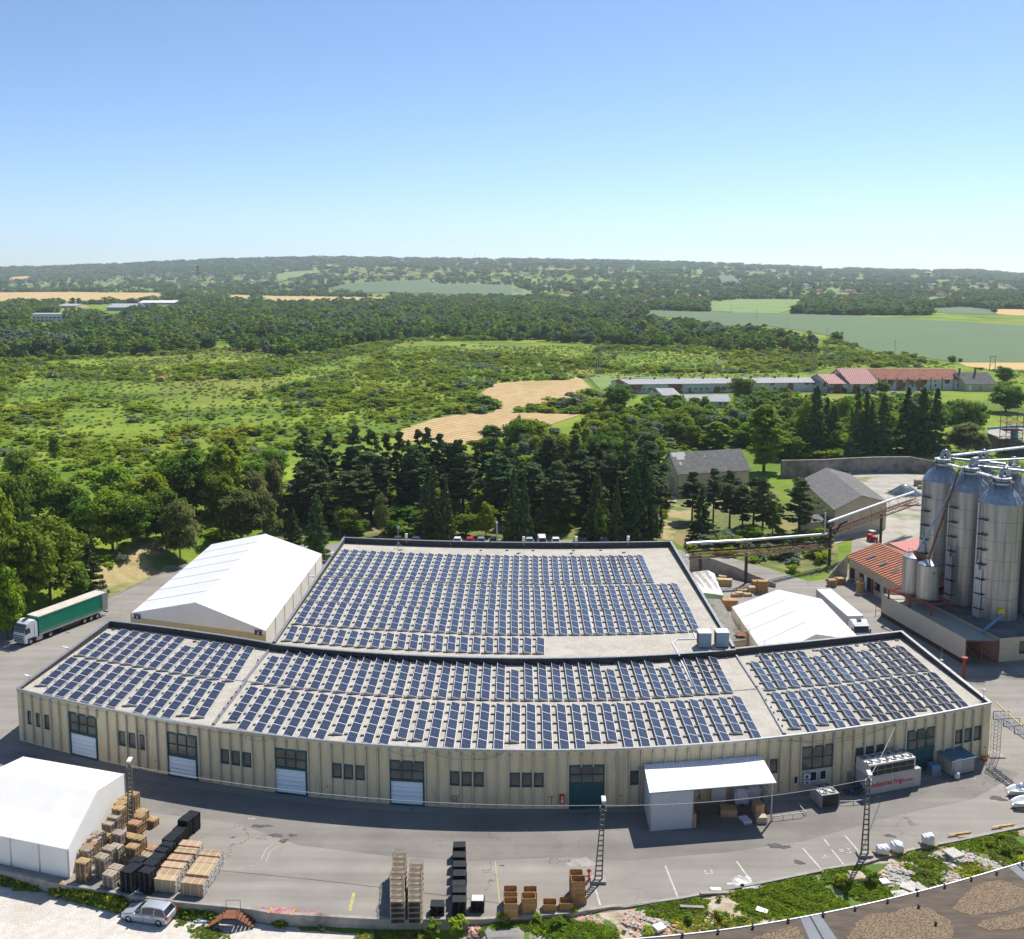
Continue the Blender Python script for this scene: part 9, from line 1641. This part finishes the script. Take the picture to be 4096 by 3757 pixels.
hp.sort(key=lambda t:c(*t)[0]); protos={}; hc={}; r=random.Random(9)
for (k,x,y) in hp:
    p=hit(*c(k,x,y+3)); ri=r.choice([0,0,0,1,1,2,2,3]); wi=r.choice([0,0,1]); key=(ri,wi); vz='valley village on the left' if c(k,x,y)[0]<1030 else 'middle hillside' if c(k,x,y)[0]<2500 else 'hillside on the right'; hc[(ri,vz)]=hc.get((ri,vz),0)+1
    lb='%s house, %s from left in the %s'%(HR[ri][0],ORD(hc[(ri,vz)]),vz); s=r.uniform(0.75,1.25)*min(1.5,0.85+p.y/9000); rz=r.uniform(-0.7,0.7)+(1.57 if r.random()<0.3 else 0)
    if key not in protos: e=house(ri,HR[ri][1],HW[wi]); protos[key]=e; e.location=(p.x,p.y,p.z+0.4); e.rotation_euler=(0,0,rz); e.scale=(s,s,s); tag(e,lb,'house','houses in the '+vz)
    else: copy_tree(protos[key],None,(p.x,p.y,p.z+0.4),rz,s,lb,'houses in the '+vz,'house')
# hide stand, earth scar
p=hit(*c('E2',1322,72)); e=empty('hunting_stand',p,0,'small dark wooden hunting stand in the bright meadow','stand'); mb=MB(); mb.box(-2.2,2.2,-1,1,1.2,3.4); mb.build('cabin',M['rust'],e); mb=MB(); [mb.bar((x,y,0),(x,y,1.2),0.15) for x in (-2,2) for y in (-0.9,0.9)]; mb.build('legs',M['dark_metal'],e); mb=MB(); mb.box(-2.5,2.5,-1.3,1.3,3.4,3.6); mb.build('roof',M['dark_metal'],e)
p=hit(*c('E1',1078,215)); M['clay']=mat('orange_clay',(0.42,0.22,0.09),0.95,col2=(0.32,0.18,0.08),scale=1); lump('earth_heap','small orange bare earth mound in the left meadow','earth mound',(p.x,p.y,-0.6),(5.5,3,3.2),'clay',3)
# ---- near rubble strip: weeds, stones, slabs ----
M['stone']=mat('rubble_stone',(0.36,0.34,0.30),0.9,col2=(0.50,0.48,0.44),scale=4,rnd=0.2); M['brickbit']=mat('brick_bits',(0.40,0.17,0.10),0.9,col2=(0.50,0.28,0.19),scale=4,rnd=0.2)
def rock(seed,m):
    bm=bmesh.new(); bmesh.ops.create_icosphere(bm,subdivisions=1,radius=0.5); r=random.Random(seed)
    for v in bm.verts: v.co*=r.uniform(0.65,1.2); v.co.z*=0.6
    me=bpy.data.meshes.new('stone'); bm.to_mesh(me); bm.free(); me.materials.append(m); return me
C_RK=coll('stone_kinds',[('a_stone',rock(1,M['stone'])),('b_stone',rock(2,M['stone'])),('c_stone',rock(3,M['stone'])),('d_brick',rock(4,M['brickbit']))])
def inzone(k,pts,n,dz,seed):
    rg=np.random.default_rng(seed); pl=cs(k,pts); xs_=[p[0] for p in pl]; ys_=[p[1] for p in pl]; out=[]
    while len(out)<n:
        x=rg.uniform(min(xs_),max(xs_)); y=rg.uniform(min(ys_),max(ys_))
        if inpoly([x],[y],pl)[0]:
            p=P(x,y,dz); z=front_z(p.x,p.y); p=P(x,y,z); out.append((p.x,p.y,z))
    return np.array(out),rg
RK=[]
for k,pts,n,s,br_,sd in (('B3',[(980,1430),(1150,1420),(1230,1500),(1150,1530),(980,1520)],420,(0.08,0.25),0.5,1),('B3',[(150,1510),(230,1490),(260,1626),(150,1626)],200,(0.08,0.28),0.6,2),('B4',[(0,1560),(180,1540),(300,1600),(420,1660),(700,1640),(800,1560),(780,1700),(500,1790),(100,1800),(0,1700)],900,(0.06,0.40),0.25,3),('B5',[(770,1210),(900,1170),(1010,1210),(990,1300),(900,1380),(740,1400),(640,1340)],700,(0.1,0.5),0.12,4),('B5',[(1110,1130),(1250,1070),(1420,1060),(1520,1100),(1520,1170),(1300,1200),(1200,1180)],500,(0.1,0.5),0.1,5),('B5',[(1140,1280),(1320,1200),(1460,1260),(1440,1330),(1250,1370)],260,(0.12,0.5),0.1,6),('B2',[(1480,1500),(1640,1490),(1640,1580),(1500,1580)],260,(0.08,0.25),0.7,7),('B3',[(1480,1390),(1700,1350),(1760,1500),(1560,1560),(1300,1560)],330,(0.08,0.35),0.3,8),('B5',[(1500,1160),(1780,1150),(1700,1260),(1560,1250)],300,(0.1,0.4),0.0,9),('B1',[(1400,1430),(2000,1480),(2000,1560),(1500,1580)],0,(0.1,0.2),0,10)):
    if n==0: continue
    a,rg=inzone(k,pts,n,-0.6,sd); s=rg.uniform(*s,size=n)*rg.uniform(0.6,1.3,n); RK.append((a,np.stack([s*rg.uniform(0.8,1.5,n),s,s*rg.uniform(0.6,1.1,n)],1),rg.uniform(0,6.28,n),np.where(rg.uniform(0,1,n)<br_,3,rg.integers(0,3,n))))
scatter('rubble',np.concatenate([a[0] for a in RK]),np.concatenate([a[1] for a in RK]),np.concatenate([a[2] for a in RK]),np.concatenate([a[3] for a in RK]),C_RK,'broken concrete and brick rubble strewn along the yard edge','rubble')
def tuft(seed,m,n=60):
    rg=np.random.default_rng(seed); a=rg.uniform(0,6.28,n); r_=rg.uniform(0,0.5,n)**0.8; C_=np.stack([np.cos(a)*r_,np.sin(a)*r_,rg.uniform(0.08,0.8,n)*(1-r_)],1); N_=rdir(rg,n)+np.array([0,0,0.8]); N_/=np.linalg.norm(N_,axis=1)[:,None]; s=rg.uniform(0.06,0.13,n); return quads_mesh('tuft',C_,N_,rdir(rg,n),s*1.4,s,M[m])
C_TF=coll('tuft_kinds',[('a_tuft',tuft(1,'leaf_bright')),('b_tuft',tuft(2,'leaf_mid')),('c_tuft',tuft(3,'leaf_yellow')),('d_tuft',tuft(4,'leaf_olive'))])
TF=[]
GZ=[('B4',[(960,1370),(1230,1310),(1640,1230),(1700,1300),(1790,1340),(1740,1410),(1850,1440),(1990,1500),(2010,1540),(1620,1590),(1350,1640),(1120,1600),(1000,1500)],4200,0.20,[0,0,0,1]),('B4',[(180,1500),(330,1450),(470,1470),(480,1600),(260,1600)],900,0.24,[0,1]),('B4',[(480,1620),(800,1600),(1150,1640),(1000,1700),(700,1740),(420,1740)],600,0.22,[3,1,2]),('B3',[(900,1580),(1000,1500),(1250,1540),(1330,1590),(1200,1626),(900,1626)],1300,0.24,[0,1]),('B3',[(300,1480),(450,1440),(600,1500),(500,1540),(330,1530)],500,0.3,[0,1]),('B3',[(640,1480),(730,1440),(770,1500),(700,1540)],300,0.3,[0,1]),('B3',[(800,1500),(900,1460),(950,1530),(860,1570)],300,0.3,[0,1]),('B5',[(0,1310),(150,1330),(230,1450),(330,1550),(420,1580),(200,1620),(0,1650)],1300,0.24,[0,1]),('B5',[(200,1260),(560,1200),(650,1300),(620,1340),(740,1420),(860,1470),(740,1520),(560,1490),(440,1420),(300,1330)],1900,0.26,[0,1,1]),('B5',[(900,1160),(1120,1130),(1290,1220),(1180,1280),(1100,1400),(1000,1340),(980,1220)],1300,0.28,[1,3,0]),('B5',[(1270,1060),(1500,970),(1850,920),(1780,1000),(1540,1080),(1400,1060)],1100,0.24,[0,1]),('B5',[(1700,1040),(1860,1000),(1860,1180),(1700,1160)],500,0.3,[1,3,0]),('B5',[(1420,1210),(1640,1240),(1500,1300),(1400,1330)],500,0.26,[2,0,3]),('B3',[(1620,1340),(1850,1290),(2015,1300),(2015,1400),(1850,1430),(1650,1430)],900,0.24,[0,1,3]),('B2',[(1080,1600),(1180,1560),(1500,1510),(1620,1626),(1080,1626)],500,0.24,[3,0,2]),('B5',[(1850,1150),(1941,1130),(1941,1180),(1850,1200)],200,0.25,[0,2])]
for i,(k,pts,n,s0,ch) in enumerate(GZ):
    a,rg=inzone(k,pts,n,-0.5,50+i); s=rg.uniform(0.6,1.6,n)*s0; a=a+np.stack([rg.normal(0,0.38,n),rg.normal(0,0.30,n),0*s],1); ok_=(a[:,1]<np.interp(a[:,0],WX,WY)-0.25)&(snoise(a[:,0],a[:,1],1.1,i)+rg.normal(0,.35,n)>-0.3); a=a[ok_]; s=s[ok_]; n=len(a); a[:,2]=[front_z(q[0],q[1]) for q in a]; TF.append((a,np.stack([s*1.7,s*1.7,s*0.75],1),rg.uniform(0,6.28,n),rg.choice(ch,n)))
# weeds at the foot of the wall by the gravel
for (k,x0,y0,x1,y1,n,hh) in (('B1',0,1150,320,1195,420,0.35),('B1',440,1225,1000,1365,1400,0.5),('B1',1000,1330,1450,1400,600,0.4),('B1',1400,1400,1750,1455,260,0.35),('B2',400,1490,490,1500,60,0.35),('B2',720,1490,780,1510,30,0.3)):
    rg=np.random.default_rng(int(x0+y0)); t=rg.uniform(0,1,n); jj=np.abs(rg.normal(0,14,n)); pp=[G(k,x0+(x1-x0)*a,y0+(y1-y0)*a+b_,-1.02) for a,b_ in zip(t,jj)]; s=rg.uniform(0.5,1.5,n)*hh; TF.append((np.array([(q.x,q.y,-1.03) for q in pp]),np.stack([s*1.5,s*1.5,s*1.6],1),rg.uniform(0,6.28,n),rg.choice([0,1,1,2,3],n)))
for (k,x0,y0,rx,ry,n) in (('B1',1650,1560,110,40,60),('B1',1700,1600,120,30,50),('B1',1460,1500,40,25,20)):
    rg=np.random.default_rng(x0); pp=[G(k,x0+a*rx,y0+b_*ry,-1.02) for a,b_ in rg.normal(0,0.6,(n,2))]; s=rg.uniform(0.08,0.25,n); TF.append((np.array([(q.x,q.y,-1.03) for q in pp]),np.stack([s*2,s*2,s],1),rg.uniform(0,6.28,n),rg.choice([0,1,3],n)))
scatter('grass',np.concatenate([a[0] for a in TF]),np.concatenate([a[1] for a in TF]),np.concatenate([a[2] for a in TF]),np.concatenate([a[3] for a in TF]),C_TF,'rough green grass and weeds along the yard edge','grass')
BU=[('B3',60,1560,170,'biggest leafy bush at the bottom, below the black column'),('B2',1680,1590,150,'leafy bush at the bottom beside the biggest bush'),('B3',430,1500,120,'leafy bush below the left wooden crates'),('B3',840,1420,60,'small bush poking over the wall before the low crate'),('B3',1000,1420,90,'small bush at the wall before the lidded crate'),('B3',700,1480,90,'low bush between the crate stacks and the rubble'),('B3',870,1530,110,'low bush beside the brick rubble'),('B5',1110+680,1110,120,'grey green bush on the sandy slope'),('B5',1640,1040,70,'small bush on the slope near the planks'),('B5',1750,975,60,'tiny bush near the right planks'),('B4',1940,1330,130,'dark bush right of the grass patch'),('B5',640,1380,150,'dark low bush under the lamp post shadow'),('B5',370,1370,130,'dark low bush left of the shadow'),('B4',840,1460,70,'small bush beside the broken beam'),('B4',840,1620,90,'scraggly bush among the dry weeds'),('B4',560,1650,110,'grey green bush over the rubble'),('B4',200,1780,120,'bush at the brown roof edge, leftmost'),('B3',260,1590,70,'small bush between brick bits and gravel heap')]
for i,(k,x,y,w_,lb) in enumerate(BU):
    p=G(k,x,y,-0.5); z=front_z(p.x,p.y); p=G(k,x,y,z); s=w_*CR[k][2]*92/F; o=bpy.data.objects.new('bush',SHR[['scrub_bright','scrub_green','scrub_green','scrub_dark'][i%4]]); COL.objects.link(o); o.location=(p.x,p.y,z-0.1); o.scale=(s,s,s*0.85); o.rotation_euler=(0,0,i); tag(o,lb,'bush','bushes along the yard edge')
for i,(k,x,y,l,w_,rz,t_,lb,m) in enumerate((('B5',955,1360,3.4,1.3,1.05,0.1,'large pale broken concrete slab tilted on the rubble','stone'),('B5',1060,1380,2.4,1.0,1.2,0.06,'second pale slab lying beside the largest slab','stone'),('B5',900,1460,2.4,0.8,0.3,0.05,'flat pale board at the brown roof edge','stone'),('B5',1330,1160,1.6,1.3,0.5,0.2,'tan broken block on the grey rubble heap','stone'),('B4',830,1440,3.4,0.35,0.18,0.1,'long broken concrete beam near the kerb','concrete'),('B4',600,1560,2.2,0.3,0.05,0.1,'thin grey beam in the weeds','concrete'),('B4',1225,1575,1.0,0.6,-0.5,0.05,'white triangular sheet on the grass','white'),('B5',735,1385,0.9,0.7,0.3,0.2,'white sheet scrap beside the rubble heap','white'),('B4',305,1735,1.0,0.8,0.6,0.25,'white plaster lump at the rubble','white'),('B5',720,1300,2.3,0.25,0.7,0.08,'pale plank leaning on the rubble heap','wood'),('B2',830,1555,1.7,0.5,-0.45,0.03,'pale board lying on the gravel','timber'),('B1',500,1165,0.6,0.35,-0.2,0.05,'small pale board on the wall top','wood'),('B4',810,1412,1.0,0.4,0.1,0.12,'white slatted box by the kerb','white'))):
    onwall=k=='B1'; p=G(k,x,y,0.1 if onwall else (-1.0 if k=='B2' else -0.5)); z=0.1 if onwall else (-1.0 if k=='B2' else front_z(p.x,p.y)+0.1); mb=MB(); mb.cbox(0,0,t_/2,l,w_,max(t_,0.06),0,0,0.08,0.1); o=mb.build('slab' if m in('stone','concrete') else 'board',M[m],bevel=0.02); o.location=(p.x,p.y,z); o.rotation_euler=(0,0,rz); tag(o,lb,'debris')
M['greygravel']=mat('grey_gravel',(0.22,0.215,0.20),0.95,col2=(0.32,0.31,0.29),scale=8,detail=9,bump=1,bscale=14); p=G('B3',430,1590,-0.6); lump('gravel_heap','low heap of grey gravel at the very bottom','gravel heap',(p.x,p.y,-1.1),(4.6,2.2,0.8),'greygravel',8)
p=G('B5',500,1360,-0.6); lump('sand_heap','small tan sand heap under the lamp post shadow','sand heap',(p.x,p.y,-0.9),(2.0,1.5,1.2),'dirt',9)
p=G('B1',1655,1470,-1.02); lump('plastic_sheet','crumpled clear plastic sheet on the gravel beside the steps','plastic sheet',(p.x,p.y,-1.02),(1.9,0.9,0.18),'bag',12)
p=G('B1',1150,1235,0.0); lump('plastic_sheet','crumpled grey plastic sheet on the asphalt beside the black pallets','plastic sheet',(p.x,p.y,0.0),(1.6,0.8,0.14),'bag',13)
# splash of white spilled powder by the kerb
p=G('B4',1060,1300); M['powder']=mat('spilled_powder',(0.75,0.75,0.74),0.8,col2=(0.27,0.26,0.235),scale=1.3,detail=9,ramp=(0.36,0.60)); blob('white_spill',p.x,p.y,1.3,0.9,M['powder'],0.0125,5,0.2)
p=G('B4',1050,1335); lump('crow','small dark bird-sized scrap on the white spill','scrap',(p.x,p.y,0.01),(0.4,0.2,0.25),'navy',3)
# ======================= HAZE =======================
hz_=MB(); hz_.box(-7800,7800,-60,8600,-30,330); o=hz_.build('haze',[]) if False else None
me=hz_.mesh('haze',[]) ; o=bpy.data.objects.new('haze',me); COL.objects.link(o); o['kind']='stuff'; tag(o,'thin summer haze in the air over the valley','haze')
m=bpy.data.materials.new('haze_air'); m.use_nodes=True; t=m.node_tree; t.nodes.remove(t.nodes['Principled BSDF']); pv_=t.nodes.new('ShaderNodeVolumePrincipled'); pv_.inputs['Color'].default_value=(0.80,0.91,1.0,1); pv_.inputs['Density'].default_value=0.00007; pv_.inputs['Anisotropy'].default_value=0.2; t.links.new(pv_.outputs[0],t.nodes['Material Output'].inputs['Volume']); me.materials.append(m)
